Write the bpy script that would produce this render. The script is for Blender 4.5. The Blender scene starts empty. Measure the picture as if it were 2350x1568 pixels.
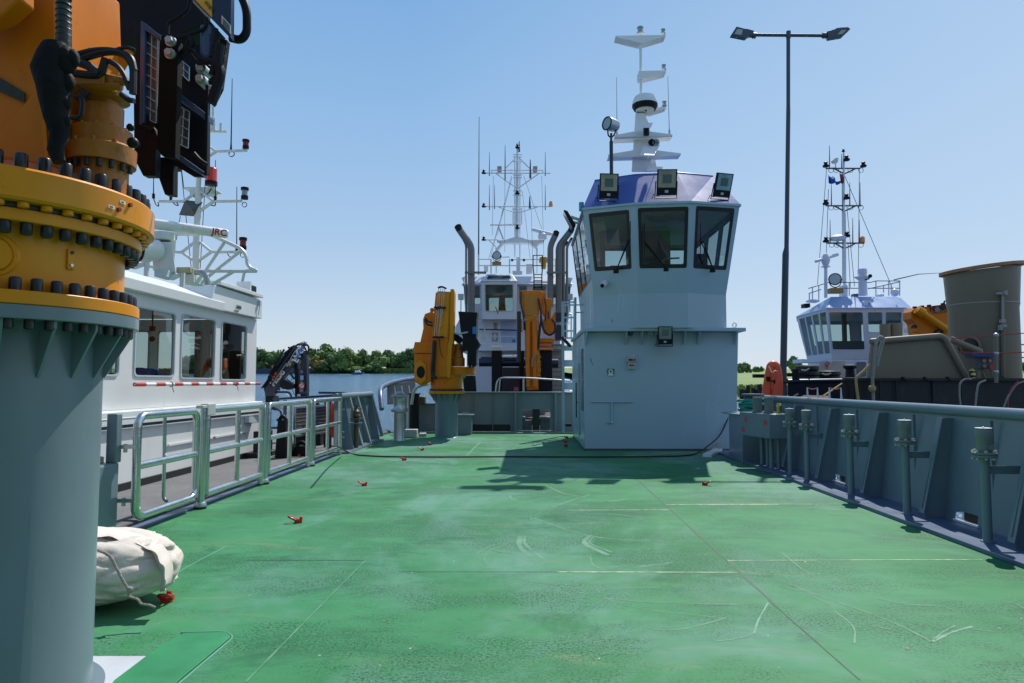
import bpy, bmesh, math, random
from mathutils import Vector, Matrix, noise
R = math.radians
PI = math.pi
sc = bpy.context.scene
col = sc.collection

# ------------------------------------------------------------------ camera, sky, sun, exposure
FX = 2350 * 24 / 36.0                    # focal length measured in photograph units
SHIP = Matrix.Rotation(R(-1.17), 4, 'X')  # the vessels lie slightly down by the bow
CAM_LOC = SHIP @ Vector((0, 0, 1.6))
CAM_ROT = Matrix.Rotation(R(1.35), 4, 'Z') @ Matrix.Rotation(R(92.27), 4, 'X')
cam_d = bpy.data.cameras.new("camera")
cam_d.lens = 24; cam_d.sensor_width = 36; cam_d.clip_start = 0.05; cam_d.clip_end = 6000
cam = bpy.data.objects.new("camera", cam_d); col.objects.link(cam)
cam.matrix_world = Matrix.Translation(CAM_LOC) @ CAM_ROT
sc.camera = cam

SUN_AZ, SUN_EL = R(24.5), R(52.5)            # azimuth from the view axis towards the right
w = bpy.data.worlds.new("World"); sc.world = w; w.use_nodes = True
nt = w.node_tree; nt.nodes.clear()
wo = nt.nodes.new("ShaderNodeOutputWorld"); bg = nt.nodes.new("ShaderNodeBackground")
sky = nt.nodes.new("ShaderNodeTexSky"); sky.sky_type = 'NISHITA'; sky.sun_disc = False
sky.sun_elevation = SUN_EL; sky.sun_rotation = SUN_AZ
sky.altitude = 0; sky.air_density = 1.0; sky.dust_density = 0.0; sky.ozone_density = 5.0
bg.inputs[1].default_value = 0.105
tcw = nt.nodes.new("ShaderNodeTexCoord"); sep = nt.nodes.new("ShaderNodeSeparateXYZ"); nt.links.new(tcw.outputs['Generated'], sep.inputs[0])
rw = nt.nodes.new("ShaderNodeValToRGB"); ew = rw.color_ramp.elements       # summer haze: the air whitens towards the horizon
ew[0].position = 0.0; ew[0].color = (.62, .685, .765, 1); ew[1].position = 1.0; ew[1].color = (.06, .19, .50, 1)
for p_, c_ in ((.06, (.56, .665, .785)), (.18, (.41, .575, .785)), (.34, (.30, .51, .785)), (.52, (.20, .42, .74))): e_ = ew.new(p_); e_.color = (*c_, 1)
nt.links.new(sep.outputs[2], rw.inputs[0]); gn = nt.nodes.new("ShaderNodeMixRGB"); gn.blend_type = 'MULTIPLY'; gn.inputs[0].default_value = 1; gn.inputs[2].default_value = (10, 10, 10, 1); nt.links.new(rw.outputs[0], gn.inputs[1])
mxw = nt.nodes.new("ShaderNodeMixRGB"); mxw.inputs[0].default_value = .8; nt.links.new(sky.outputs[0], mxw.inputs[1]); nt.links.new(gn.outputs[0], mxw.inputs[2])
fwd = nt.nodes.new("ShaderNodeMapRange"); fwd.inputs[1].default_value = -.15; fwd.inputs[2].default_value = .75; fwd.inputs[4].default_value = .62; nt.links.new(sep.outputs[0], fwd.inputs[0])   # brighter haze on the sun's side
fw2 = nt.nodes.new("ShaderNodeMixRGB"); nt.links.new(fwd.outputs[0], fw2.inputs[0]); nt.links.new(mxw.outputs[0], fw2.inputs[1]); fw2.inputs[2].default_value = (5.6, 7.0, 8.7, 1)
nt.links.new(fw2.outputs[0], bg.inputs[0]); nt.links.new(bg.outputs[0], wo.inputs[0])
sd = bpy.data.lights.new("sun", 'SUN'); sd.energy = 5.0; sd.angle = R(0.5); sd.color = (1.0, 0.965, 0.9)
sun = bpy.data.objects.new("sun", sd); col.objects.link(sun)
sdir = Vector((math.sin(SUN_AZ) * math.cos(SUN_EL), math.cos(SUN_AZ) * math.cos(SUN_EL), math.sin(SUN_EL)))
sun.rotation_euler = sdir.to_track_quat('Z', 'Y').to_euler()
sc.view_settings.view_transform = 'Standard'; sc.view_settings.look = 'None'
sc.view_settings.exposure = 0.0; sc.view_settings.gamma = 1.0
sc.cycles.max_bounces = 8; sc.cycles.transparent_max_bounces = 12

# ------------------------------------------------------------------ measuring helpers
FRAME = [SHIP]
def ray(u, v):
    d = CAM_ROT.to_3x3() @ Vector(((u - 1175) / FX, -(v - 784) / FX, -1))
    Fi = FRAME[0].to_3x3().inverted()
    return Fi @ (CAM_LOC.copy()), Fi @ d
def h(u, v, x=None, y=None, z=None):
    """the point of the scene on a given plane that is seen in that direction"""
    o, d = ray(u, v)
    if x is not None: t = (x - o.x) / d.x
    elif y is not None: t = (y - o.y) / d.y
    else: t = ((0 if z is None else z) - o.z) / d.z
    return o + d * t
K = 2500 / 2350.0
def crop(ox, oy, s):
    def f(cx, cy, **k): return h((ox + cx / s) / K, (oy + cy / s) / K, **k)
    return f
A1 = crop(0, 0, 3.484); A2 = crop(0, 350, 2.85); A3 = crop(250, 380, 4.126); A4 = crop(240, 640, 3.5606)
A5 = crop(230, 940, 3.219); A6 = crop(0, 1200, 3.35); B1 = crop(980, 620, 3.136); B2 = crop(1080, 280, 3.733)
B3 = crop(1380, 50, 3.335); B4 = crop(1350, 480, 4.608); B5 = crop(1350, 760, 3.734); B6 = crop(1750, 40, 6.351)
D1 = crop(1900, 350, 3.917); D2 = crop(1780, 600, 3.92); D3 = crop(2050, 620, 4.127); D4 = crop(1780, 940, 4.355)
D5 = crop(2100, 940, 3.4075); D6 = crop(600, 800, 4.519)

# ------------------------------------------------------------------ materials
MATS = {}
def mat(name, c, rough=0.5, metal=0.0, var=0.12, scale=2.5, bump=0.0, bscale=40.0, streak=0.0, dirt=None, dirt_amt=0.0, spec=0.5, coat=0.0):
    if name in MATS: return MATS[name]
    m = bpy.data.materials.new(name); m.use_nodes = True; n = m.node_tree.nodes; l = m.node_tree.links
    b = n["Principled BSDF"]; tc = n.new("ShaderNodeTexCoord")
    mp = n.new("ShaderNodeMapping"); mp.inputs[3].default_value = (1, 1, 1.0 - streak * 0.85)
    l.new(tc.outputs['Object'], mp.inputs[0])
    nz = n.new("ShaderNodeTexNoise"); nz.inputs['Scale'].default_value = scale; nz.inputs['Detail'].default_value = 6; nz.inputs['Roughness'].default_value = 0.62
    l.new(mp.outputs[0], nz.inputs[0])
    cr = n.new("ShaderNodeValToRGB"); e = cr.color_ramp.elements
    lo = [max(0, x * (1 - var)) for x in c]; hi = [min(1, x * (1 + var)) for x in c]
    e[0].position = 0.3; e[0].color = (*lo, 1); e[1].position = 0.72; e[1].color = (*hi, 1)
    l.new(nz.outputs[0], cr.inputs[0]); out = cr.outputs[0]
    if dirt:
        n2 = n.new("ShaderNodeTexNoise"); n2.inputs['Scale'].default_value = scale * 2.7; n2.inputs['Detail'].default_value = 8; n2.inputs['Roughness'].default_value = 0.7
        l.new(mp.outputs[0], n2.inputs[0])
        r2 = n.new("ShaderNodeValToRGB"); r2.color_ramp.elements[0].position = 0.64 - dirt_amt * 0.25; r2.color_ramp.elements[1].position = 0.78
        l.new(n2.outputs[0], r2.inputs[0])
        mx = n.new("ShaderNodeMixRGB"); l.new(r2.outputs[0], mx.inputs[0]); l.new(out, mx.inputs[1]); mx.inputs[2].default_value = (*dirt, 1)
        out = mx.outputs[0]
    l.new(out, b.inputs['Base Color'])
    b.inputs['Metallic'].default_value = metal; b.inputs['Specular IOR Level'].default_value = spec; b.inputs['Coat Weight'].default_value = coat
    rr = n.new("ShaderNodeMapRange"); rr.inputs[3].default_value = max(0.02, rough * 0.75); rr.inputs[4].default_value = min(1, rough * 1.3)
    l.new(nz.outputs[0], rr.inputs[0]); l.new(rr.outputs[0], b.inputs['Roughness'])
    if bump > 0:
        n3 = n.new("ShaderNodeTexNoise"); n3.inputs['Scale'].default_value = bscale; n3.inputs['Detail'].default_value = 4
        l.new(tc.outputs['Object'], n3.inputs[0])
        bp = n.new("ShaderNodeBump"); bp.inputs['Strength'].default_value = bump; bp.inputs['Distance'].default_value = 0.02
        l.new(n3.outputs[0], bp.inputs['Height']); l.new(bp.outputs[0], b.inputs['Normal'])
    MATS[name] = m; return m
def glass_mat(name, tint, rough=0.02):
    m = bpy.data.materials.new(name); m.use_nodes = True; n = m.node_tree.nodes; l = m.node_tree.links
    n.clear(); o = n.new("ShaderNodeOutputMaterial"); mx = n.new("ShaderNodeMixShader")
    ge = n.new("ShaderNodeNewGeometry"); dt = n.new("ShaderNodeVectorMath"); dt.operation = 'DOT_PRODUCT'; l.new(ge.outputs['Incoming'], dt.inputs[0]); l.new(ge.outputs['Normal'], dt.inputs[1])
    def mth(op, a, b=None):
        q = n.new("ShaderNodeMath"); q.operation = op
        for i_, v_ in ((0, a), (1, b)):
            if v_ is None: continue
            if isinstance(v_, (int, float)): q.inputs[i_].default_value = v_
            else: l.new(v_, q.inputs[i_])
        return q.outputs[0]
    fres = mth('ADD', mth('MULTIPLY', mth('POWER', mth('SUBTRACT', 1.0, mth('ABSOLUTE', dt.outputs['Value'])), 4.0), 0.9), 0.07)
    tr = n.new("ShaderNodeBsdfTransparent"); tr.inputs[0].default_value = (*tint, 1)
    gl = n.new("ShaderNodeBsdfGlossy"); gl.inputs['Roughness'].default_value = rough
    tc = n.new("ShaderNodeTexCoord"); nz = n.new("ShaderNodeTexNoise"); nz.inputs['Scale'].default_value = 1.2
    l.new(tc.outputs['Object'], nz.inputs[0]); bp = n.new("ShaderNodeBump"); bp.inputs['Strength'].default_value = 0.05; bp.inputs['Distance'].default_value = 0.05
    l.new(nz.outputs[0], bp.inputs['Height']); l.new(bp.outputs[0], gl.inputs['Normal'])
    l.new(fres, mx.inputs[0]); l.new(tr.outputs[0], mx.inputs[1]); l.new(gl.outputs[0], mx.inputs[2]); l.new(mx.outputs[0], o.inputs[0])
    return m

# ------------------------------------------------------------------ mesh builder
class MB:
    def __init__(s): s.v = []; s.f = []
    def add(s, vs, fs):
        k = len(s.v); s.v += [Vector(p) for p in vs]; s.f += [tuple(i + k for i in f) for f in fs]; return s
    def box(s, x0, x1, y0, y1, z0, z1):
        return s.add([(x, y, z) for x in (x0, x1) for y in (y0, y1) for z in (z0, z1)],
                     [(0, 1, 3, 2), (4, 6, 7, 5), (0, 4, 5, 1), (2, 3, 7, 6), (0, 2, 6, 4), (1, 5, 7, 3)])
    def obox(s, c, size, rot=None):
        hx, hy, hz = [a / 2 for a in size]; m = rot.to_3x3() if rot else Matrix.Identity(3)
        return s.add([Vector(c) + m @ Vector((x, y, z)) for x in (-hx, hx) for y in (-hy, hy) for z in (-hz, hz)],
                     [(0, 1, 3, 2), (4, 6, 7, 5), (0, 4, 5, 1), (2, 3, 7, 6), (0, 2, 6, 4), (1, 5, 7, 3)])
    def bar(s, a, b, wd, ht=None, up=(0, 0, 1)):
        """square section bar from a to b"""
        a = Vector(a); b = Vector(b); d = (b - a); L = d.length; d.normalize(); ht = ht or wd
        up = Vector(up)
        if abs(d.dot(up)) > 0.98: up = Vector((0, 1, 0)) if abs(d.y) < 0.9 else Vector((1, 0, 0))
        sx = d.cross(up).normalized(); sz = sx.cross(d).normalized()
        vs = [p + sx * i * wd / 2 + sz * j * ht / 2 for p in (a, b) for i, j in ((-1, -1), (1, -1), (1, 1), (-1, 1))]
        return s.add(vs, [(3, 2, 1, 0), (4, 5, 6, 7)] + [(i, (i + 1) % 4, 4 + (i + 1) % 4, 4 + i) for i in range(4)])
    def prism(s, pts, ext):
        pts = [Vector(p) for p in pts]; ext = Vector(ext); n = len(pts)
        return s.add(pts + [p + ext for p in pts], [tuple(range(n))[::-1], tuple(range(n, 2 * n))] + [(i, (i + 1) % n, n + (i + 1) % n, n + i) for i in range(n)])
    def loft(s, A, B, caps=True):
        n = len(A); fs = [(i, (i + 1) % n, n + (i + 1) % n, n + i) for i in range(n)]
        if caps: fs += [tuple(range(n))[::-1], tuple(range(n, 2 * n))]
        return s.add(list(A) + list(B), fs)
    def tube(s, pts, r, seg=8, smooth=0, closed=False):
        pts = [Vector(p) for p in pts]
        if smooth: pts = rounded(pts, smooth, closed)
        rs = r if isinstance(r, (list, tuple)) else [r] * len(pts)
        n = len(pts); rings = []; prev = None
        for i, p in enumerate(pts):
            a = pts[(i - 1) % n] if (closed or i > 0) else p; b = pts[(i + 1) % n] if (closed or i < n - 1) else p
            t = (b - a)
            if t.length < 1e-9: t = Vector((0, 0, 1))
            t.normalize()
            if prev is None:
                u = t.orthogonal().normalized()
            else:
                u = prev - t * prev.dot(t)
                u = u.normalized() if u.length > 1e-6 else t.orthogonal().normalized()
            prev = u; w_ = t.cross(u)
            rings.append([p + (u * math.cos(2 * PI * k / seg) + w_ * math.sin(2 * PI * k / seg)) * rs[i] for k in range(seg)])
        vs = [q for rg in rings for q in rg]; fs = []
        m = n if closed else n - 1
        for i in range(m):
            j = (i + 1) % n
            for k in range(seg): fs.append((i * seg + k, i * seg + (k + 1) % seg, j * seg + (k + 1) % seg, j * seg + k))
        if not closed: fs += [tuple(range(seg))[::-1], tuple(range((n - 1) * seg, n * seg))]
        return s.add(vs, fs)
    def cyl(s, a, b, r, r2=None, seg=16): return s.tube([a, b], [r, r if r2 is None else r2], seg)
    def lathe(s, c, prof, seg=32, axis=(0, 0, 1), caps=True, a0=0, a1=2 * PI):
        c = Vector(c); q = Vector((0, 0, 1)).rotation_difference(Vector(axis).normalized()).to_matrix()
        full = abs(a1 - a0 - 2 * PI) < 1e-6; m = seg if full else seg + 1
        vs = [c + q @ Vector((r_ * math.cos(a0 + (a1 - a0) * k / seg), r_ * math.sin(a0 + (a1 - a0) * k / seg), z_)) for r_, z_ in prof for k in range(m)]
        fs = []
        for i in range(len(prof) - 1):
            for k in range(seg):
                k2 = (k + 1) % m
                fs.append((i * m + k, i * m + k2, (i + 1) * m + k2, (i + 1) * m + k))
        if caps and full:
            if prof[0][0] > 1e-5: fs.append(tuple(range(m))[::-1])
            if prof[-1][0] > 1e-5: fs.append(tuple(range((len(prof) - 1) * m, len(prof) * m)))
        return s.add(vs, fs)
    def sphere(s, c, r, seg=16, sq=(1, 1, 1)):
        c = Vector(c); n = seg // 2; vs = []; fs = []
        for i in range(n + 1):
            t = PI * i / n
            for k in range(seg):
                p = 2 * PI * k / seg; vs.append(c + Vector((math.sin(t) * math.cos(p) * r * sq[0], math.sin(t) * math.sin(p) * r * sq[1], math.cos(t) * r * sq[2])))
        for i in range(n):
            for k in range(seg): fs.append((i * seg + k, (i + 1) * seg + k, (i + 1) * seg + (k + 1) % seg, i * seg + (k + 1) % seg))
        return s.add(vs, fs)
    def torus(s, c, r, t, axis=(0, 0, 1), seg=24, ts=10):
        q = Vector((0, 0, 1)).rotation_difference(Vector(axis).normalized()).to_matrix(); c = Vector(c)
        return s.tube([c + q @ Vector((r * math.cos(2 * PI * k / seg), r * math.sin(2 * PI * k / seg), 0)) for k in range(seg)], t, ts, closed=True)
    def ring(s, O, I):
        """faces between two loops of equally many points"""
        n = len(O); return s.add(list(O) + list(I), [(i, (i + 1) % n, n + (i + 1) % n, n + i) for i in range(n)])
def rounded(pts, r, closed=False, k=5):
    out = []; n = len(pts)
    for i, p in enumerate(pts):
        if not closed and i in (0, n - 1): out.append(p); continue
        a = pts[(i - 1) % n] - p; b = pts[(i + 1) % n] - p
        q = min(r, a.length * 0.49, b.length * 0.49); pa = p + a.normalized() * q; pb = p + b.normalized() * q
        for j in range(k + 1):
            t = j / k; out.append(pa * (1 - t) ** 2 + p * 2 * t * (1 - t) + pb * t * t)
    return out
def rect_loop(p, r, k=4):
    """four corners -> rounded loop"""
    return rounded([Vector(a) for a in p], r, True, k)

# ------------------------------------------------------------------ objects
def link(name, mb, m, parent=None, loc=None, smooth=35, bevel=0, solid=0, sub=0):
    """one mesh object; geometry is given in vessel/world coordinates and stored relative to the thing's base"""
    me = bpy.data.meshes.new(name)
    base = Vector(loc) if loc is not None else (Vector(parent['_b']) if parent is not None else Vector((0, 0, 0)))
    me.from_pydata([tuple(p - base) for p in mb.v], [], mb.f); me.validate()
    bm = bmesh.new(); bm.from_mesh(me); bmesh.ops.recalc_face_normals(bm, faces=bm.faces); bm.to_mesh(me); bm.free()
    if m: me.materials.append(m)
    if smooth:
        me.shade_smooth(); me.set_sharp_from_angle(angle=R(smooth))
    o = bpy.data.objects.new(name, me); col.objects.link(o)
    if bevel:
        b = o.modifiers.new("bevel", 'BEVEL'); b.width = bevel; b.segments = 2; b.limit_method = 'ANGLE'; b.angle_limit = R(40)
    if sub:
        b = o.modifiers.new("sub", 'SUBSURF'); b.levels = sub; b.render_levels = sub
    if parent is not None:
        o.parent = parent; o['_b'] = list(base)
    else:
        o.matrix_world = FRAME[0] @ Matrix.Translation(base); o['_b'] = list(base)
    return o
def tag(o, label=None, cat=None, group=None, kind=None):
    if label: o['label'] = label
    if cat: o['category'] = cat
    if group: o['group'] = group
    if kind: o['kind'] = kind
    return o
def thing(name, loc, label, cat, group=None, rz=0):
    o = bpy.data.objects.new(name, None); col.objects.link(o); o.empty_display_size = 0.2
    o.matrix_world = FRAME[0] @ Matrix.Translation(Vector(loc)) @ Matrix.Rotation(rz, 4, 'Z'); o['_b'] = list(loc)
    return tag(o, label, cat, group)
def solo(name, mb, m, label, cat, group=None, loc=None, **k):
    if loc is None:
        n = len(mb.v); loc = (sum(p.x for p in mb.v) / n, sum(p.y for p in mb.v) / n, min(p.z for p in mb.v))
    return tag(link(name, mb, m, None, loc, **k), label, cat, group)
def struct(name, mb, m, **k): return tag(link(name, mb, m, **k), kind='structure')
KIDS = {}
def copy_thing(root, loc, rz=0, label=None, group=None, scl=1.0, mtx=None):
    """a copy of a thing with copies of its parts and their sub-parts"""
    r = root.copy(); col.objects.link(r)
    r.matrix_world = FRAME[0] @ Matrix.Translation(Vector(loc)) @ (mtx if mtx is not None else Matrix.Rotation(rz, 4, 'Z')) @ Matrix.Scale(scl, 4)
    if label: r['label'] = label
    if group: r['group'] = group
    for ch in [o for o in col.objects if o.parent == root]:
        c = ch.copy(); col.objects.link(c); c.parent = r
        for gch in [o for o in col.objects if o.parent == ch]:
            d = gch.copy(); col.objects.link(d); d.parent = c
    return r
def repart(o, parent, loc, mtx=None):
    c = o.copy(); col.objects.link(c); c.parent = parent
    c.matrix_local = Matrix.Translation(Vector(loc)) @ (mtx or Matrix.Identity(4)); return c
def letters(name, txt, size, org, xdir, updir, m, parent, depth=0.003, bold=0.0, xs=1.0, cx=False):
    """writing as a flat mesh: org = lower left corner, xdir = reading direction"""
    cu = bpy.data.curves.new(name, 'FONT'); cu.body = txt; cu.size = size; cu.extrude = depth; cu.offset = bold
    if cx: cu.align_x = 'CENTER'
    t = bpy.data.objects.new("tmp", cu); col.objects.link(t)
    bpy.context.view_layer.update()
    me = bpy.data.meshes.new_from_object(t.evaluated_get(bpy.context.evaluated_depsgraph_get()))
    bpy.data.objects.remove(t); me.name = name; me.materials.clear(); me.materials.append(m)
    X = Vector(xdir).normalized(); U = Vector(updir); U = (U - X * U.dot(X)).normalized(); N = X.cross(U)
    base = Vector(parent['_b'])
    M4 = Matrix(((X.x * xs, U.x, N.x, 0), (X.y * xs, U.y, N.y, 0), (X.z * xs, U.z, N.z, 0), (0, 0, 0, 1)))
    me.transform(Matrix.Translation(Vector(org) - base) @ M4)
    o = bpy.data.objects.new(name, me); col.objects.link(o); o.parent = parent; o['_b'] = list(base); return o
def quad_mid(q): return sum((Vector(p) for p in q), Vector()) / len(q)
def lerp(a, b, t): return Vector(a) * (1 - t) + Vector(b) * t
def in_quad(q, u, v):
    """q: four corners BL BR TR TL"""
    return lerp(lerp(q[0], q[1], u), lerp(q[3], q[2], u), v)
def window_wall(wall, q, rects, rad=0.06, depth=0.05):
    """fills quad q (BL BR TR TL) leaving rounded openings; rects = (u0,u1,v0,v1) side by side; returns window loops"""
    loops = []
    rects = sorted(rects); nrm = (Vector(q[1]) - Vector(q[0])).cross(Vector(q[3]) - Vector(q[0])).normalized()
    cuts = [0.0] + [(rects[i][1] + rects[i + 1][0]) / 2 for i in range(len(rects) - 1)] + [1.0]
    for i, (u0, u1, v0, v1) in enumerate(rects):
        O = [in_quad(q, cuts[i], 0), in_quad(q, cuts[i + 1], 0), in_quad(q, cuts[i + 1], 1), in_quad(q, cuts[i], 1)]
        I = [in_quad(q, u0, v0), in_quad(q, u1, v0), in_quad(q, u1, v1), in_quad(q, u0, v1)]
        L = rect_loop(I, rad, 4); n = len(L)
        # outer loop with as many points: each rounded corner fans to its wall corner
        Ol = []
        for c in range(4): Ol += [O[c]] * 5
        k = len(wall.v); wall.v += [Vector(p) for p in Ol] + [Vector(p) for p in L]
        for a in range(n):
            b = (a + 1) % n
            f = [k + a, k + b, k + n + b, k + n + a]
            if a // 5 == b // 5: f = [k + a, k + n + b, k + n + a]
            wall.f.append(tuple(f))
        wall.add(list(L) + [p - nrm * depth for p in L], [(j, (j + 1) % n, n + (j + 1) % n, n + j) for j in range(n)])
        loops.append((L, nrm))
    return loops
def add_windows(parent, loops, fm, gm, fw=0.05, proud=0.012, names=('window', 'pane'), inset=0.03):
    for L, nrm in loops:
        c = quad_mid(L); n = len(L)
        scale_in = [p + (c - p).normalized() * fw for p in L]
        out = [p + (p - c).normalized() * 0.012 for p in L]
        F = MB()
        F.ring([p + nrm * proud for p in out], [p + nrm * proud for p in scale_in])
        F.ring([p + nrm * proud for p in scale_in], [p - nrm * (inset + 0.01) for p in scale_in])
        F.ring([p + nrm * proud for p in out], [p - nrm * 0.002 for p in out])
        wdw = link(names[0], F, fm, parent)
        G = MB(); G.add([p - nrm * inset for p in L], [tuple(range(n))])
        link(names[1], G, gm, wdw, smooth=0)

# ------------------------------------------------------------------ palette
white = mat("white_paint", (0.80, 0.80, 0.79), 0.35, var=0.04, scale=1.5, streak=0.8, dirt=(0.55, 0.53, 0.47), dirt_amt=0.05)
white_s = mat("white_small", (0.75, 0.75, 0.74), 0.4, var=0.05)
cream = mat("cream_paint", (0.68, 0.66, 0.56), 0.45, var=0.06)
grey = mat("grey_blue_paint", (0.150, 0.205, 0.240), 0.3, bump=.12, bscale=2.2, var=0.08, scale=2, streak=0.6, dirt=(0.13, 0.16, 0.17), dirt_amt=0.14)
grey_d = mat("grey_dark_paint", (0.06, 0.08, 0.095), 0.4, var=0.1)
bluegrey = mat("blue_grey_coaming", (0.085, 0.125, 0.20), 0.35, var=0.1, scale=3)
alu = mat("aluminium", (0.62, 0.66, 0.66), 0.24, metal=1.0, var=0.08, scale=6, bump=0.12, bscale=25)
galv = mat("galvanised", (0.42, 0.46, 0.47), 0.42, metal=0.8, var=0.15, scale=8)
steel = mat("bright_steel", (0.6, 0.6, 0.58), 0.3, metal=1.0, var=0.1)
orange = mat("crane_orange", (0.70, 0.185, 0.002), 0.4, var=0.1, scale=3, streak=0.4, dirt=(0.42, 0.10, 0.004), dirt_amt=0.15, spec=0.3)
amber = mat("crane_amber", (0.74, 0.265, 0.002), 0.36, var=0.08, scale=3, streak=0.4, dirt=(0.45, 0.14, 0.005), dirt_amt=0.15, spec=0.35)
black = mat("black_rubber", (0.012, 0.013, 0.015), 0.5, var=0.3, scale=8)
black_p = mat("black_paint", (0.010, 0.011, 0.014), 0.5, spec=0.2, var=0.3, scale=4, dirt=(0.03, 0.028, 0.025), dirt_amt=0.15)
black_cap = mat("black_cap", (0.016, 0.02, 0.026), 0.35, var=0.3)
navy = mat("navy_paint", (0.012, 0.02, 0.045), 0.3, var=0.2)
red = mat("red_paint", (0.50, 0.02, 0.02), 0.4, var=0.15, scale=8)
redorange = mat("lifebuoy_orange", (0.78, 0.10, 0.035), 0.45, var=0.08)
bluepaint = mat("blue_paint", (0.05, 0.085, 0.30), 0.3, var=0.1, scale=2, coat=0.2)
skyblue = mat("light_blue_paint", (0.22, 0.33, 0.55), 0.3, var=0.08)
taupe = mat("taupe_paint", (0.215, 0.170, 0.110), 0.5, var=0.08, scale=1.5, streak=0.7, dirt=(0.17, 0.15, 0.12), dirt_amt=0.1)
rust = mat("rusty_rim", (0.42, 0.19, 0.075), 0.6, var=0.2, scale=5)
darkhull = mat("dark_hull", (0.018, 0.017, 0.018), 0.45, var=0.3, scale=1.5, streak=0.8, dirt=(0.07, 0.05, 0.04), dirt_amt=0.25)
rope_y = mat("yellow_rope", (0.42, 0.30, 0.12), 0.85, var=0.25, scale=20, bump=0.6, bscale=60)
rope_g = mat("grey_rope", (0.30, 0.28, 0.24), 0.85, var=0.25, scale=20, bump=0.6, bscale=60)
rope_t = mat("teal_rope", (0.02, 0.30, 0.24), 0.7, var=0.35, scale=18, bump=0.8, bscale=60)
inside = mat("cabin_lining", (0.16, 0.16, 0.15), 0.6, var=0.15)
inside_w = mat("cabin_lining_pale", (0.5, 0.52, 0.5), 0.6, var=0.1)
wood = mat("brown_wood", (0.07, 0.035, 0.018), 0.45, var=0.2, streak=0.9)
glass = glass_mat("window_glass", (0.62, 0.72, 0.70))
glass_d = glass_mat("window_glass_dark", (0.6, 0.7, 0.7))
lens = mat("lens_glass", (0.25, 0.32, 0.33), 0.05, var=0.1, coat=1.0)
E1 = crop(600, 1060, 1.8077); E2 = crop(1700, 1200, 2.9375); E3 = crop(1180, 600, 4.355); E4 = crop(620, 820, 8.711)
# ------------------------------------------------------------------ water, far shore, field
FRAME[0] = Matrix.Identity(4)
WZ = -1.35
def water_mat():
    m = bpy.data.materials.new("river_water"); m.use_nodes = True; n = m.node_tree.nodes; l = m.node_tree.links; b = n["Principled BSDF"]
    b.inputs['Base Color'].default_value = (0.035, 0.085, 0.13, 1); b.inputs['Roughness'].default_value = 0.12; b.inputs['IOR'].default_value = 1.33
    tc = n.new("ShaderNodeTexCoord"); mp = n.new("ShaderNodeMapping"); mp.inputs[3].default_value = (0.5, 1.1, 1); l.new(tc.outputs['Object'], mp.inputs[0])
    a = n.new("ShaderNodeTexNoise"); a.inputs['Scale'].default_value = 1.1; a.inputs['Detail'].default_value = 7; a.inputs['Roughness'].default_value = 0.65; l.new(mp.outputs[0], a.inputs[0])
    c = n.new("ShaderNodeTexNoise"); c.inputs['Scale'].default_value = 0.06; c.inputs['Detail'].default_value = 3; l.new(mp.outputs[0], c.inputs[0])
    r = n.new("ShaderNodeValToRGB"); r.color_ramp.elements[0].color = (0.03, 0.10, 0.19, 1); r.color_ramp.elements[1].color = (0.06, 0.17, 0.29, 1); l.new(c.outputs[0], r.inputs[0]); l.new(r.outputs[0], b.inputs['Base Color'])
    bp = n.new("ShaderNodeBump"); bp.inputs['Strength'].default_value = 1.0; bp.inputs['Distance'].default_value = 0.35; l.new(a.outputs[0], bp.inputs['Height']); l.new(bp.outputs[0], b.inputs['Normal'])
    return m
M = MB(); M.add([(-3000, -300, WZ), (3000, -300, WZ), (3000, 5000, WZ), (-3000, 5000, WZ)], [(0, 1, 2, 3)])
struct('river_water', M, water_mat(), smooth=0)
grass_m = mat("meadow_grass", (0.13, 0.20, 0.035), 0.9, var=0.35, scale=0.15, bump=0.5, bscale=3, dirt=(0.22, 0.20, 0.07), dirt_amt=0.3)
reed_m = mat("reed_green", (0.10, 0.15, 0.03), 0.9, var=0.4, scale=0.4, bump=0.5, bscale=4)
mud_m = mat("stony_bank", (0.22, 0.17, 0.11), 0.95, var=0.6, scale=1.5, bump=1.0, bscale=5)
# bank across the river on the left, one wedge rising from the water
M = MB()
def strip(xs, yf, prof, jit=0.0, seed=1):
    rnd = random.Random(seed); rows = []
    for x in xs:
        j = rnd.uniform(-jit, jit); rows.append([Vector((x, yf(x) + dy + j, z)) for dy, z in prof])
    k = len(prof); M.add([p for r_ in rows for p in r_], [(i * k + a, (i + 1) * k + a, (i + 1) * k + a + 1, i * k + a + 1) for i in range(len(rows) - 1) for a in range(k - 1)])
FS = 400
strip([-420 + i * 10 for i in range(60)], lambda x: FS + 12 * math.sin(x * 0.03), [(-6, WZ - 1), (0, WZ + 0.15), (5, WZ + 0.9), (60, 1.2), (1200, 3)], 1.5)
struct('far_bank', M, grass_m)
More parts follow.
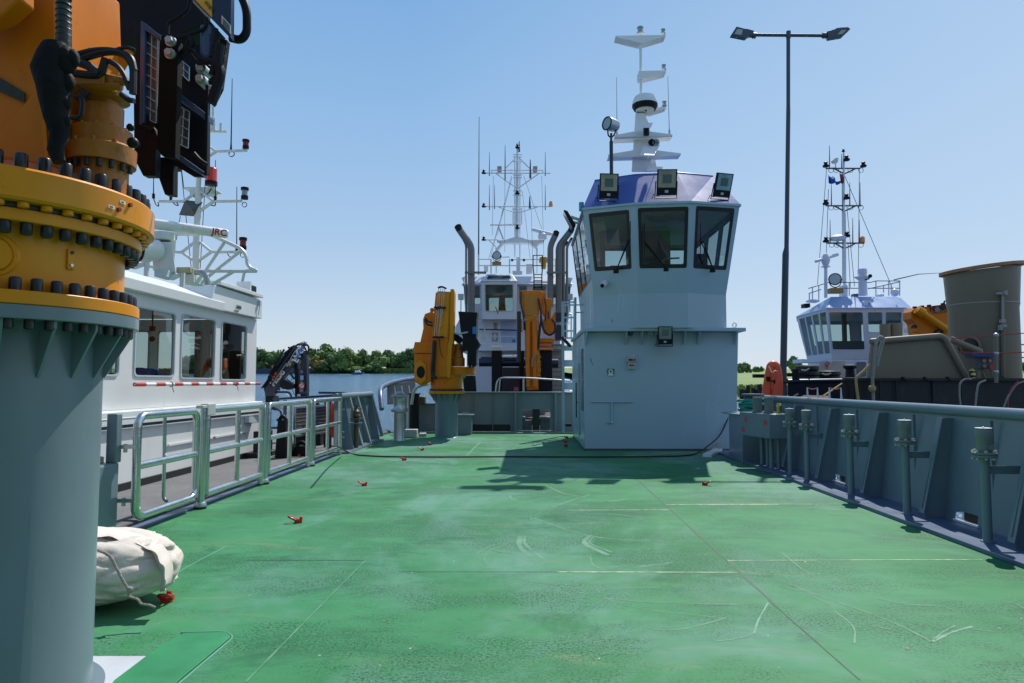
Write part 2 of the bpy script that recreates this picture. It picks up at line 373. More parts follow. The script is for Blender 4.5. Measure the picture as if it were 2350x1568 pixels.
# dike meadow to the right, nearer
M = MB()
strip([12 + i * 4 for i in range(60)], lambda x: 62 + 0.1 * x, [(-7, WZ - 1), (-4, WZ + 0.05), (0, WZ + 0.6), (4, WZ + 1.1), (60, 0.2), (300, 0.6), (2500, 1.2)], 0.6)
struct('meadow', M, grass_m)
M = MB(); strip([12 + i * 1.0 for i in range(240)], lambda x: 61.0 + 0.1 * x, [(-6, WZ - 0.6), (-3.5, WZ + 0.12), (0, WZ + 0.75), (2.5, WZ + 1.12)], 0.5, 4)
struct('river_bank', M, mud_m)
def blades(name, m, pts, hgt, wd, label, cat, seed=1):
    rnd = random.Random(seed); B = MB()
    for p in pts:
        a = rnd.uniform(0, PI); hh = hgt * rnd.uniform(0.6, 1.15); lean = Vector((rnd.uniform(-.25, .25), rnd.uniform(-.25, .25), 1)).normalized() * hh
        s_ = Vector((math.cos(a), math.sin(a), 0)) * wd * rnd.uniform(.6, 1.3); p = Vector(p)
        B.add([p - s_, p + s_, p + lean + s_ * .5, p + lean * 1.06 - s_ * .3], [(0, 1, 2, 3)])
    o = link(name, B, m, smooth=0); return tag(o, label, cat, kind='stuff')
rnd = random.Random(5)
blades('reeds', reed_m, [(rnd.uniform(-330, -25), 0, WZ + 0.1) for _ in range(0)] + [(x, FS + 12 * math.sin(x * 0.03) + rnd.uniform(-1, 8), WZ + 0.3) for x in [rnd.uniform(-230, -20) for _ in range(9000)]], 2.6, 0.35, "belt of green reeds along the far waterline under the trees", "reeds")
gm2 = mat("bank_plants", (0.17, 0.24, 0.04), 0.85, var=0.5, scale=0.8)
blades('bank_plants', gm2, [(x, 61 + 0.1 * x + rnd.uniform(-1.5, 5), WZ + 0.6) for x in [rnd.uniform(14, 60) for _ in range(5000)]], 0.75, 0.1, "rough weeds and grass along the stony bank beyond the dark stakes", "weeds")

# ------------------------------------------------------------------ trees
def leaf_mat(name, c):
    m = mat(name, c, 0.75, var=0.45, scale=0.35, spec=0.2); return m
lm = [leaf_mat("leaves_mid", (0.12, 0.20, 0.06)), leaf_mat("leaves_dark", (0.085, 0.155, 0.055)), leaf_mat("leaves_light", (0.18, 0.26, 0.075)), leaf_mat("leaves_gold", (0.26, 0.22, 0.06))]
bark = mat("bark", (0.09, 0.07, 0.05), 0.9, var=0.3)
def crown_mesh(seed, n=900, ls=0.55):
    rnd = random.Random(seed); B = MB(); lobes = []
    for i in range(11):
        a = rnd.uniform(0, 2 * PI); rr = rnd.uniform(0.0, 0.62); zz = rnd.uniform(0.25, 0.86)
        lobes.append((Vector((math.cos(a) * rr, math.sin(a) * rr, zz)), rnd.uniform(0.20, 0.36) * (1.15 - 0.5 * abs(zz - .5))))
    for c, r_ in lobes:
        for k in range(n // 11):
            d = Vector((rnd.gauss(0, 1), rnd.gauss(0, 1), rnd.gauss(0, 1))).normalized(); q = r_ * rnd.uniform(0.72, 1.08)
            p = c + Vector((d.x * q, d.y * q, d.z * q * 0.85))
            nn = (d + Vector((rnd.uniform(-.6, .6), rnd.uniform(-.6, .6), rnd.uniform(-.6, .6)))).normalized(); t = nn.orthogonal().normalized(); b_ = nn.cross(t)
            s_ = 0.075 * rnd.uniform(0.6, 1.25) * ls / 0.55
            B.add([p + t * s_, p + b_ * s_ * .8, p - t * s_ * .9, p - b_ * s_], [(0, 1, 2, 3)])
    for c, r_ in lobes: B.sphere(c, r_ * 0.66, 8)      # dense shadowed heart of each clump
    return B
CROWNS = []
def tree(name, x, y, z, hgt, wid, seed, m, label, group):
    t = thing(name, (x, y, z), label, 'tree', group)
    rnd = random.Random(seed); k = seed % 5
    while len(CROWNS) <= k:
        B = crown_mesh(len(CROWNS) * 7 + 3); me = bpy.data.meshes.new('crown'); me.from_pydata([tuple(p) for p in B.v], [], B.f); me.materials.append(lm[0]); CROWNS.append(me)
    o = bpy.data.objects.new('crown', CROWNS[k]); col.objects.link(o); o.parent = t
    o.scale = (wid, wid, hgt); o.rotation_euler = (0, 0, rnd.uniform(0, 6)); o.material_slots[0].link = 'OBJECT'; o.material_slots[0].material = m
    T = MB(); T.tube([(x, y, z - 1.0), (x + .1, y, z + hgt * .3), (x - .2, y, z + hgt * .6)], [hgt * .03, hgt * .022, hgt * .012], 6)
    for q in range(4):
        a = rnd.uniform(0, 6.3); T.tube([(x, y, z + hgt * .25), (x + math.cos(a) * wid * .35, y + math.sin(a) * wid * .3, z + hgt * .55)], [hgt * .014, hgt * .006], 5)
    link('trunk', T, bark, t)
    return t
wh = lambda u, v, yy: h(u, v, y=yy)
row = [  # u, top v, depth, width px, colour, label
 (602, 806, 408, 40, 1, "tall dark tree at the left end of the far shore beside the wheelhouse corner"),
 (632, 812, 404, 52, 0, "broad mid green tree on the far shore left of the dark folding crane"),
 (668, 816, 410, 50, 1, "dark tree on the far shore behind the dark folding crane's boom"),
 (722, 822, 396, 44, 3, "golden yellowish tree on the far shore just right of the dark folding crane"),
 (748, 797, 412, 66, 0, "tallest broad green tree on the far shore above the golden one"),
 (790, 806, 400, 64, 2, "wide pale green willow on the far shore near the small motorboat"),
 (770, 814, 394, 50, 0, "rounded low tree between the golden tree and the pale willow"),
 (832, 808, 408, 52, 0, "green tree on the far shore above the small white motorboat"),
 (862, 812, 402, 50, 2, "lighter green tree on the far shore right of the small motorboat"),
 (893, 809, 411, 58, 1, "dark broad tree on the far shore left of the far orange crane"),
 (925, 811, 404, 56, 0, "mid green tree on the far shore beside the far orange crane's housing"),
 (955, 806, 409, 60, 1, "dark tree on the far shore behind the far orange crane's housing"),
 (1000, 812, 403, 60, 0, "green tree on the far shore hidden behind the far orange crane"),
 (575, 810, 406, 56, 0, "green tree on the far shore seen through the window by the wheelhouse corner"),
 (530, 812, 402, 60, 2, "pale green tree on the far shore seen through the middle cabin window"),
 (480, 810, 408, 60, 0, "dense green tree on the far shore seen through the cabin's glass"),
 (440, 822, 404, 60, 1, "dark tree on the far shore seen past the middle window post"),
 (845, 838, 390, 32, 2, "low bright green willow bush at the water beside the small motorboat"),
 (865, 832, 392, 28, 0, "small round green bush at the water right of the small motorboat"),
 (820, 842, 390, 40, 2, "low spreading bush on the far waterline behind the small motorboat")]
for i, (u, v, yy, wpx, k, lab) in enumerate(row):
    top = wh(u, v, yy); gz = WZ + 0.6
    tree('broadleaf_tree', top.x, yy, gz, (top.z - gz) * 1.10, wpx / FX * yy * 0.85, i + 2, lm[k], lab, 'trees on the far shore')
row = [(1698, 834, 190, 26, 0, "round tree beyond the meadow close beside the white tower's edge"), (1713, 833, 200, 22, 1, "dark tree beyond the meadow, second from the white tower"),
 (1733, 842, 230, 16, 0, "small tree on the skyline beyond the meadow, between the dark trees and the orange lifebuoy"), (1747, 841, 240, 16, 1, "tiny dark tree on the skyline just left of the orange lifebuoy"),
 (1765, 842, 240, 14, 0, "tiny tree on the skyline over the orange lifebuoy"), (1822, 818, 150, 42, 0, "tall green tree beyond the meadow between lamp post and blue topped wheelhouse"),
 (1790, 838, 260, 22, 1, "low dark tree on the skyline behind the lamp post"),
 (2348, 832, 200, 26, 0, "green tree at the right edge of the photo beyond the taupe funnel")]
for i, (u, v, yy, wpx, k, lab) in enumerate(row):
    top = wh(u, v, yy); gz = 0.2
    tree('field_tree', top.x, yy, gz, (top.z - gz), wpx / FX * yy * 0.75, i + 31, lm[k], lab, 'trees beyond the meadow')
# stakes standing in the water
stake = mat("tarred_stake", (0.03, 0.025, 0.022), 0.8, var=0.4)
i = 0
for k, (u, v0) in enumerate([(1700, 893), (1715, 884), (1727, 890), (1741, 882), (1748, 888), (1756, 879), (1766, 892), (1709, 894), (1735, 893)]):
    p = wh(u, v0, 30 + (k % 3)); M = MB(); M.tube([(p.x, p.y, WZ - 1), (p.x + .03, p.y, p.z)], 0.09, 8)
    solo('mooring_stake', M, stake, "dark tarred stake standing in the water between white tower and orange lifebuoy", "stake", "dark stakes in the water")
# small motorboat, barge with containers
def sail(u0, u1, v0, v1, yy, name, label, cat):
    a = wh(u0, v1, yy); b = wh(u1, v0, yy); return a, b
a, b = sail(807, 837, 849, 858, 330, '', '', '')
t = thing('motorboat', (a.x, 330, WZ), "small white motorboat speeding past the far green shore", "motorboat")
H = MB(); L = b.x - a.x
H.loft([(a.x, 330 - 1, WZ + .9), (a.x, 331, WZ + .9), (a.x, 331, WZ), (a.x, 329, WZ)][::1], [(a.x + L * .75, 329, WZ + 1.2), (a.x + L * .75, 331, WZ + 1.2), (a.x + L * .75, 330.6, WZ), (a.x + L * .75, 329.4, WZ)])
H.add([(a.x + L * .75, 329, WZ + 1.2), (a.x + L * .75, 331, WZ + 1.2), (a.x + L, 330, WZ + 1.35), (a.x + L * .93, 330, WZ)], [(0, 1, 2), (0, 2, 3), (1, 3, 2)])
link('hull', H, mat("navy_hull", (0.05, 0.09, 0.2), 0.4), t)
H = MB(); H.loft([(a.x + L * .25, 329.4, WZ + 1.05), (a.x + L * .7, 329.4, WZ + 1.2), (a.x + L * .7, 330.6, WZ + 1.2), (a.x + L * .25, 330.6, WZ + 1.05)], [(a.x + L * .28, 329.6, WZ + 2.1), (a.x + L * .58, 329.6, WZ + 2.1), (a.x + L * .58, 330.4, WZ + 2.1), (a.x + L * .28, 330.4, WZ + 2.1)])
link('cabin', H, white_s, t)
H = MB(); H.box(a.x - 6, a.x + L * .1, 329.2, 330.8, WZ + .01, WZ + .12); H.box(a.x + L * .85, a.x + L + 2.5, 328.9, 329.4, WZ + .01, WZ + .25)
tag(link('wake', H, white_s, smooth=0), kind='structure')
a = wh(560, 858, 380); b = wh(712, 843, 380)
t = thing('cargo_barge', (a.x, 380, WZ), "long low blue grey cargo barge moored under the far trees", "barge")
H = MB(); H.prism([(a.x, 378, WZ), (b.x - 2, 378, WZ), (b.x, 378, b.z - .6), (a.x, 378, b.z - .8)], (0, 6, 0)); link('hull', H, mat("barge_hull", (0.03, 0.045, 0.075), 0.6), t)
c0 = wh(620, 846, 377); c1 = wh(655, 839, 377)
H = MB(); H.box(c0.x, c1.x, 379, 382, b.z - .8, c1.z + .2); link('cargo_container', H, mat("rust_container", (0.45, 0.16, 0.07), 0.7), t)
c0 = wh(678, 850, 377); c1 = wh(700, 841, 377)
H = MB(); H.box(c0.x, c1.x, 379, 382, b.z - .8, c1.z - .3); H.box(c0.x + 6, c1.x + 3, 379, 382, b.z - .8, c1.z - 1.2); link('deckhouse', H, mat("blue_deckhouse", (0.10, 0.25, 0.55), 0.5), t)
p = wh(985, 832, 130); M = MB(); M.loft([p + Vector((-.7, 0, -5)), p + Vector((.7, 0, -5)), p + Vector((.5, 1, -5)), p + Vector((-.5, 1, -5))], [p + Vector((-.1, 0, -.3)), p + Vector((.1, 0, -.3)), p + Vector((.1, .3, -.3)), p + Vector((-.1, .3, -.3))]); bt_ = thing('beacon_tower', (p.x, 130, WZ), "small dark blue tapering beacon on a green spit left of the far orange crane", 'beacon'); link('tower', M, mat("beacon_blue", (.01, .03, .12), .5), bt_, smooth=0); M = MB(); M.box(p.x - .12, p.x + .12, 129.9, 130.3, p.z - .3, p.z); link('red_top', M, mat("dark_red", (.25, .01, .02)), bt_)
M = MB(); a = wh(968, 862, 128); b = wh(1100, 862, 128); M.loft([(a.x, 126, WZ), (b.x, 126, WZ), (b.x + 8, 140, WZ), (a.x + 1, 140, WZ)], [(a.x + .6, 128, WZ + .9), (b.x, 128, WZ + 1.4), (b.x + 6, 138, WZ + 1.4), (a.x + 2, 138, WZ + .9)]); struct('river_spit', M, grass_m, smooth=0)
rnd = random.Random(9); blades('spit_weeds', gm2, [(rnd.uniform(a.x + .5, b.x), rnd.uniform(127, 136), WZ + .8) for _ in range(500)], 1.3, .14, "bright green weeds on the spit by the dark blue beacon", "weeds", 3)
# birds
for u, v in ((892, 832.5), (907, 835)):
    p = wh(u, v - 55, 200); M = MB(); M.add([p + Vector(q) for q in ((-.5, 0, .14), (0, .1, 0), (.5, 0, .14), (0, -.12, -.03), (0, .3, .02), (0, -.3, 0.02))], [(0, 1, 3), (1, 2, 3), (1, 4, 3), (3, 5, 1)])
    solo('flying_bird', M, black, "tiny dark bird flying over the far trees", "bird", "two birds over the far shore", smooth=0)

FRAME[0] = SHIP
# ------------------------------------------------------------------ the green deck and the hull
def deck_mat():
    m = bpy.data.materials.new("green_deck_paint"); m.use_nodes = True; n = m.node_tree.nodes; l = m.node_tree.links; b = n["Principled BSDF"]
    tc = n.new("ShaderNodeTexCoord")
    def nz(scale, detail, sx=1, sy=1, rough=.6, dist=0):
        mp = n.new("ShaderNodeMapping"); mp.inputs[3].default_value = (sx, sy, 1); l.new(tc.outputs['Object'], mp.inputs[0])
        t = n.new("ShaderNodeTexNoise"); t.inputs['Scale'].default_value = scale; t.inputs['Detail'].default_value = detail; t.inputs['Roughness'].default_value = rough; t.inputs['Distortion'].default_value = dist
        l.new(mp.outputs[0], t.inputs[0]); return t.outputs[0]
    def ramp(src, p0, p1, c0=(0, 0, 0), c1=(1, 1, 1)):
        r = n.new("ShaderNodeValToRGB"); r.color_ramp.elements[0].position = p0; r.color_ramp.elements[1].position = p1
        r.color_ramp.elements[0].color = (*c0, 1); r.color_ramp.elements[1].color = (*c1, 1); l.new(src, r.inputs[0]); return r.outputs[0]
    def mix(f, a, bb, t='MIX'):
        x = n.new("ShaderNodeMixRGB"); x.blend_type = t
        for i, s in ((0, f), (1, a), (2, bb)):
            if isinstance(s, tuple): x.inputs[i].default_value = (*s, 1)
            elif isinstance(s, (int, float)): x.inputs[i].default_value = s
            else: l.new(s, x.inputs[i])
        return x.outputs[0]
    base = ramp(nz(0.55, 5), .3, .72, (0.028, 0.172, 0.058), (0.062, 0.258, 0.108))
    # grey-blue sky sheen over broad worn patches, put into the colour
    base = mix(ramp(nz(0.36, 6, 1, .6, .68, .5), .47, .60), base, (0.112, 0.262, 0.182))
    # brushed streaks athwart the deck
    base = mix(ramp(nz(1.3, 7, .35, 3.0, .7), .50, .66, (0, 0, 0), (.45, .45, .45)), base, (0.085, 0.225, 0.10))
    base = mix(ramp(nz(0.9, 7, .5, 2.2, .7, .8), .60, .68, (0, 0, 0), (.55, .55, .55)), base, (0.18, 0.25, 0.125))
    # dark gritty speckle gathered in patches
    sp = ramp(nz(52, 4, 1, 1, .9), .505, .545, (0, 0, 0), (.9, .9, .9)); pm = ramp(nz(0.7, 7, .65, 1.3, .7), .44, .56)
    base = mix(mix(1.0, sp, pm, 'MULTIPLY'), base, (0.008, 0.045, 0.02))
    base = mix(ramp(nz(0.75, 8, .7, 1.3, .78, .6), .545, .63, (0, 0, 0), (.75, .75, .75)), base, (0.022, 0.115, 0.05))
    # small chips and rust
    base = mix(ramp(nz(16, 2, 1, 1, .5), .765, .775), base, (0.45, 0.42, 0.28))
    base = mix(ramp(nz(9, 3, 1, 1, .5), .745, .76), base, (0.16, 0.06, 0.02))
    l.new(base, b.inputs['Base Color'])
    rr = n.new("ShaderNodeMapRange"); rr.inputs[1].default_value = .3; rr.inputs[2].default_value = .7; rr.inputs[3].default_value = .40; rr.inputs[4].default_value = .72
    l.new(nz(0.5, 6, 1.1, .55, .6), rr.inputs[0]); l.new(rr.outputs[0], b.inputs['Roughness'])
    b.inputs['Specular IOR Level'].default_value = 0.16
    bp = n.new("ShaderNodeBump"); bp.inputs['Strength'].default_value = .35; bp.inputs['Distance'].default_value = .004
    l.new(nz(150, 3), bp.inputs['Height']); b2 = n.new("ShaderNodeBump"); b2.inputs['Strength'].default_value = .5; b2.inputs['Distance'].default_value = .03
    l.new(nz(1.2, 3, 1, .6), b2.inputs['Height']); l.new(bp.outputs[0], b2.inputs['Normal']); l.new(b2.outputs[0], b.inputs['Normal'])
    return m
dm = deck_mat()
M = MB(); M.prism([(-4.22, -4, 0), (4.95, -4, 0), (4.95, 22.2, 0), (-4.6, 22.2, 0), (-4.22, 16, 0)], (0, 0, -0.2)); deck = struct('green_deck', M, dm, smooth=0)
M = MB(); M.prism([(-4.40, -4, -.03), (4.95, -4, -.03), (4.95, 22.6, -.03), (0, 26.5, -.03), (-4.7, 22.6, -.03)], (0, 0, -1.9)); struct('vessel_hull', M, darkhull, smooth=0)
def ribbon(name, pts, wd, m, z=0.004, lift=0.003, jit=0.0, seed=0):
    pts = [Vector((p[0], p[1], 0)) for p in pts]; rnd = random.Random(seed); B = MB(); L = []; Rr = []
    for i, p in enumerate(pts):
        a = pts[max(0, i - 1)]; b = pts[min(len(pts) - 1, i + 1)]; t = (b - a).normalized(); nn = Vector((-t.y, t.x, 0))
        k = wd / 2 * (1 + rnd.uniform(-jit, jit)); L.append(p + nn * k + Vector((0, 0, z))); Rr.append(p - nn * k + Vector((0, 0, z)))
    n = len(pts); B.add(L + Rr, [(i, i + 1, n + i + 1, n + i) for i in range(n - 1)])
    return link(name, B, m, parent=deck, smooth=0)
def dense(pts, n=10):
    out = []
    for a, b in zip(pts[:-1], pts[1:]): out += [lerp(a, b, i / n) for i in range(n)]
    return out + [Vector(pts[-1])]
seam_d = mat("weld_seam_dark", (0.010, 0.075, 0.03), 0.6, var=0.6, scale=10)
seam_l = mat("weld_seam_worn", (0.42, 0.48, 0.28), 0.6, var=0.5, scale=14)
scr = mat("scratch_pale", (0.072, 0.222, 0.12), 0.6, var=0.35, scale=6)
scr2 = mat("scratch_bright", (0.095, 0.25, 0.145), 0.6, var=0.35, scale=6)
for a, b, m_, wd in [((1720, 195), (2350, 765), seam_d, .018), ((0, 1095), (530, 555), scr, .012), ((0, 557), (530, 558), seam_d, .012), ((1375, 609), (2170, 611), seam_l, .016), ((690, 608), (1375, 609), seam_d, .008), ((1420, 336), (1870, 335), seam_l, .022), ((870, 336), (1420, 336), scr, .02),
                    ((1855, 312), (2350, 311), seam_l, .022), ((975, 95), (1035, 35), scr2, .035), ((1330, 193), (1640, 196), scr2, .03)]:
    ribbon('weld_seam', dense([E1(*a), E1(*b)], 30), wd, m_, z=0.0020, jit=.4, seed=len(bpy.data.objects))
for a, b, m_, wd in [((225, 497), (2050, 490), seam_l, .014), ((0, 93), (1020, 92), seam_l, .016), ((520, 780), (1170, 1350), seam_d, .010)]:
    ribbon('weld_seam', dense([E2(*a), E2(*b)], 30), wd, m_, z=0.0025, jit=.4, seed=len(bpy.data.objects))
def arc(cr, pts, wd, m_=None, z=.0012): ribbon('scratch', rounded([cr(*p) for p in pts], 5, False, 8), wd, m_ or scr, z=z, jit=.5, seed=len(pts) + len(bpy.data.objects))
for pts, wd in [([(1270, 370), (1420, 425), (1560, 460), (1790, 475)], .022), ([(1215, 450), (1200, 490), (1250, 540)], .05), ([(1235, 450), (1225, 480), (1265, 515), (1325, 560)], .03), ([(1525, 445), (1480, 480), (1600, 535)], .05), ([(1540, 450), (1505, 480), (1615, 522)], .02),
                ([(1180, 470), (1060, 520), (1050, 560), (1090, 595)], .016), ([(1290, 640), (1500, 710), (1750, 745), (2200, 752)], .014), ([(1200, 640), (1500, 690), (1700, 770), (2110, 812)], .010), ([(2120, 812), (1950, 860), (1830, 868), (1755, 850)], .012),
                ([(1530, 695), (1640, 680), (1830, 676)], .014), ([(1350, 325), (1430, 295), (1520, 268)], .03), ([(1600, 298), (1680, 288), (1690, 286)], .03), ([(1320, 225), (1400, 262), (1470, 275)], .03), ([(1540, 350), (1650, 355), (1760, 375)], .02),
                ([(1165, 270), (1170, 285), (1200, 300)], .03), ([(1520, 540), (1530, 580), (1600, 605)], .02), ([(1740, 585), (1830, 575), (1880, 568)], .02), ([(1010, 535), (1060, 500), (1130, 480)], .014), ([(900, 370), (935, 372)], .02)]:
    arc(E1, pts, wd)
for pts, wd, m_ in [([(515, 800), (440, 930), (415, 1020)], .012, scr2), ([(415, 1020), (300, 1060), (120, 1077)], .010, scr2), ([(660, 670), (1000, 790), (1400, 930), (1690, 1080)], .014, scr), ([(1690, 1080), (1830, 1010), (1980, 970)], .02, scr2), ([(1700, 1065), (1780, 1000), (1860, 965)], .014, scr),
                    ([(990, 860), (1090, 930), (1140, 990), (1135, 1090)], .010, scr2), ([(600, 430), (760, 560), (850, 610)], .012, scr), ([(560, 640), (720, 690), (960, 820)], .010, scr), ([(1330, 745), (1420, 700)], .008, scr), ([(1980, 990), (2080, 1000), (2150, 1015)], .010, scr), ([(1230, 965), (1400, 990)], .012, scr),
                    ([(2200, 790), (2280, 800), (2350, 840)], .012, scr), ([(1300, 770), (1500, 815), (1760, 820), (1900, 870)], .012, scr), ([(0, 820), (250, 815), (430, 805)], .008, scr)]:
    arc(E2, pts, wd, m_, z=.0016)
# raised hatch outline at lower left, white foot plate, worn bits
hm = mat("deck_hatch_paint", (0.036, 0.220, 0.088), 0.45, var=0.2, scale=3, bump=.08, bscale=80, spec=.2)
hp = [A6(*p) for p in ((1450, 1568), (1890, 1200), (1850, 1160), (1500, 1170), (1300, 1280), (920, 1568))]
hp2 = [A6(900, 1700), A6(1340, 1700)]
M = MB(); M.prism([p + Vector((0, 0, .001)) for p in rect_loop(hp + hp2[:1] + hp2[1:], .03)], (0, 0, .010)); link('deck_hatch', M, hm, parent=deck, smooth=0, bevel=.004)
rim = rounded([A6(*p) for p in ((1440, 1600), (1910, 1200), (1850, 1155), (1480, 1162))], .05)
M = MB(); M.tube([p + Vector((0, 0, .002)) for p in rim], .009, 6); link('hatch_rim', M, mat("rim_green", (0.10, 0.30, 0.19), .4), parent=deck)
M = MB(); M.tube([A6(1840, 455), A6(1640, 560), A6(1450, 665)], .006, 6); link('weld_seam', M, mat("rim_green", (0.1, .3, .19), .4), parent=deck)
M = MB(); M.prism([p + Vector((0, 0, .0035)) for p in (A6(600, 1357), A6(1215, 1357), A6(790, 1690), A6(600, 1690))], (0, 0, .004)); link('foot_plate', M, mat("pale_plate", (.50, .52, .55), .35, dirt=(.35, .28, .22), dirt_amt=.15), parent=deck, smooth=0)
# black cable and yellow lead across the deck
cb = [(760, 1024, .6), (775, 1024, .4), (790, 1034, .12), (815, 1044, .02), (870, 1048, .02), (1000, 1049, .02), (1150, 1048, .02), (1345, 1049, .02), (1480, 1048, .02), (1560, 1047, .02), (1600, 1043, .02)]
M = MB(); M.tube(rounded([h(u, v, z=z) for u, v, z in cb] + [h(1655, 1000, y=16.2), h(1680, 935, y=16.3)], .5, False, 4), .016, 8)
solo('power_cable', M, black, "thick black cable lying right across the green deck in front of the white tower", "cable")
M = MB(); M.tube(rounded([h(1430, 1047, z=.03), h(1500, 1046, z=.015), h(1560, 1038, z=.03), h(1610, 1040, z=.015), h(1650, 1020, y=16.35), h(1676, 960, y=16.35)], .4, False, 4), .010, 6)
solo('yellow_cable', M, rope_y, "thin yellowish lead lying along the white tower's foot at right", "cable")
M = MB(); a = h(1623, 1046, z=.03); b = h(1648, 1033, z=.05); M.bar(a, b, .2, .07)
solo('socket_strip', M, white_s, "pale plug block lying on deck at the white tower's right foot", "socket strip", bevel=.01)
# ================================================================== own vessel: starboard side
BX = 4.95
def solid_prism(M, pts2, y0, y1):  # polygon in x-z extruded along y
    return M.prism([(x, y0, z) for x, z in pts2], (0, y1 - y0, 0))
t = thing('bulwark', (BX, 6, 0), "long grey blue steel bulwark with slanting stiffeners along the deck's right side", 'bulwark')
M = MB(); BF = BX - .13
wx = lambda z: BF + (BX - BF) * max(0, (z - .05)) / 1.17
def wallp(a, b, z0, z1): M.prism([(wx(z0), a, z0), (wx(z0) + .012, a, z0), (wx(z1) + .012, a, z1), (wx(z1), a, z1)], (0, b - a, 0))
for a, b in ((-4, 7.55), (7.95, 10.62), (10.98, 15.2)): wallp(a, b, .045, 1.22)     # plating with two freeing slots cut at the foot
for a, b in ((7.55, 7.95), (10.62, 10.98)): wallp(a, b, .17, 1.22)
link('plating', M, grey, t, smooth=0)
M = MB(); M.tube([(BX, -4, 1.28), (BX, 6.0, 1.28)], .062, 16); M.tube([(BX, 6.0, 1.28), (BX, 15.25, 1.28)], .062, 16)
link('top_rail', M, grey, t)
for y in (5.6, 6.15): M = MB(); M.torus((BX, y, 1.28), .062, .004, (0, 1, 0), 20, 6); link('rail_weld', M, grey_d, t)
M = MB(); M.box(4.27, BX, -4, 15.3, .0, .045); M.box(4.27, BX, 15.3, 16.1, .0, .04); link('coaming', M, bluegrey, t, bevel=.006)
for y in (2.25, 3.71, 5.18, 6.64, 8.11, 9.54, 11.01, 12.45, 14.36):
    M = MB(); M.prism([(wx(.05), y, .05), (4.60, y, .05), (4.55, y, .16), (4.80, y, 1.19), (wx(1.2), y, 1.19)], (0, .014, 0))
    a, b = Vector((4.548, y + .007, .10)), Vector((4.798, y + .007, 1.195))
    M.loft([a + Vector((0, -.05, 0)), a + Vector((0, .05, 0)), a + Vector((.012, .05, 0)), a + Vector((.012, -.05, 0))], [b + Vector((0, -.05, 0)), b + Vector((0, .05, 0)), b + Vector((.012, .05, 0)), b + Vector((.012, -.05, 0))])
    link('stiffener', M, grey, t, smooth=0)
for y in (2.9, 4.4, 7.35, 8.8, 10.3, 11.7): M = MB(); M.box(wx(.6) - .012, wx(.6) + .02, y, y + .012, .05, 1.2); link('plate_seam', M, grey, t, smooth=0)
for y in (7.55, 10.62):
    M = MB(); M.box(BF + .1, BF + .11, y, y + .38, .05, .17); fr = link('freeing_port', M, black, t, smooth=0)
    M = MB(); M.bar((BF - .006, y - .02, .06), (BF - .006, y + .40, .06), .02, .02); link('port_lip', M, white_s, fr)
# vent pipes: gooseneck heads on thin standpipes
headm = mat("vent_head_grey", (0.16, 0.19, 0.19), .45, var=.12, dirt=(.1, .1, .09), dirt_amt=.1)
def vent(x, y, zt=1.19, r=.044, first=None, label='', arm=True):
    t = thing('vent_pipe', (x, y, .045), label, 'vent pipe', 'air vent pipes along the bulwark')
    M = MB(); M.cyl((x, y, .045), (x, y, zt - .28), r, seg=20); M.lathe((x, y, .045), [(r + .02, 0), (r + .02, .012), (r, .02)], 20); link('standpipe', M, grey, t)
    M = MB(); z = zt - .30
    for k in (0, .028): M.lathe((x, y, z + k), [(.107, 0), (.112, .004), (.112, .02), (.107, .024)], 6 if False else 24)
    fl = link('flange', M, headm, t)
    for k in range(8):
        a = PI / 8 + k * PI / 4; M = MB(); p = Vector((x + math.cos(a) * .094, y + math.sin(a) * .094, z))
        M.cyl(p + Vector((0, 0, -.02)), p + Vector((0, 0, .075)), .0075, seg=6); M.cyl(p + Vector((0, 0, .052)), p + Vector((0, 0, .07)), .016, seg=6); M.cyl(p + Vector((0, 0, -.016)), p + Vector((0, 0, -.002)), .015, seg=6)
        link('bolt', M, steel if k % 3 == 0 else galv, fl)
    M = MB(); M.lathe((x, y, z + .05), [(.066, 0), (.068, .13), (.073, .14), (.073, .222), (.068, .23)], 24); M.box(x - .0, x + .045, y - .078, y - .06, z + .08, z + .13); link('vent_head', M, headm, t)
    M = MB(); M.cyl((x, y, z + .281), (x, y, z + .29), .074, seg=24); M.sphere((x, y, z + .293), .010, 8); link('cap', M, galv, t)
    if arm: M = MB(); M.box(x + .05, BX - .001, y + .02, y + .03, .70, .78); link('bracket', M, grey, t, smooth=0)
    return t
order = [(6.9, "nearest vent pipe standing left of the last bulwark stiffener at the photo's right edge"), (8.32, "second nearest vent pipe, in front of the slot cut in the bulwark"),
         (9.73, "third vent pipe from the right along the bulwark, between two stiffeners"), (11.22, "fourth vent pipe from the right, standing before the small white lipped slot"),
         (11.93, "vent pipe closest to the small junction box with red stickers")]
for y, lab in order: vent(4.5, y, 1.165, label=lab)
vent(4.68, 6.05, 1.10, label="vent pipe cut off by the photo's right edge behind the last stiffener")
# tank vent box on four legs with red stickers
P = lambda cx, cy, y: D4(cx, cy, y=y)
a = P(238, 405, 13.2); b = P(465, 435, 12.3); c = P(465, 700, 12.3)
t = thing('vent_box', (4.4, 12.7, .04), "grey steel box with red stickers on four legs by the bulwark", 'vent box')
M = MB(); q = [Vector((a.x, 13.35, 0)), Vector((4.36, 12.35, 0)), Vector((4.62, 12.36, 0)), Vector((4.62, 13.4, 0))]
M.prism([(p.x, p.y, .60) for p in (Vector((4.08, 13.35, 0)), Vector((4.30, 12.35, 0)), Vector((4.66, 12.36, 0)), Vector((4.66, 13.4, 0)))], (0, 0, .44)); bx = link('housing', M, grey, t, bevel=.012)
for x, y in ((4.45, 13.2), (4.49, 13.0), (4.42, 12.62), (4.54, 12.6)): M = MB(); M.cyl((x, y, .04), (x, y, .62), .04, seg=14); link('leg', M, grey, t)
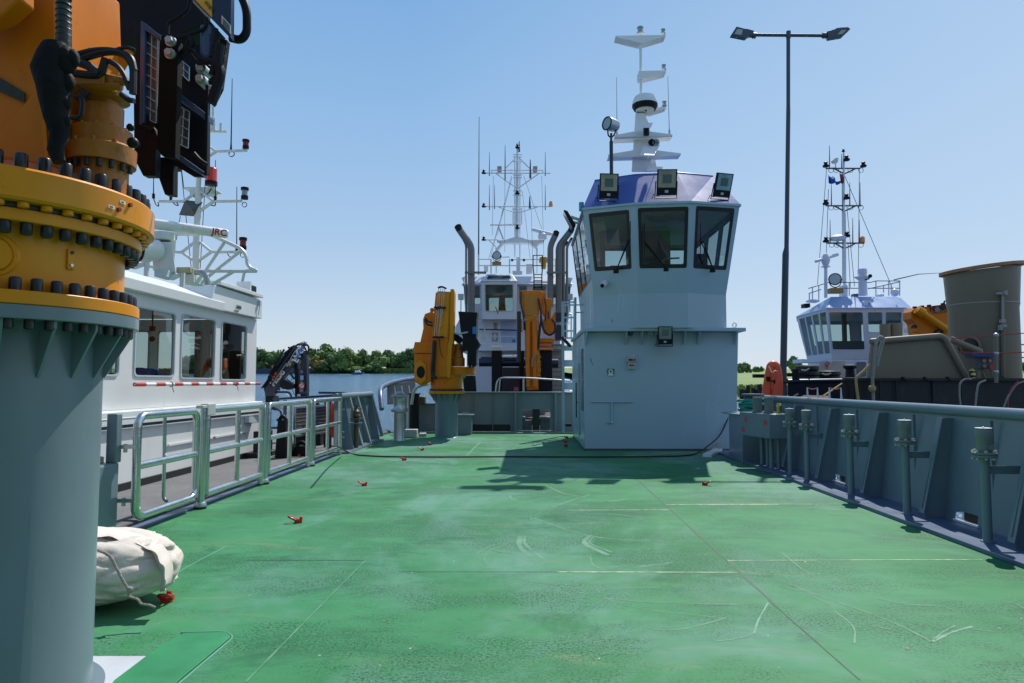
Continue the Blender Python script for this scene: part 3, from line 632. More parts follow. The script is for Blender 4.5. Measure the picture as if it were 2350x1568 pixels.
for x, y in ((4.33, 13.05), (4.44, 12.75)):
    M = MB(); M.lathe((x, y, 1.045), [(.085, 0), (.085, .25), (.09, .26), (.09, .285)], 20); M.lathe((x, y, 1.045), [(.11, 0), (.11, .02)], 20); link('vent_head', M, headm, t)
M = MB(); M.lathe((4.55, 12.55, 1.045), [(.05, 0), (.055, .02), (.05, .05), (.055, .07), (.05, .1), (.055, .12), (.05, .15), (.03, .18)], 16); link('brass_valve', M, mat("brass", (.45, .36, .12), .3, metal=1), t)
st = mat("sticker_red", (.62, .05, .04), .5, var=.1)
face0, face1 = Vector((4.08, 13.35, 0)), Vector((4.30, 12.35, 0)); dd = (face1 - face0).normalized(); nn = Vector((-dd.y, dd.x, 0)) * -1
if nn.x > 0: nn = -nn
for k, z in ((.18, .86), (.85, .84), (.08, .66)):
    p = face0 + dd * k + nn * .004 + Vector((0, 0, z)); M = MB(); M.add([p, p + dd * .10, p + dd * .10 + Vector((0, 0, .085)), p + Vector((0, 0, .085))], [(0, 1, 2, 3)]); s_ = link('sticker', M, st, bx, smooth=0)
    M = MB(); M.add([p + nn * .002 + dd * .02 + Vector((0, 0, .035)), p + nn * .002 + dd * .08 + Vector((0, 0, .035)), p + nn * .002 + dd * .08 + Vector((0, 0, .05)), p + nn * .002 + dd * .02 + Vector((0, 0, .05))], [(0, 1, 2, 3)])
# bollard locker with teal rope beside the tower, thick grey post
a = B5(1655, 955, y=13.9); b = B5(1640, 1310, z=0)
M = MB(); M.prism([(4.25, 13.75, 0.0), (4.95, 13.75, 0), (4.95, 15.4, 0), (4.47, 15.4, 0)], (0, 0, .93)); M.box(4.28, 4.97, 13.7, 15.3, .93, .955)
solo('bollard_locker', M, grey, "tall grey steel locker under the teal rope, between white tower and bulwark", 'locker', bevel=.01)
M = MB(); M.cyl((4.62, 14.2, .957), (4.62, 14.2, 1.32), .17, seg=24); M.lathe((4.62, 14.2, 1.32), [(.22, 0), (.23, .02), (.22, .05), (0, .055)], 24)
solo('bollard', M, grey_d, "short dark grey bollard wrapped in teal rope on the locker", 'bollard')
rnd = random.Random(3); pts = []
for k in range(150):
    a_ = k / 150 * 2 * PI * 9; r_ = .235 + .035 * math.sin(a_ * 1.7) + rnd.uniform(-.012, .012) + (.05 if k > 110 else 0)
    pts.append((4.62 + r_ * math.cos(a_), 14.2 + r_ * math.sin(a_), .99 + .27 * abs(((k / 75) % 2) - 1) + rnd.uniform(-.012, .012)))
M = MB(); M.tube(pts, .026, 7); M.tube(rounded([Vector(p) for p in ((4.45, 14.0, 1.25), (4.75, 13.85, 1.15), (4.98, 13.8, 1.0), (5.08, 13.6, .9))], .1), .026, 7); M.tube(rounded([Vector(p) for p in ((4.35, 14.1, 1.1), (4.62, 13.86, .99), (4.9, 13.9, 1.06), (5.05, 14.1, 1.2))], .1), .026, 7)
solo('mooring_rope', M, rope_t, "teal green mooring rope coiled in a messy heap round the bollard", 'rope')
M = MB(); M.tube([(4.62, 14.8, 1.28), (4.98, 14.9, 1.28)], .085, 14); M.tube([(5.05, 15.2, 1.26), (4.9, 15.2, 1.26)], .085, 12)
# ================================================================== far transverse bulwark
t = thing('bow_bulwark', (0, 22.3, 0), "grey transverse bulwark across the far end of the green deck", 'bulwark')
FY = 22.3
M = MB(); x0 = B1(40, 1150, y=FY).x; x1 = B1(1330, 1200, y=FY).x
wa = B1(925, 1190, y=FY); wb = B1(1140, 1362, y=FY)
M.box(-2.95, wa.x, FY, FY + .015, 0, 1.26); M.box(wb.x, 1.9, FY, FY + .015, 0, 1.26); M.box(wa.x, wb.x, FY, FY + .015, wa.z, 1.26)
M.box(-4.3, -2.95, FY, FY + .015, 0, .90); link('plating', M, grey, t, smooth=0)
M = MB(); M.box(-2.9, 1.95, FY - .10, FY + .15, 1.26, 1.30); M.box(-4.3, -2.9, FY - .1, FY + .15, .90, .93); link('top_rail', M, grey, t, bevel=.01)
for cx in (545, 700, 875, 1180, 1380):
    p = B1(cx, 1200, y=FY); M = MB(); w_ = .02 if cx in (545, 700) else .07
    M.box(p.x - w_ / 2, p.x + w_ / 2, FY - .05 - (.15 if w_ > .05 else 0), FY - .001, .02, 1.26); link('stiffener', M, grey, t, smooth=0)
for cx0, cx1 in ((540, 835),):
    a = B1(cx0, 1306, y=FY - .004); b = B1(cx1, 1358, y=FY - .004); M = MB(); L = rect_loop([(a.x, FY - .004, b.z), (b.x, FY - .004, b.z), (b.x, FY - .004, a.z), (a.x, FY - .004, a.z)], .06); M.add(L, [tuple(range(len(L)))]); f = link('freeing_port', M, black, t, smooth=0)
    M = MB(); M.bar((a.x, FY - .02, b.z - .01), (b.x, FY - .02, b.z - .01), .03, .02); link('port_lip', M, white_s, f)
M = MB(); M.bar((wa.x - .25, FY - .03, .05), (wb.x + .1, FY - .03, .05), .03, .02); link('port_lip', M, white_s, t)
# what stands in the opening: black fender post and two blue-grey steps
a = B1(1003, 1200, y=FY + .2); b = B1(1058, 1200, y=FY + .2)
M = MB(); M.box(a.x, b.x, FY + .1, FY + .4, 0, 1.0); link('fender_post', M, black, t)
for cx0, cx1 in ((925, 1000), (1062, 1138)):
    a = B1(cx0, 1245, y=FY + .3); b = B1(cx1, 1300, y=FY + .3); M = MB(); M.box(a.x, b.x, FY + .12, FY + .5, 0, b.z + .12); M.box(a.x, b.x if cx0 > 1000 else a.x + .1, FY + .1, FY + .6, b.z + .1, a.z); link('roller_block', M, grey_d, t, bevel=.02)
# galvanised hoop rail behind the far bulwark
M = MB(); pp = [B1(722, 1055, y=23.3), B1(735, 948, y=23.3), B1(950, 950, y=23.3), B1(1290, 972, y=23.3)]
M.tube(rounded(pp, .25), .03, 10); M.tube([B1(935, 1055, y=23.3), B1(935, 955, y=23.3)], .03, 10); M.tube([B1(748, 1055, y=23.3), B1(755, 965, y=23.3)], .02, 8)
solo('hoop_rail', M, galv, "pale rounded hoop rail just beyond the far transverse bulwark", 'rail')

# ================================================================== white tower
t = thing('wheelhouse_tower', (3, 16.3, 0), "tall white steel tower with a window-lined wheelhouse and blue roof on the green deck", 'wheelhouse')
tw = mat("tower_white_shade_tint", (0.35, 0.465, 0.54), 0.25, bump=.2, bscale=1.4, var=0.04, scale=1.2, streak=.8, dirt=(.45, .48, .5), dirt_amt=.03)  # white paint with the blue-grey of its shade put into the colour
Y0, Y1 = 16.25, 20.3
XL, XR = 1.33, 4.88
M = MB()
M.loft([(XL, Y0, 0), (XR, Y0, 0), (XR, Y1, 0), (XL, Y1, 0)], [(XL, Y0, 2.80), (XR + .1, Y0, 2.80), (XR + .1, Y1, 2.8), (XL, Y1, 2.8)])
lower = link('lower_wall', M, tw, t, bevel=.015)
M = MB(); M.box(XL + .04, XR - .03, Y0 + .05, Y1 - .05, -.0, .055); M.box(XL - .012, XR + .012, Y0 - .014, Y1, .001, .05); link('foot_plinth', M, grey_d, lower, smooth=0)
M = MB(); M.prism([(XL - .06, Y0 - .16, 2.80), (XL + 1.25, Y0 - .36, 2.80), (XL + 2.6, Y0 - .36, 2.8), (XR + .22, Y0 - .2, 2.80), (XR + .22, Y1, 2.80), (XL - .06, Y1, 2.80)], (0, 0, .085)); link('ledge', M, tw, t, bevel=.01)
for cx in (300, 660, 800, 1190, 1320, 1660):
    p = B5(cx, 180, y=Y0 - .1); M = MB(); s_ = 1 if cx < 400 else -1
    M.prism([(p.x, Y0 - .001, 2.80), (p.x, Y0 - .30, 2.80), (p.x, Y0 - .28, 2.74), (p.x, Y0 - .04, 2.50), (p.x, Y0 - .001, 2.5)], (.02, 0, 0)); link('bracket', M, tw, t, smooth=0)
# wheelhouse proper: rings of corners going round from the back left
def rg(z, pts): return [Vector((x, y, z)) for x, y in pts]
base = rg(2.87, [(1.52, 19.8), (1.56, 16.25), (2.55, 15.84), (3.70, 15.82), (4.69, 16.2), (4.69, 19.8)])
knu = rg(3.67, [(1.52, 19.8), (1.56, 16.25), (2.55, 15.82), (3.70, 15.80), (4.69, 16.2), (4.69, 19.8)])
eav = rg(5.68, [(1.30, 20.1), (1.30, 15.88), (2.44, 15.43), (3.68, 15.30), (4.87, 15.60), (4.92, 20.1)])
M = MB(); n = 6
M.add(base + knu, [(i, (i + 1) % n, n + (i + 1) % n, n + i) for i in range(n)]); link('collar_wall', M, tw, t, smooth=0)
M = MB(); loops = []; lm2 = 0
qs = [[knu[i], knu[(i + 1) % n], eav[(i + 1) % n], eav[i]] for i in range(n)]
# quads run BL BR TR TL when seen from outside: facets 1,2,3 face the viewer
specs = {1: [(.10, .88, .285, .935)], 2: [(.055, .955, .285, .945)], 3: [(.115, .90, .285, .955)], 4: [(.04, .30, .29, .94), (.35, .63, .29, .94), (.68, .96, .29, .94)], 5: [(.06, .46, .29, .94), (.54, .94, .29, .94)]}
for i, rects in specs.items(): loops += window_wall(M, qs[i], rects, .05, .03)
# port side: continuous dark glazing
q = qs[0]; side_loops = window_wall(M, q, [(.03, .33, .20, .97), (.34, .64, .20, .97), (.65, .97, .20, .97)], .03, .02)
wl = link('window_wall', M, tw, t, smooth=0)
blackframe = mat("black_window_frame", (0.010, 0.011, 0.012), .35, var=.3)
add_windows(t, loops, blackframe, glass_d, fw=.10, proud=.006, inset=.012)
add_windows(t, side_loops, blackframe, glass_d, fw=.03, proud=.006, inset=.008)
# interior: floor, console, seat, ceiling, back bulkhead bits
M = MB(); M.prism([knu[i] + (quad_mid(knu) - knu[i]) * .03 + Vector((0, 0, .25)) for i in range(6)], (0, 0, .03)); link('cabin_floor', M, inside, t, smooth=0)
M = MB(); M.prism([eav[i] + (quad_mid(eav) - eav[i]) * .03 + Vector((0, 0, -.04)) for i in range(6)], (0, 0, .03)); link('cabin_ceiling', M, inside_w, t, smooth=0)
M = MB(); M.box(1.9, 4.45, 16.25, 16.75, 3.95, 4.30); M.box(2.1, 3.0, 17.4, 18.2, 3.95, 4.6); link('console', M, inside, t, bevel=.03)
M = MB(); M.box(2.62, 3.75, 17.9, 18.0, 3.95, 5.6); M.box(1.9, 2.05, 18.0, 19.4, 3.95, 5.6); M.box(4.2, 4.3, 17.8, 17.9, 3.95, 5.6); link('bulkhead', M, inside, t)
M = MB(); M.box(1.9, 4.45, 16.2, 16.3, 4.30, 4.33); link('wood_trim', M, wood, t)
M = MB(); M.box(3.95, 4.35, 16.5, 16.56, 4.36, 4.72); M.bar((4.15, 16.53, 4.33), (4.15, 16.53, 4.4), .05); link('monitor', M, black_p, t)
M = MB(); M.tube(rounded([Vector(p) for p in ((3.25, 16.4, 4.3), (3.25, 16.4, 4.58), (3.65, 16.4, 4.6))], .1), .02, 8); link('brass_hoop', M, mat("yellow_pipe", (.5, .33, .05), .4), t)
# roof
rt = rg(6.62, [(1.95, 19.2), (1.66, 16.75), (2.58, 16.30), (3.57, 16.15), (4.50, 16.45), (4.3, 19.2)])
ev2 = [p + (p - quad_mid(eav)) * .008 + Vector((0, 0, .012)) for p in eav]
M = MB(); M.add(ev2 + rt, [(i, (i + 1) % n, n + (i + 1) % n, n + i) for i in range(n)] + [tuple(range(n, 2 * n)), tuple(range(n))[::-1]]); roof = link('roof', M, bluepaint, t, smooth=0, bevel=.008)
M = MB(); M.tube([rt[1], rt[2], rt[3], rt[4]], .015, 6); link('roof_edge', M, bluepaint, roof)
M = MB()
for i in range(5): M.bar(ev2[i] + Vector((0, 0, -.02)), ev2[i + 1] + Vector((0, 0, -.02)), .03, .05)
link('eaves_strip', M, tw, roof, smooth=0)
# wipers
for cx, cy, tops in ((710, 840, [(870, 470), (850, 480)]), (1270, 820, [(1030, 495), (1055, 540)]), (1795, 830, [(1660, 490), (1690, 500)])):
    p = B4(cx, cy, y=15.72); M = MB(); M.obox(p, (.12, .10, .10)); w_ = link('wiper', M, black_p, t, bevel=.02)
    for tx, ty in tops:
        M = MB(); q_ = B4(tx, ty, y=15.42); M.tube([p + Vector((0, -.05, .02)), q_], .012, 6); link('wiper_arm', M, black_p, w_)
    q_ = B4(*tops[0], y=15.42); d = Vector((0, -.035, .33)); M = MB(); M.tube([q_ + d * 1.15, q_ - d * 1.2], .010, 6); link('wiper_blade', M, black_p, w_)
# camera pod and small things on the collar / lower wall
a = B4(600, 960, y=16.0); b = B4(555, 1003, y=15.80); M = MB(); M.tube([a + Vector((0, .15, 0)), b], [.075, .06], 16); cp = link('camera_housing', M, white_s, t)
M = MB(); M.tube([b + Vector((.0, -.001, 0)), b + (b - a).normalized() * .02], .048, 16); link('camera_lens', M, black_p, cp)
M = MB(); a = B5(345, 825, y=Y0 - .03); b = B5(725, 828, y=Y0 - .03); c = B5(537, 826, y=Y0 - .03); d = B5(537, 1015, y=Y0 - .03)
M.tube([a, b], .014, 8); M.tube([c, d], .022, 8); M.sphere(d, .035, 8); M.obox(d - Vector((.05, 0, .0)), (.09, .04, .02)); link('wash_pipe', M, tw, t)
def wallbox(cr, x0, y0, x1, y1, yp, dep, m_, nm, par, bevel=.004):
    a = cr(x0, y0, y=yp); b = cr(x1, y1, y=yp); M = MB(); M.box(a.x, b.x, yp, yp + dep, b.z, a.z); return link(nm, M, m_, par, bevel=bevel)
gs = wallbox(B5, 495, 525, 559, 591, Y0 - .012, .008, mat("sign_green", (.01, .16, .06), .4), 'lifebuoy_sign', t, 0)
c = B5(526, 552, y=Y0 - .016); M = MB(); M.torus(c, .042, .015, (0, 1, 0), 20, 6); link('sign_emblem', M, white_s, gs)
p = B5(500, 588, y=Y0 - .017); q_ = B5(553, 588, y=Y0 - .017); M = MB(); M.add([p, q_, q_ + Vector((0, 0, .045)), p + Vector((0, 0, .045))], [(0, 1, 2, 3)]); link('sign_panel', M, white_s, gs, smooth=0)
palebox = mat("pale_switch", (.45, .46, .45), .45, var=.08)
sb = wallbox(B5, 675, 425, 765, 465, Y0 - .10, .10, palebox, 'push_button_box', t)
wallbox(B5, 682, 398, 747, 424, Y0 - .06, .06, palebox, 'push_button_box', t); sb2 = wallbox(B5, 685, 466, 755, 525, Y0 - .08, .08, palebox, 'push_button_box', t)
for cx, m_ in ((697, black), (718, black), (745, red)):
    p = B5(cx, 442, y=Y0 - .11); M = MB(); M.cyl(p, p + Vector((0, -.03, 0)), .024, seg=12); link('button', M, m_, sb)
for cx, m_ in ((707, black), (730, red)):
    p = B5(cx, 492, y=Y0 - .09); M = MB(); M.cyl(p, p + Vector((0, -.03, 0)), .02, seg=12); link('button', M, m_, sb2)
p = B5(708, 200, y=Y0 - .001); M = MB(); M.cyl(p, p + Vector((0, -.10, 0)), .07, .05, 16); link('horn', M, grey_d, t)
wallbox(B5, 862, 185, 918, 222, Y0 - .05, .05, palebox, 'junction_box', t); wallbox(B5, 925, 185, 960, 222, Y0 - .05, .05, palebox, 'junction_box', t)
p = B5(1655, 128, y=16.3); M = MB(); M.torus(p, .055, .018, (1, .6, 0), 16, 8); link('lifting_eye', M, white_s, t)
M = MB(); p = B4(320, 115, y=16.0); M.cyl(p - Vector((0, 0, .1)), p + Vector((0, 0, .1)), .06, seg=16); link('side_light', M, mat("cyan_lens", (.02, .3, .4), .15), t)
# louvre, door and handles on the port side
M = MB()
for k in range(26): M.bar((XL - .015, 17.0, .95 + k * .058), (XL - .015, 16.45, .95 + k * .058), .02, .03)
lv = link('louvre', M, grey_d, t, smooth=0)
M = MB(); M.prism(rect_loop([(XL - .004, 17.6, .25), (XL - .004, 18.5, .25), (XL - .004, 18.5, 2.1), (XL - .004, 17.6, 2.1)], .12), (-.03, 0, 0)); dr = link('side_door', M, tw, t)
M = MB(); M.tube([(XL - .09, 17.7, .7), (XL - .09, 17.7, 1.6)], .015, 8); M.bar((XL - .09, 17.7, 1.1), (XL - .03, 17.7, 1.1), .02); link('handle', M, black_p, dr)
for pts, d in (([(655, 1385), (665, 1398), (668, 1418)], 15.80), ):
    M = MB(); M.tube([B4(x, y, y=d) for x, y in pts], .008, 5); link('scrape', M, black, t)
for pts in ([(340, 425), (350, 460), (362, 490)],): M = MB(); M.tube([B5(x, y, y=Y0 - .002) for x, y in pts], .006, 5); link('scrape', M, grey_d, t)
# floodlights on roof and ledge
def floodlight(p, s, yaw, pitch, label, name='floodlight', group='black floodlights on the white tower'):
    """s = housing width; faces -Y before rotation"""
    F0 = thing(name, p, label, 'floodlight', group)
    m = Matrix.Rotation(yaw, 3, 'Z') @ Matrix.Rotation(pitch, 3, 'X'); P0 = Vector(p)
    def T(pts): return [P0 + m @ Vector(q) for q in pts]
    H = s * 1.28
    M = MB(); o = [(-s / 2, 0), (s / 2, 0), (s / 2, H), (-s / 2, H)]
    M.loft(T([(x, -.06 * s, z) for x, z in o]), T([(x * .94, .12 * s, z * .98 + .01 * s) for x, z in o])); M.add(M.v[:0], [])
    for k in range(7): M.loft(T([(-s * .4, .10 * s, H * (.12 + k * .12)), (s * .4, .10 * s, H * (.12 + k * .12)), (s * .4, .19 * s, H * (.12 + k * .12)), (-s * .4, .19 * s, H * (.12 + k * .12))]), T([(-s * .4, .10 * s, H * (.14 + k * .12)), (s * .4, .10 * s, H * (.14 + k * .12)), (s * .4, .19 * s, H * (.14 + k * .12)), (-s * .4, .19 * s, H * (.14 + k * .12))]))
    hs = link('housing', M, black_p, F0, smooth=0)
    y = -.062 * s; o = T([(-.43 * s, y, .30 * H), (.43 * s, y, .30 * H), (.43 * s, y, .96 * H), (-.43 * s, y, .96 * H)]); i_ = T([(-.23 * s, y + .04 * s, .46 * H), (.23 * s, y + .04 * s, .46 * H), (.23 * s, y + .04 * s, .80 * H), (-.23 * s, y + .04 * s, .80 * H)])
    o = T([(-.43 * s, y - .004, .30 * H), (.43 * s, y - .004, .30 * H), (.43 * s, y - .004, .96 * H), (-.43 * s, y - .004, .96 * H)]); i_ = T([(-.23 * s, y - .003, .46 * H), (.23 * s, y - .003, .46 * H), (.23 * s, y - .003, .80 * H), (-.23 * s, y - .003, .80 * H)])
    M = MB(); M.ring(o, i_); rf = link('reflector', M, mat("reflector", (.42, .52, .46), .12, metal=.9, var=.3), F0, smooth=0)
    M = MB(); M.add(i_, [(0, 1, 2, 3)]); link('led_panel', M, mat("led_panel", (.10, .14, .13), .3, var=.2, scale=40), rf, smooth=0)
    M = MB(); M.add(T([(-.09 * s, y, .10 * H), (.09 * s, y, .10 * H), (.09 * s, y, .20 * H), (-.09 * s, y, .20 * H)]), [(0, 1, 2, 3)]); link('sensor_plate', M, palebox, F0, smooth=0)
    M = MB(); M.tube(T([(-.53 * s, .06 * s, .55 * H), (-.55 * s, .1 * s, -.10 * H), (.55 * s, .1 * s, -.10 * H), (.53 * s, .06 * s, .55 * H)]), .014, 6); link('bracket', M, black_p, F0)
    M = MB(); M.tube(rounded(T([(-.3 * s, .1 * s, 0), (-.5 * s, .1 * s, -.02 * s), (-.62 * s, .1 * s, .1 * s), (-.66 * s, .12 * s, -.12 * s), (-.7 * s, .16 * s, -.14 * s)]), .05), .008, 5); link('lead', M, black, F0)
    return F0
p = B3(350, 1450, y=15.62); floodlight(p, .44, R(6), R(12), "black floodlight at the left end of the tower's blue roof edge")
p = B3(822, 1425, y=15.32); floodlight(p, .45, 0, R(14), "black floodlight in the middle of the tower's blue roof edge")
p = B3(1268, 1440, y=15.50); floodlight(p, .42, R(18), R(20), "black floodlight at the right end of the tower's blue roof edge")
p = B5(1021, 303, y=15.9); floodlight(p, .33, 0, R(8), "small black floodlight under the white ledge of the tower")
# floodlight pushed out to port on an arm
t2 = thing('side_floodlight', B4(200, 320, y=16.6), "floodlight seen edge on, sticking out on an arm from the wheelhouse's left side", 'floodlight', 'black floodlights on the white tower')
M = MB(); a, b = B4(120, 145, y=16.4), B4(225, 350, y=16.4); d = (b - a); nx = Vector((-d.z, 0, d.x)).normalized() * .05
M.prism([a, b, b + nx * 2.0 + d * -.05, a + nx * 1.4 + d * .12], (0, .35, 0)); link('housing', M, black_p, t2, bevel=.02)
M = MB(); M.prism([a - nx * .15 + d * .05, b - nx * .15 - d * .03, b - nx * .45 - d * .05, a - nx * .45 + d * .08], (0, .33, 0)); link('lens', M, lens, t2, smooth=0)
M = MB(); M.bar(B4(200, 230, y=16.5), B4(305, 265, y=16.5), .06); M.bar(B4(225, 290, y=16.5), B4(295, 300, y=16.5), .05); link('arm', M, galv, t2, smooth=0)

# tower mast
YM = 17.6
t = thing('radar_mast', B3(630, 1215, y=YM), "white signal mast with winged crossbars and radar dome on the tower's roof", 'mast')
c = lambda x, y, d=0: B3(x, y, y=YM + d)
M = MB(); w1 = .33
M.loft([c(540, 1235, -.25), c(705, 1235, -.25), c(705, 1235, .3), c(540, 1235, .3)], [c(572, 755, -.12), c(655, 755, -.12), c(655, 755, .15), c(572, 755, .15)]); col_ = link('column', M, white, t, bevel=.01)
M = MB(); M.loft([c(700, 1235, .35), c(750, 1235, .35), c(750, 1235, .5), c(700, 1235, .5)], [c(640, 755, .1), c(682, 840, .1), c(682, 840, .2), c(640, 755, .2)]); link('column_fin', M, white, col_, smooth=0)
def wing(L, Rr, mid0, mid1, ytop, dep=.32, par=None, thick=26):
    (lx, ly), (rx, ry) = L, Rr
    M = MB(); M.prism([c(lx, ly, -.1), c(lx, ly + thick * .35, -.1), c(mid0, mid1, -.1), c(mid0 + 30, mid1, -.1), c(rx, ry + thick * .35, -.1), c(rx, ry, -.1)], (0, dep, 0)); return link('crossbar', M, white, par or t, smooth=0)
wing((410, 125), (818, 118), 605, 182, 120)
M = MB(); M.prism([c(598, 412, -.1), c(820, 406, -.1), c(820, 424, -.1), c(650, 470, -.1), c(600, 470, -.1)], (0, .3, 0)); link('crossbar', M, white, t, smooth=0)
M = MB(); M.prism([c(690, 712, .2), c(820, 700, .2), c(820, 715, .2), c(700, 752, .2), c(640, 752, .2)], (0, .25, 0)); link('crossbar', M, white, t, smooth=0)
for (pts) in ([(400, 965), (400, 935), (555, 905), (690, 905), (872, 928), (872, 945), (700, 965), (560, 965)], [(350, 1112), (350, 1092), (545, 1058), (745, 1058), (941, 1082), (941, 1095), (740, 1114), (545, 1114)]):
    M = MB(); M.prism([c(x, y, -.32) for x, y in pts], (0, .02, 0)); M.prism([c(pts[0][0], pts[0][1], -.32), c(pts[1][0], pts[1][1] + 18, -.32), c(pts[-4][0], pts[-4][1] + 12, -.32), c(pts[-3][0], pts[-3][1], -.32)], (0, .34, 0)); link('crossbar', M, white, t, smooth=0)
def plate(pts, d0, dd_, name='lamp_shelf', th=.02):
    M = MB(); A = [c(x, y, d) for (x, y), d in zip(pts, d0)]; M.prism(A, (0, .0, -th)); return link(name, M, white, t, smooth=0)
plate([(612, 870), (697, 868), (713, 833), (622, 838)], (-.75, -.75, -.35, -.35), 0); plate([(605, 1095), (725, 1095), (770, 1012), (640, 1016)], (-.95, -.95, -.3, -.3), 0); plate([(658, 1222), (780, 1222), (796, 1192), (680, 1188)], (-.8, -.8, -.3, -.3), 0)
M = MB(); M.prism([c(660, 1095, -.7), c(668, 1140, -.35), c(690, 1032, -.35)], (.02, 0, 0)); M.prism([c(650, 868, -.6), c(655, 905, -.35), c(665, 850, -.35)], (.02, 0, 0)); link('shelf_bracket', M, white, t, smooth=0)
M = MB(); M.tube([c(617, 600), c(613, 170)], .036, 14); link('top_pole', M, white, t)
rd = thing('radar_dome', c(645, 745, -.05), "white radar dome with dark band below the mast's thin pole", 'radar')
cc = c(648, 700, -.05); rx_ = (c(752, 700, -.05) - c(545, 700, -.05)).length / 2
M = MB(); M.lathe(cc, [(rx_ * .9, -.03), (rx_ * .98, .02), (rx_ * .99, .06), (rx_ * .93, .17), (rx_ * .78, .255), (rx_ * .4, .285), (0, .29)], 40); link('dome', M, white, rd)
M = MB(); M.lathe(cc, [(rx_ * .7, -.10), (rx_ * .86, -.09), (rx_, -.01), (rx_ * 1.0, .035), (rx_ * .96, .04)], 40); link('band', M, black_p, rd)
M = MB(); M.lathe(cc, [(rx_ * .3, -.17), (rx_ * .66, -.15), (rx_ * .72, -.11), (rx_ * .72, -.08)], 40); link('base_pan', M, cream, rd)
M = MB(); M.box(cc.x - .02, cc.x + .02, cc.y - rx_ * .5, cc.y - rx_ * .45, cc.z - .2, cc.z - .15); link('drain_plug', M, black_p, rd)
def navlamp(p, s=.09, m_=None, group='small lamps on the white mast', lab=''):
    t = thing('navigation_lamp', p, lab, 'lamp', group)
    M = MB(); M.lathe(p, [(s * .8, 0), (s * .8, s * .3), (s * .5, s * .35)], 14); M.cyl(p, Vector(p) + Vector((0, 0, s * 1.4)), s * .1, seg=6); M.lathe(Vector(p) + Vector((0, 0, s * 1.3)), [(s * .75, 0), (s * .75, s * .25), (s * .3, s * .45)], 14); link('casing', M, galv if m_ is None else black_p, t)
    M = MB(); M.lathe(p, [(s * .6, s * .3), (s * .6, s * 1.3)], 14); link('lens', M, lens if m_ is None else m_, t); return t
for (x, y, s_, lab) in ((611, 112, .12, "lamp cluster on the very top of the white tower's mast"), (797, 110, .08, "small lamp at the right tip of the mast's topmost crossbar"), (802, 400, .08, "small lamp at the tip of the mast's second crossbar"), (807, 697, .08, "small lamp on the short bar beside the radar dome")):
    navlamp(c(x, y), s_, lab=lab)
p = c(660, 935, -.5); M = MB(); M.cyl(p, p + Vector((0, 0, .2)), .075, seg=14); solo('mast_lamp', M, black_p, "black lamp in front of the mast on the upper shelf's bracket", 'lamp')
for x in (704, 740):
    p = c(x, 993, -.4); M = MB(); M.lathe(p, [(.02, .2), (.05, .12), (.09, 0), (.085, -.005), (.0, .06)], 16, axis=(0.1, 1, .1)); solo('horn_speaker', M, galv if x > 720 else black_p, "bright steel horn beside the mast" if x > 720 else "dark horn next to the mast's column", 'horn', 'pair of horns on the mast')
for (x0, y0, x1, y1, lab) in ((421, 935, 418, 462, "left whip antenna standing on the mast's lower crossbar behind the searchlight"), (848, 915, 835, 455, "right whip antenna standing at the tip of the mast's crossbar")):
    M = MB(); M.tube([c(x0, y0), c(x0 + (x1 - x0) * .1, y0 - (y0 - y1) * .1), c(x1, y1)], [.022, .011, .007], 6); M.cyl(c(x0, y0 + 14), c(x0, y0 - 20), .028, seg=8); solo('whip_antenna', M, galv, lab, 'antenna', 'whip antennas on the white mast')
# searchlight on a dark pole
t = thing('searchlight', B3(376, 1250, y=16.6), "searchlight with round glass on a dark pole at the tower roof's left", 'searchlight')
c2 = lambda x, y, d=0: B3(x, y, y=16.6 + d)
M = MB(); M.tube([c2(376, 1260), c2(374, 985)], .045, 12); M.tube([c2(374, 985), c2(374, 920)], .03, 10); link('pole', M, navy, t)
M = MB(); M.tube(rounded([c2(343, 870), c2(350, 940), c2(374, 955), c2(398, 935), c2(418, 880)], .1), .018, 6); link('yoke', M, black_p, t)
cc = c2(375, 850); ax = Vector((-.75, -.55, .02)).normalized(); M = MB(); M.lathe(cc, [(.13, -.17), (.15, -.1), (.165, .05), (.165, .14)], 28, axis=ax); link('drum', M, galv, t)
M = MB(); M.torus(cc + ax * .15, .158, .016, ax, 28, 8); link('rim', M, black_p, t); M = MB(); M.cyl(cc + ax * .10, cc + ax * .145, .15, seg=28); link('glass_front', M, lens, t)
# white guard frame and ladder at the tower's port side
t = thing('guard_ladder', B1(1240, 1360, y=20.6), "white caged ladder frame with rounded openings left of the tower's side wall", 'ladder')
g = lambda x, y, d=20.6: B1(x, y, y=d)
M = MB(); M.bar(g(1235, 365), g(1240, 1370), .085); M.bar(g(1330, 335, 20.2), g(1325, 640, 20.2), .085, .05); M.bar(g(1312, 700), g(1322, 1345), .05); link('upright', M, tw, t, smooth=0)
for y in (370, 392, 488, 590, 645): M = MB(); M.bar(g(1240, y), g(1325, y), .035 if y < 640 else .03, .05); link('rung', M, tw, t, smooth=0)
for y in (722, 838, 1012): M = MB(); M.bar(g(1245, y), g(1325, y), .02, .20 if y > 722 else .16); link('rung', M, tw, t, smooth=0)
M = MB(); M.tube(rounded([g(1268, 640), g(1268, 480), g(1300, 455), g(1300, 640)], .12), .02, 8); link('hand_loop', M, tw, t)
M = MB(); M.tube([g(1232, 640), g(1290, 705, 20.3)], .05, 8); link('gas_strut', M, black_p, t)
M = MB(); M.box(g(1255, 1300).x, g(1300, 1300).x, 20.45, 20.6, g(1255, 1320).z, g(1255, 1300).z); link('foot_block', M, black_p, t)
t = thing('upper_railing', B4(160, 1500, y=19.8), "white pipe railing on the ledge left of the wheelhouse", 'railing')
M = MB(); q_ = lambda x, y: B4(x, y, y=18.9)
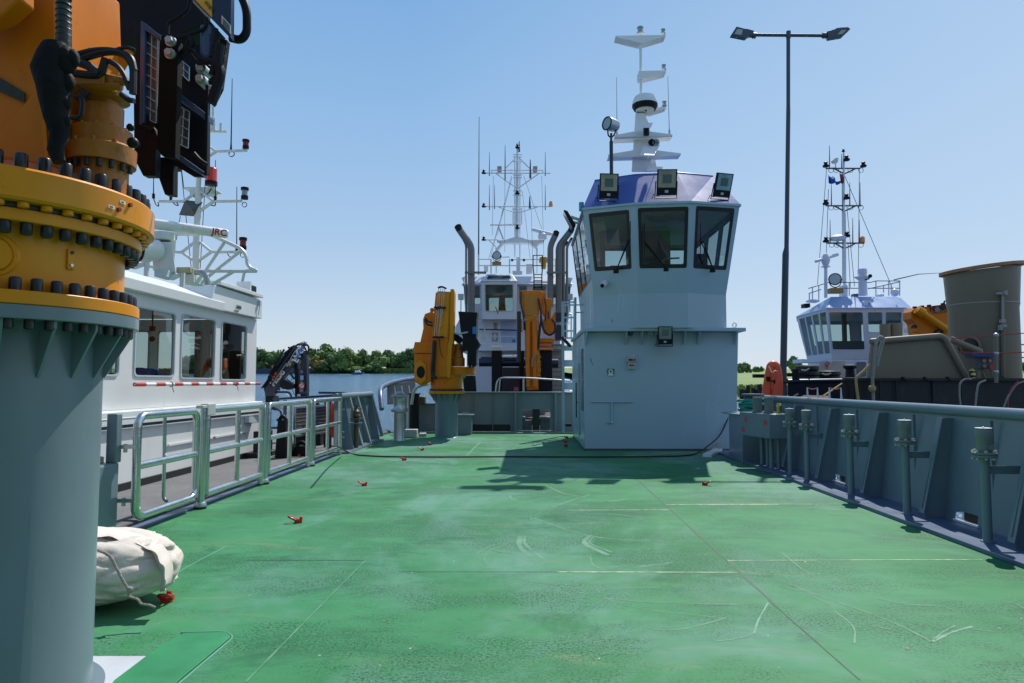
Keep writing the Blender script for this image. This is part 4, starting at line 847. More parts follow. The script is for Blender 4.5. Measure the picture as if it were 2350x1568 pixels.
M.tube(rounded([q_(345, 1470), q_(345, 1190), q_(420, 1180), q_(420, 1440)], .1), .03, 8); M.tube([q_(250, 1135), q_(250, 1567)], .035, 8); M.tube([q_(250, 1305), q_(345, 1305)], .018, 6); M.tube([q_(250, 1220), q_(345, 1220)], .018, 6); M.tube([q_(310, 1120), q_(345, 1110)], .035, 6)
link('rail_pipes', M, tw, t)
# ================================================================== near crane: pillar, slewing flanges, motor, cabinet
CX, CY = -2.80, 3.43
ct = thing('deck_crane', (CX, CY, 0), "near deck crane with thick grey pillar and bolted yellow slewing rings at the left edge", 'crane')
C0 = Vector((CX, CY, 0))
M = MB(); M.lathe((CX, CY, .0), [(.60, 0), (.60, .012), (.555, .015), (.54, .06), (.54, 1.885)], 72); link('pillar', M, grey, ct)
M = MB(); M.lathe((CX, CY, 1.885), [(.5, 0), (.70, 0), (.704, .004), (.704, .062), (.5, .063)], 72, caps=False); gf = link('pillar_flange', M, grey, ct)
for k in range(20):
    a = -PI / 2 + .15 + k * 2 * PI / 20; d = Vector((math.cos(a), math.sin(a), 0)); s_ = Vector((-d.y, d.x, 0)) * .014; z = 1.884
    M = MB(); M.prism([C0 + d * .53 + Vector((0, 0, z)) - s_ / 2, C0 + d * .675 + Vector((0, 0, z)) - s_ / 2, C0 + d * .675 + Vector((0, 0, z - .03)) - s_ / 2, C0 + d * .548 + Vector((0, 0, z - .26)) - s_ / 2, C0 + d * .53 + Vector((0, 0, z - .26)) - s_ / 2], s_)
    link('gusset', M, grey, gf if False else ct, smooth=0)
def ringpart(name, z0, z1, r, m, ri=.45, ch=.004):
    M = MB(); M.lathe((CX, CY, 0), [(ri, z0), (r - ch, z0), (r, z0 + ch), (r, z1 - ch), (r - ch, z1), (ri, z1)], 80, caps=False); return link(name, M, m, ct)
ringpart('lower_ring', 1.950, 2.012, .704, amber)
ringpart('drum', 2.012, 2.33, .625, amber, ri=.4)
ringpart('middle_ring', 2.322, 2.378, .706, amber)
ringpart('seal_gap', 2.378, 2.405, .70, mat("greasy_gap", (.03, .05, .035), .4, var=.4, scale=15), ri=.5)
ringpart('upper_ring', 2.405, 2.553, .766, amber, ch=.012)
ringpart('top_plate', 2.553, 2.560, .66, amber, ri=.02)
def bolt_circle(z, r, n, up, rb, hb, name='bolt', ph=0.0, m=black_cap, faces=None):
    M = MB(); s = 1 if up else -1
    M.lathe((CX, CY, z), [(rb, 0), (rb * 1.02, s * hb * .3), (rb * 1.02, s * hb * .86), (rb * .85, s * hb * .97), (rb * .6, s * hb)], 14)
    me = None; rest = MB(); ca = math.atan2(-CY, -CX)
    for k in range(n):
        a = ph + k * 2 * PI / n; da = (a - ca + PI) % (2 * PI) - PI; p = Vector((math.cos(a) * r, math.sin(a) * r, 0))
        if abs(da) < 1.30 and da > -0.45:      # the bolts the photograph shows
            if me is None:
                me = link(name, M, m, ct); me.location = p
            else: repart(me, ct, p)
        else:
            B = MB(); B.v = [v + p for v in M.v]; rest.add(B.v, M.f)
    tag(link(name + '_ring', rest, m, ct), kind='stuff')
bolt_circle(2.012, .665, 50, True, .0245, .062, ph=.03)
bolt_circle(1.884, .655, 50, False, .022, .045, ph=.0)
bolt_circle(2.321, .668, 52, False, .0245, .055, ph=.05)
bolt_circle(2.555, .715, 50, True, .027, .070, ph=.02)
bolt_circle(2.403, .72, 50, False, .023, .024, name='stud', ph=.04, m=amber)
# lug plate, warning tags, red studs, round hatch ring
def oncyl(cx, cy, r): 
    u, v = (cx / 2.85) / K, (350 + cy / 2.85) / K; o, d = ray(u, v); a = d.x ** 2 + d.y ** 2; b = 2 * ((o.x - CX) * d.x + (o.y - CY) * d.y); c = (o.x - CX) ** 2 + (o.y - CY) ** 2 - r * r
    t = (-b - math.sqrt(max(0, b * b - 4 * a * c))) / (2 * a); return o + d * t
def tangent(p): n_ = Vector((p.x - CX, p.y - CY, 0)).normalized(); return n_, Vector((-n_.y, n_.x, 0))
p = oncyl(487, 808, .625); n_, t_ = tangent(p); M = MB(); M.prism([p + t_ * sx * .018 + Vector((0, 0, sz * .048)) for sx, sz in ((-1, -1), (1, -1), (1, 1), (-1, 1))], n_ * .012); lug = link('lug_plate', M, amber, ct, bevel=.003)
for s_, m_ in ((.032, black), (-.030, steel)):
    q = p + n_ * .012 + Vector((0, 0, s_)); M = MB(); M.cyl(q, q + n_ * .006, .008, seg=8); link('lug_bolt', M, m_, lug)
for cx, cy in ((822, 462), (900, 430)):
    p = oncyl(cx, cy, .766); n_, t_ = tangent(p); M = MB(); M.cyl(p, p + n_ * .012, .011, seg=12); link('grease_nipple', M, mat("dark_red", (.25, .01, .02), .4), ct)
    q = oncyl(cx - 45, cy - 18, .768); n_, t_ = tangent(q); M = MB(); M.prism([q + t_ * sx * .019 + Vector((0, 0, sz * .008)) for sx, sz in ((-1, -1), (1, -1), (1, 1), (-1, 1))], n_ * .001); tg = link('warning_tag', M, white_s, ct, smooth=0)
    M = MB(); M.prism([q + n_ * .0012 + t_ * sx * .010 + Vector((0, 0, sz * .0035)) for sx, sz in ((-1.2, -1), (.6, -1), (.6, 1), (-1.2, 1))], n_ * .0006); link('tag_print', M, mat("dark_red", (.25, .01, .02)), tg, smooth=0)
p = oncyl(-60, 770, .625); n_, t_ = tangent(p); M = MB(); M.torus(p - n_ * .02, .088, .024, n_, 32, 10); hr = link('hatch_ring', M, amber, ct); M = MB(); M.cyl(p - n_ * .05, p + n_ * .012, .075, seg=28); link('hatch_cover', M, amber, hr)
# column above the ring
YC = 3.18
a1 = lambda x, y, d=YC: A1(x, y, y=d)
M = MB(); pts = [a1(-900, -500), a1(455, -500), a1(478, 380), a1(440, 760), a1(425, 1400), a1(-900, 1240)]
M.prism(pts, (0, .55, 0)); cl = link('column', M, orange, ct, bevel=.01)
M = MB(); M.prism([a1(370, 760, 3.16), a1(425, 1420, 3.16), a1(-60, 1330, 3.16), a1(-60, 1270, 3.16)], (0, -.03, 0)); link('column_gusset', M, orange, cl, bevel=.006)
M = MB(); M.prism([a1(-200, 560, 3.17), a1(0, 660, 3.17), a1(215, 790, 3.17), a1(212, 875, 3.17), a1(-200, 690, 3.17)], (0, -.006, 0)); link('rubber_strip', M, mat("dark_olive_strip", (.03, .04, .025), .5, var=.4, scale=20), cl, smooth=0)
M = MB(); M.prism([a1(-400, 260, 3.0), a1(0, 140, 3.0), a1(165, -10, 3.0), a1(165, -300, 3.0), a1(-400, -300, 3.0)], (0, .1, 0)); link('boom_arm', M, orange, ct, bevel=.01)
# planetary slewing motor
mc = a1(868, 1300, 3.40); mo = mat("motor_orange", (.42, .14, .008), .4, var=.15, scale=8, dirt=(.3, .12, .02), dirt_amt=.2, bump=.2, bscale=30)
zof = lambda y: a1(868, y, 3.25).z
M = MB(); prof = [(.125, 2.555), (.125, zof(1330)), (.158, zof(1325)), (.160, zof(1180)), (.150, zof(1172)), (.135, zof(1150)), (.137, zof(1022)), (.094, zof(1005)), (.094, zof(815)), (.072, zof(800)), (.072, zof(765)), (.12, zof(745)), (.12, zof(700)), (.08, zof(690)), (.08, zof(630)), (.0, zof(625))]
M.lathe((mc.x, mc.y, 0), prof, 40); mt = link('slewing_motor', M, mo, ct)
for k in range(16):
    a = k * 2 * PI / 16 + .1; p = Vector((mc.x + math.cos(a) * .142, mc.y + math.sin(a) * .142, zof(1335)))
    M = MB(); M.cyl(p, p - Vector((0, 0, .035)), .013, seg=8)
    if math.sin(a) < .3: link('motor_bolt', M, black_cap, mt)
for k in range(10):
    a = k * 2 * PI / 10; p = Vector((mc.x + math.cos(a) * .147, mc.y + math.sin(a) * .147, zof(1176))); M = MB(); M.cyl(p, p + Vector((0, 0, .018)), .010, seg=6); M.cyl(p + Vector((-math.cos(a) * .03, -math.sin(a) * .03, .09)), p + Vector((-math.cos(a) * .03, -math.sin(a) * .03, .105)), .008, seg=6)
    if math.sin(a) < .3: link('motor_bolt', M, mo, mt)
M = MB()
for x0, y0, x1, y1 in ((640, 690, 700, 640), (900, 660, 1080, 700), (940, 650, 960, 740), (700, 730, 1040, 735)): M.tube([a1(x0, y0, 3.25), a1(x1, y1, 3.25)], .022, 8)
M.box(mc.x - .10, mc.x + .11, 3.22, 3.34, zof(740), zof(650)); link('valve_block', M, mo, mt, bevel=.01)
M = MB(); M.tube(rounded([a1(640, 820, 3.15), a1(700, 830, 3.15), a1(705, 900, 3.15), a1(690, 1010, 3.15), a1(590, 1000, 3.15)], .08), .012, 8); link('motor_hose', M, black, mt)
M = MB(); M.sphere(a1(1110, 1085, 3.3), .02, 10); M.sphere(a1(1130, 1215, 3.3), .028, 12); link('knob', M, black_p, mt)
# right-hand orange web behind the motor, seen under the cabinet
M = MB(); M.prism([a1(595, 200, 3.7), a1(850, 350, 3.7), a1(1100, 420, 3.7), a1(1000, 600, 3.7), a1(620, 1000, 3.7), a1(500, 1400, 3.7), a1(420, 1400, 3.7), a1(420, 200, 3.7)], (0, .05, 0)); link('rear_web', M, orange, ct, smooth=0)
# wrapped hose bundle
bm_ = mat("black_wrap", (.008, .008, .009), .7, spec=.2, var=.5, scale=12, bump=1.0, bscale=12)
rnd = random.Random(8); M = MB()
M.tube([a1(x, y, d) for x, y, d in ((540, -200, 3.02), (540, 100, 3.0), (545, 260, 3.0), (540, 400, 3.0))], [.029, .03, .03, .034], 16)
for k in range(9): M.torus(a1(541, -60 + k * 52, 3.0), .030, .0035, (0, 0, 1), 18, 6)
sv = link('hose_sleeve', M, mat("ribbed_sleeve", (.02, .03, .024), .4), ct)
M = MB(); cpts = [(480, 380, .07), (455, 480, .10), (440, 600, .105), (455, 720, .10), (480, 850, .085), (490, 1000, .07), (490, 1150, .055), (480, 1280, .045), (500, 1380, .035)]
M.tube([a1(x, y, 2.98) + Vector((rnd.uniform(-.01, .01), 0, 0)) for x, y, r_ in cpts], [r_ * .74 for _, _, r_ in cpts], 18)
for x, y, r_ in ((420, 470, .07), (540, 520, .08), (600, 500, .05), (400, 620, .06), (560, 700, .05), (540, 880, .04), (550, 1040, .03)): M.sphere(a1(x + 15, y, 2.98), r_ * .62, 12, (1, 1, 1.5))
link('hose_bundle', M, bm_, ct, smooth=60)
for pts, r_ in (([(560, 420), (640, 470), (780, 430), (950, 420), (1120, 480), (1145, 600)], .022), ([(600, 560), (700, 500), (900, 440), (1050, 450), (1135, 560), (1130, 800)], .026), ([(620, 620), (760, 640), (860, 640), (900, 500)], .03), ([(640, 520), (760, 560), (850, 640)], .034), ([(930, 520), (1000, 560), (1060, 640), (1100, 760)], .02), ([(760, 420), (870, 470), (960, 430), (1080, 400), (1150, 430)], .014), ([(1030, 800), (1090, 850), (1140, 860)], .02), ([(690, 760), (740, 820), (770, 800)], .02)):
    M = MB(); M.tube(rounded([a1(x, y, 3.22) for x, y in pts], .1), r_ * .66, 8); link('hose', M, black, ct)
# dark hydraulic cabinet hung on the crane's right side
kt = ct
def plate(pts, y, dy, m, name, parent=ct, bevel=.004): M = MB(); M.prism([A1(px_, py_, y=y) for px_, py_ in pts], (0, dy, 0)); return link(name, M, m, parent, bevel=bevel, smooth=0)
steelblue = mat("dark_blue_steel", (.045, .085, .19), .3, var=.3)
body = plate([(590, -300), (1640, -300), (1640, 20), (1780, 170), (1560, 270), (1480, 350), (1150, 310), (1000, 400), (860, 360), (600, 200)], 4.3, .25, black_p, 'cabinet_body', bevel=0)
plate([(1145, 170), (1370, 300), (1365, 1120), (1150, 1060)], 4.0, .06, black_p, 'cabinet_plate')
fr = plate([(1195, 175), (1235, 200), (1225, 1040), (1185, 1065)], 3.93, .05, steelblue, 'grille_frame'); plate([(1225, 190), (1360, 300), (1355, 330), (1230, 255)], 3.93, .05, steelblue, 'grille_frame')
g1 = plate([(1235, 255), (1350, 335), (1330, 1040), (1225, 1000)], 3.97, .01, mat("grille_glass", (.10, .14, .15), .2), 'grille', bevel=0)
def grid(par, tl, tr, br, bl, nx, ny, y, r_=.0035):
    M = MB(); f = lambda u, v: lerp(lerp(A1(*tl, y=y), A1(*tr, y=y), u), lerp(A1(*bl, y=y), A1(*br, y=y), u), v)
    for i in range(nx + 1): M.tube([f(i / nx, 0), f(i / nx, 1)], r_, 5)
    for j in range(ny + 1): M.tube([f(0, j / ny), f(1, j / ny)], r_, 5)
    link('grille_wires', M, galv, par)
grid(g1, (1240, 260), (1345, 335), (1325, 1050), (1228, 1000), 2, 8, 3.955)
plate([(1370, 290), (1515, 340), (1488, 1345), (1375, 1325), (1330, 1260)], 3.9, .06, mat("brown_black_plate", (.010, .009, .009), .7, var=.3, spec=.1), 'cabinet_plate')
plate([(1510, 420), (1600, 380), (1770, 380), (1765, 1480), (1740, 1480), (1480, 1310), (1478, 1240), (1505, 900)], 4.35, .04, black_p, 'cabinet_back')
plate([(1520, 785), (1760, 970), (1755, 1025), (1515, 845)], 4.2, .1, steelblue, 'cross_rail'); cr_ = plate([(1485, 1285), (1745, 1470), (1740, 1500), (1480, 1345)], 4.1, .03, steelblue, 'cross_rail')
plate([(1480, 1345), (1370, 1335), (1640, 1500), (1745, 1505)], 4.1, .03, black_p, 'cross_rail')
plate([(1745, 700), (1770, 720), (1758, 1490), (1735, 1490)], 4.05, .02, black_p, 'cabinet_side'); plate([(1850, 330), (1930, 340), (1875, 740), (1800, 890), (1770, 720), (1780, 400)], 4.4, .05, bm_, 'wrapped_hoses', bevel=0)
g2 = plate([(1515, 905), (1610, 950), (1600, 1260), (1492, 1200)], 4.3, .01, mat("grille_glass", (.10, .14, .15), .2), 'grille', bevel=0); grid(g2, (1518, 900), (1612, 950), (1600, 1262), (1490, 1205), 2, 4, 4.29)
g3 = plate([(1515, 490), (1610, 570), (1608, 690), (1515, 600)], 4.3, .01, mat("grille_glass", (.10, .14, .15), .2), 'grille', bevel=0); grid(g3, (1515, 490), (1610, 570), (1608, 690), (1515, 600), 2, 2, 4.29)
plate([(1135, 880), (1180, 860), (1320, 1100), (1365, 1240), (1325, 1260), (1320, 1495), (1215, 1495), (1140, 1350)], 3.95, .06, black_p, 'guard_plate'); plate([(1325, 1335), (1475, 1340), (1472, 1660), (1400, 1655), (1330, 1460)], 4.1, .06, black_p, 'guard_plate')
sg = plate([(1635, -200), (1968, -200), (1962, 325), (1635, -10)], 3.95, .05, mat("navy_panel", (.02, .035, .085), .3, var=.15, dirt=(.15, .15, .15), dirt_amt=.02), 'side_panel')
lb = plate([(1655, -150), (1805, -150), (1803, 150), (1655, -5)], 3.945, .003, mat("label_yellow", (.75, .42, .03), .45), 'yellow_label', sg, 0)
letters('label_text', "stops", .035, A1(1735, 20, y=3.94), A1(1800, 90, y=3.94) - A1(1735, 20, y=3.94), (0, 0, 1), black, lb, .0006)
plate([(1885, 130), (1962, 215), (1962, 290), (1885, 200)], 3.945, .003, white_s, 'white_label', sg, 0)
M = MB()
for k in range(5): M.bar(A1(1893, 155 + k * 12, y=3.943), A1(1953, 222 + k * 12, y=3.943), .001, .003)
link('label_lines', M, black, sg)
M = MB(); M.tube(rounded([A1(1960, 322, y=4.1), A1(2050, 345, y=4.1), A1(2100, 280, y=4.1), A1(2100, 80, y=4.1), A1(2040, -60, y=4.1), A1(1950, -80, y=4.1)], .06), .026, 12); link('grab_hoop', M, black_p, ct)
for x, y, d in ((1437, 340, 3.87), (1432, 445, 3.87), (1697, 570, 4.0), (1695, 665, 4.0)):
    p = A1(x, y, y=d); M = MB(); M.cyl(p + Vector((0, .06, 0)), p + Vector((0, -.012, 0)), .022, seg=6); M.cyl(p + Vector((0, .1, 0)), p + Vector((0, .015, 0)), .032, seg=16); link('hex_bolt', M, galv, ct, smooth=0)
M = MB(); M.cyl(A1(1770, 240, y=4.0), A1(1770, 500, y=4.0), .045, seg=18); M.cyl(A1(1770, 490, y=4.0), A1(1745, 530, y=4.0), .05, .035, seg=18); link('accumulator', M, steelblue, ct)
for pts, r_ in (([(1612, -50), (1610, 80), (1500, 160), (1430, 190), (1428, 300)], .011), ([(1755, 150), (1755, 240), (1640, 290), (1500, 310), (1380, 300)], .011), ([(1500, 330), (1620, 300), (1640, 380), (1560, 480), (1520, 500)], .016), ([(1500, 470), (1620, 400), (1700, 520), (1860, 540), (1880, 600), (1840, 700), (1780, 700)], .016), ([(1680, 540), (1860, 530), (1890, 560), (1860, 640), (1790, 700)], .013),
                ([(1600, 350), (1580, 450), (1530, 460)], .012), ([(1830, 250), (1840, 340), (1810, 420), (1840, 520), (1800, 640)], .02), ([(1870, 380), (1850, 520), (1880, 640), (1830, 780), (1800, 880)], .03), ([(1650, 1300), (1700, 1360), (1760, 1400)], .01), ([(1210, 1060), (1260, 1090), (1300, 1110)], .015), ([(1150, 1230), (1190, 1270), (1210, 1240), (1190, 1200)], .007)):
    M = MB(); M.tube(rounded([A1(x, y, y=3.95) for x, y in pts], .1), r_, 8); link('hose', M, black_p, ct)
M = MB(); M.cyl(A1(1500, 1400, y=4.3), A1(1500, 1450, y=4.3), .035, seg=12); link('drain_cap', M, black_p, ct)

# ================================================================== white bag behind the pillar
bagm = mat("white_canvas", (.62, .56, .49), .8, var=.10, scale=4, bump=.12, bscale=90, dirt=(.42, .31, .22), dirt_amt=.3)
bc = Vector((-3.17, 5.0, 0)); M = MB(); n1, n2 = 110, 60; vs = []
for i in range(n2 + 1):
    th = PI * i / n2
    for k in range(n1):
        ph = 2 * PI * k / n1; d = Vector((math.sin(th) * math.cos(ph), math.sin(th) * math.sin(ph), math.cos(th)))
        fold = abs(noise.noise(Vector((d.x * 1.6 + d.z * 1.4, d.y * 1.6, (d.z - d.x * .5) * 4.5)))) ; f2 = abs(noise.noise(Vector((d.x * 5 + 3, d.y * 4, (d.z + d.x) * 9))))
        r_ = 1 + .10 * noise.noise(d * 1.8 + Vector((3, 1, 2))) - .06 * max(0, .20 - fold) / .20 - .018 * max(0, .16 - f2) / .16
        q = Vector((d.x * .62 * r_, d.y * .46 * r_, (1 if d.z > 0 else .95) * abs(d.z) ** .85 * (1 if d.z > 0 else -1) * .265 * r_ + .26)); q.z = max(q.z, .008)
        s_ = abs(d.x * .75 + d.z * .45 - .22); q = Vector((q.x * (1 - .07 * max(0, 1 - s_ / .10)), q.y * (1 - .10 * max(0, 1 - s_ / .10)), q.z * (1 - .06 * max(0, 1 - s_ / .10))))
        vs.append(bc + q)
fs = [(i * n1 + k, (i + 1) * n1 + k, (i + 1) * n1 + (k + 1) % n1, i * n1 + (k + 1) % n1) for i in range(n2) for k in range(n1)]
M.add(vs, fs); bt = thing('canvas_bag', bc, "slumped white canvas bag tied with rope on the deck behind the near pillar", 'bag'); link('sack', M, bagm, bt, smooth=80)
M = MB(); fp = [(700, 330, 4.8), (830, 335, 4.85), (1000, 365, 4.9), (1170, 410, 4.9), (1300, 455, 4.85), (1385, 560, 4.8), (1420, 680, 4.75), (1400, 800, 4.7)]
tp = [A6(x, y, y=d) for x, y, d in fp]; tp = rounded(tp, .2)
A_ = [p + Vector((-.035, -.03 + .008 * math.sin(i * 1.1), -.01 + .010 * math.sin(i * .9))) for i, p in enumerate(tp)]; B_ = [p + Vector((-.05, .10, .02)) for i, p in enumerate(tp)]; D_ = [p + Vector((-.09, .02, -.03 - .02 * math.sin(i * .5))) for i, p in enumerate(tp)]
k = len(tp); M.add(A_ + B_ + D_, [(i, i + 1, k + i + 1, k + i) for i in range(k - 1)] + [(i, i + 1, 2 * k + i + 1, 2 * k + i) for i in range(k - 1)]); fo = link('flap', M, bagm, bt, smooth=80); so = fo.modifiers.new('s', 'SOLIDIFY'); so.thickness = .012
M = MB(); M.tube(rounded([A6(x, y, y=4.5) for x, y in ((800, 480), (900, 520), (960, 640), (1010, 740), (1060, 810), (1050, 860), (1130, 880), (1150, 920), (1230, 930), (1270, 950))], .06), .009, 6); M.sphere(A6(1063, 805, y=4.49), .022, 10); M.tube([A6(1063, 805, y=4.49), A6(1140, 790, y=4.49)], .004, 5); link('tie_rope', M, rope_g, bt)
M = MB(); M.tube(rounded([A6(1100, 400, y=5.9), A6(1260, 330, y=5.9), A6(1275, 400, y=5.9)], .05), .016, 8); solo('bent_tube', M, galv, "short bent metal tube poking up behind the white canvas bag", 'tube')
# red lashing rings
def hook(p, rz, lab, s=1.0):
    t = thing('lashing_ring', p, lab, 'lashing ring', 'red lashing rings on the deck', 0); P0 = Vector(p); m = Matrix.Rotation(rz, 3, 'Z')
    T = lambda q: P0 + m @ (Vector(q) * s)
    M = MB(); M.tube(rounded([T(q) for q in ((-.01, -.03, .03), (-.07, -.04, .065), (-.105, 0, .08), (-.07, .04, .065), (-.01, .03, .03))], .03 * s), .012 * s, 8); link('ring', M, red, t)
    M = MB(); M.box(-.03, .05, -.035, .035, 0.0, .035); M.tube([(0.0, -.045, .03), (0, .045, .03)], .02, 10); M.tube([(.04, 0, .02), (.04, 0, .065)], .018, 8); M.v = [T(q) for q in M.v]; link('eye', M, red, t)
for u, v, a, s, lab in ((682, 1200, .4, 1, "nearest red lashing ring, on the open deck left of centre"), (835, 1115, .1, .9, "second red lashing ring from the near pillar, on the left of the deck"), (927, 1057, .8, .9, "red lashing ring just this side of the black cable"),
                 (968, 1034, .2, .9, "red lashing ring just beyond the black cable, left of the seam"), (987, 1022, 1.2, .9, "farthest red lashing ring on the left, near the small orange crane's pillar"), (1619, 1114, 2.6, .9, "red lashing ring on the right of the deck beside the thin pole shadow"),
                 (1300, 1006, .9, .9, "red lashing ring in shade beside the white tower's side wall, farthest of three"), (1297, 1016, .3, .9, "middle one of three shaded red lashing rings by the tower's left wall"), (1299, 1026, 1.5, .9, "nearest of three shaded red lashing rings by the tower's left wall"), (383, 1381, 1.7, 1.0, "red lashing ring at the right foot of the white canvas bag")):
    hook(h(u, v), a, lab, s)

# ================================================================== port rail, bulwark, fittings
RX = -4.16
M = MB(); M.box(-4.36, -4.215, -4, 16.2, -.02, .028); solo('deck_edge_strip', M, bluegrey, "narrow blue grey raised strip along the deck's left edge under the rail", 'edge strip', bevel=.006)
M = MB(); M.tube([(-4.52, -4, -.05), (-4.52, 22, -.05)], .13, 12); solo('rubber_fender', M, black, "long black rubber fender between the green deck and the white boat", 'fender')
def rail_gate(y0, y1, label, near_round, mids=(0.5,), zb=.17, group='aluminium rail sections along the left side'):
    t = thing('rail_section', (RX, y0, 0), label, 'railing', group); r_ = .044
    M = MB(); L = [(RX, y0, zb), (RX, y1, zb), (RX, y1, 1.24), (RX, y0, 1.24)]
    if near_round: M.tube(rounded([Vector(p) for p in L], .14, True), r_, 12, closed=True)
    else:
        M.tube(rounded([Vector(p) for p in ((RX, y0, zb), (RX, y0, 1.24), (RX, y1, 1.24), (RX, y1, .03))], .07), r_, 12); M.tube([(RX, y0, zb), (RX, y1, zb)], r_, 12)
    link('frame', M, alu, t)
    M = MB(); M.tube([(RX, y0, .71), (RX, y1, .71)], r_ * .94, 12); link('middle_bar', M, alu, t)
    for k in mids: M = MB(); yy = y0 + (y1 - y0) * k; M.tube([(RX, yy, zb), (RX, yy, 1.24)], r_ * .8, 12); link('upright', M, alu, t)
    return t
def post(y, label):
    t = thing('rail_post', (RX, y, 0), label, 'post', 'short standing posts of the left rail'); M = MB(); M.tube([(RX, y, .04), (RX, y, 1.28)], .044, 14); link('tube', M, alu, t)
    M = MB(); M.lathe((RX, y, .03), [(.075, 0), (.075, .02), (.06, .05), (.044, .055)], 16); link('socket', M, galv, t); M = MB(); M.lathe((RX, y, .0), [(.075, 0), (.075, .03)], 16); link('foot', M, black, t)
g1 = rail_gate(7.22, 8.52, "first aluminium gate with four rounded corners at the near end of the left rail", True, ())
def G(cx, cy): return A5(cx, cy, x=-4.28)
M = MB(); M.tube([G(355, 250), G(345, 970)], .022, 10); M.tube(rounded([G(555, 250), G(545, 890), G(570, 912)], .04), .022, 10); link('inner_tube', M, alu, g1)
for z in (.92, .36): M = MB(); M.box(RX - .16, RX + .03, 7.15, 7.25, z - .02, z + .02); M.cyl((RX - .1, 7.18, z - .06), (RX - .1, 7.18, z + .03), .02, seg=8); link('hinge', M, steel, g1)
post(8.68, "near standing post of the left rail, beside the gate with rounded corners")
M = MB(); a = Vector((RX + .01, 8.68, 1.25)); M.obox(a + Vector((0, .12, .0)), (.10, .22, .15)); M.obox(a + Vector((0, -.05, .04)), (.09, .14, .04)); solo('latch_box', M, palebox, "pale scuffed latch box on top of the near rail post", 'latch', bevel=.008)
rail_gate(8.80, 10.62, "long middle section of the aluminium rail beside the white boat's hull", False, (.52,))
post(10.78, "standing post between the long middle rail section and the next")
rail_gate(10.90, 12.9, "third aluminium rail section, in front of the dark folding crane's foot", False, (.5,))
post(13.10, "standing post where the third rail section meets the last one")
rail_gate(13.2, 15.1, "last aluminium rail section ending at the grey bulwark", False, (.5,))
M = MB(); M.tube([(RX - .05, 15.25, .02), (RX - .05, 15.25, 1.36)], .045, 14)
for z in (1.0, .5, .38): M.box(RX - .05, RX + .06, 15.15, 15.24, z - .01, z + .01)
solo('end_post', M, grey, "grey post where the aluminium rail meets the left bulwark", 'post')
# near block and post
M = MB(); M.box(-5.1, -4.30, 5.2, 7.15, 0, .76); solo('hull_block', M, grey, "plain grey steel block behind the white bag at the rail's near end", 'block', bevel=.02)
M = MB(); M.box(-4.41, -4.30, 7.08, 7.18, .76, 1.27); solo('gate_post', M, grey, "square grey blue post standing on the steel block beside the first gate", 'post', bevel=.01)
M = MB(); M.cyl((-4.51, 7.0, .76), (-4.51, 7.0, 1.15), .075, seg=24); M.lathe((-4.51, 7.0, 1.15), [(.085, 0), (.085, .03)], 24); solo('black_bollard', M, black_p, "black bollard on the steel block, half hidden by the near pillar", 'bollard')
M = MB()
for k in range(3): M.torus((-4.49, 6.98, .775 + k * .022), .10, .012, (0, 0, 1), 24, 6)
solo('bollard_rope', M, rope_g, "pale rope looped round the foot of the black bollard", 'rope')
# port bulwark beyond the rail, stepping round to the capstan
t = thing('port_bulwark', (-4.3, 16, 0), "grey bulwark with round top rail at the far left, with white slanting rods", 'bulwark')
M = MB(); M.prism([(-4.36, 15.3, 0), (-4.35, 15.3, 0), (-4.35, 19.0, 0), (-4.6, 19.6, 0), (-4.62, 19.6, 0), (-4.36, 19.0, 0)], (0, 0, 1.25)); link('plating', M, grey, t, smooth=0)
M = MB(); M.tube([(-4.33, 15.28, 1.28), (-4.33, 18.6, 1.28), (-4.36, 18.9, 1.28)], .075, 14); M.tube([(-4.36, 18.9, 1.28), (-4.3, 19.1, .9), (-4.1, 19.2, .1)], .05, 10); link('top_rail', M, grey, t)
for y in (15.9, 16.9, 17.8, 18.7): M = MB(); M.prism([(-4.35, y, 0), (-4.05, y, 0), (-4.28, y, 1.2), (-4.35, y, 1.2)], (0, .014, 0)); link('stiffener', M, grey, t, smooth=0)
for y0, y1 in ((16.35, 16.9), (17.1, 17.75)): M = MB(); M.tube([(-4.28, y0, 1.26), (-4.0, y1 - .3, .05)], .018, 8); link('slanting_rod', M, white_s, t)
M = MB(); M.box(-4.35, -4.0, 16.1, 16.5, .62, .64); M.box(-4.36, -4.0, 15.3, 19, 0, .05); link('shelf', M, grey, t, smooth=0)
M = MB(); M.cyl((-4.1, 16.3, 0), (-4.1, 16.3, .72), .055, seg=14); M.cyl((-4.1, 16.3, .72), (-4.1, 16.3, .75), .15, seg=20); M.lathe((-4.1, 16.3, .75), [(.06, 0), (.1, .05), (.07, .12), (.09, .16), (.03, .22), (.03, .32)], 14); M.tube([(-4.22, 16.3, .97), (-3.98, 16.3, .97)], .012, 6); solo('valve_stand', M, mat("brown_valve", (.12, .09, .06), .5, metal=.4), "small rusty brown valve with handwheel on a grey post by the left bulwark", 'valve')
t = thing('capstan', (-3.6, 18.95, 0), "bright steel capstan standing at the far left of the deck", 'capstan')
M = MB(); c2_ = lambda x, y: D6(x, y, y=18.8); zz = lambda y: c2_(1680, y).z; cx_ = c2_(1680, 1245).x
M.lathe((cx_, 18.95, 0), [(.17, 0), (.155, .03), (.15, zz(940)), (.23, zz(930)), (.235, zz(905)), (.18, zz(880)), (.165, zz(850)), (.165, zz(790)), (.19, zz(770)), (.22, zz(765)), (.22, zz(750)), (.06, zz(745))], 32); link('barrel', M, mat("capstan_steel", (.5, .53, .52), .32, metal=.75, var=.15), t)
M = MB(); M.tube(rounded([Vector((cx_ - .12, 18.95, zz(750))), Vector((cx_ - .05, 18.95, zz(722))), Vector((cx_ + .1, 18.95, zz(722))), Vector((cx_ + .13, 18.95, zz(750)))], .05), .045, 10); link('cap', M, galv, t)
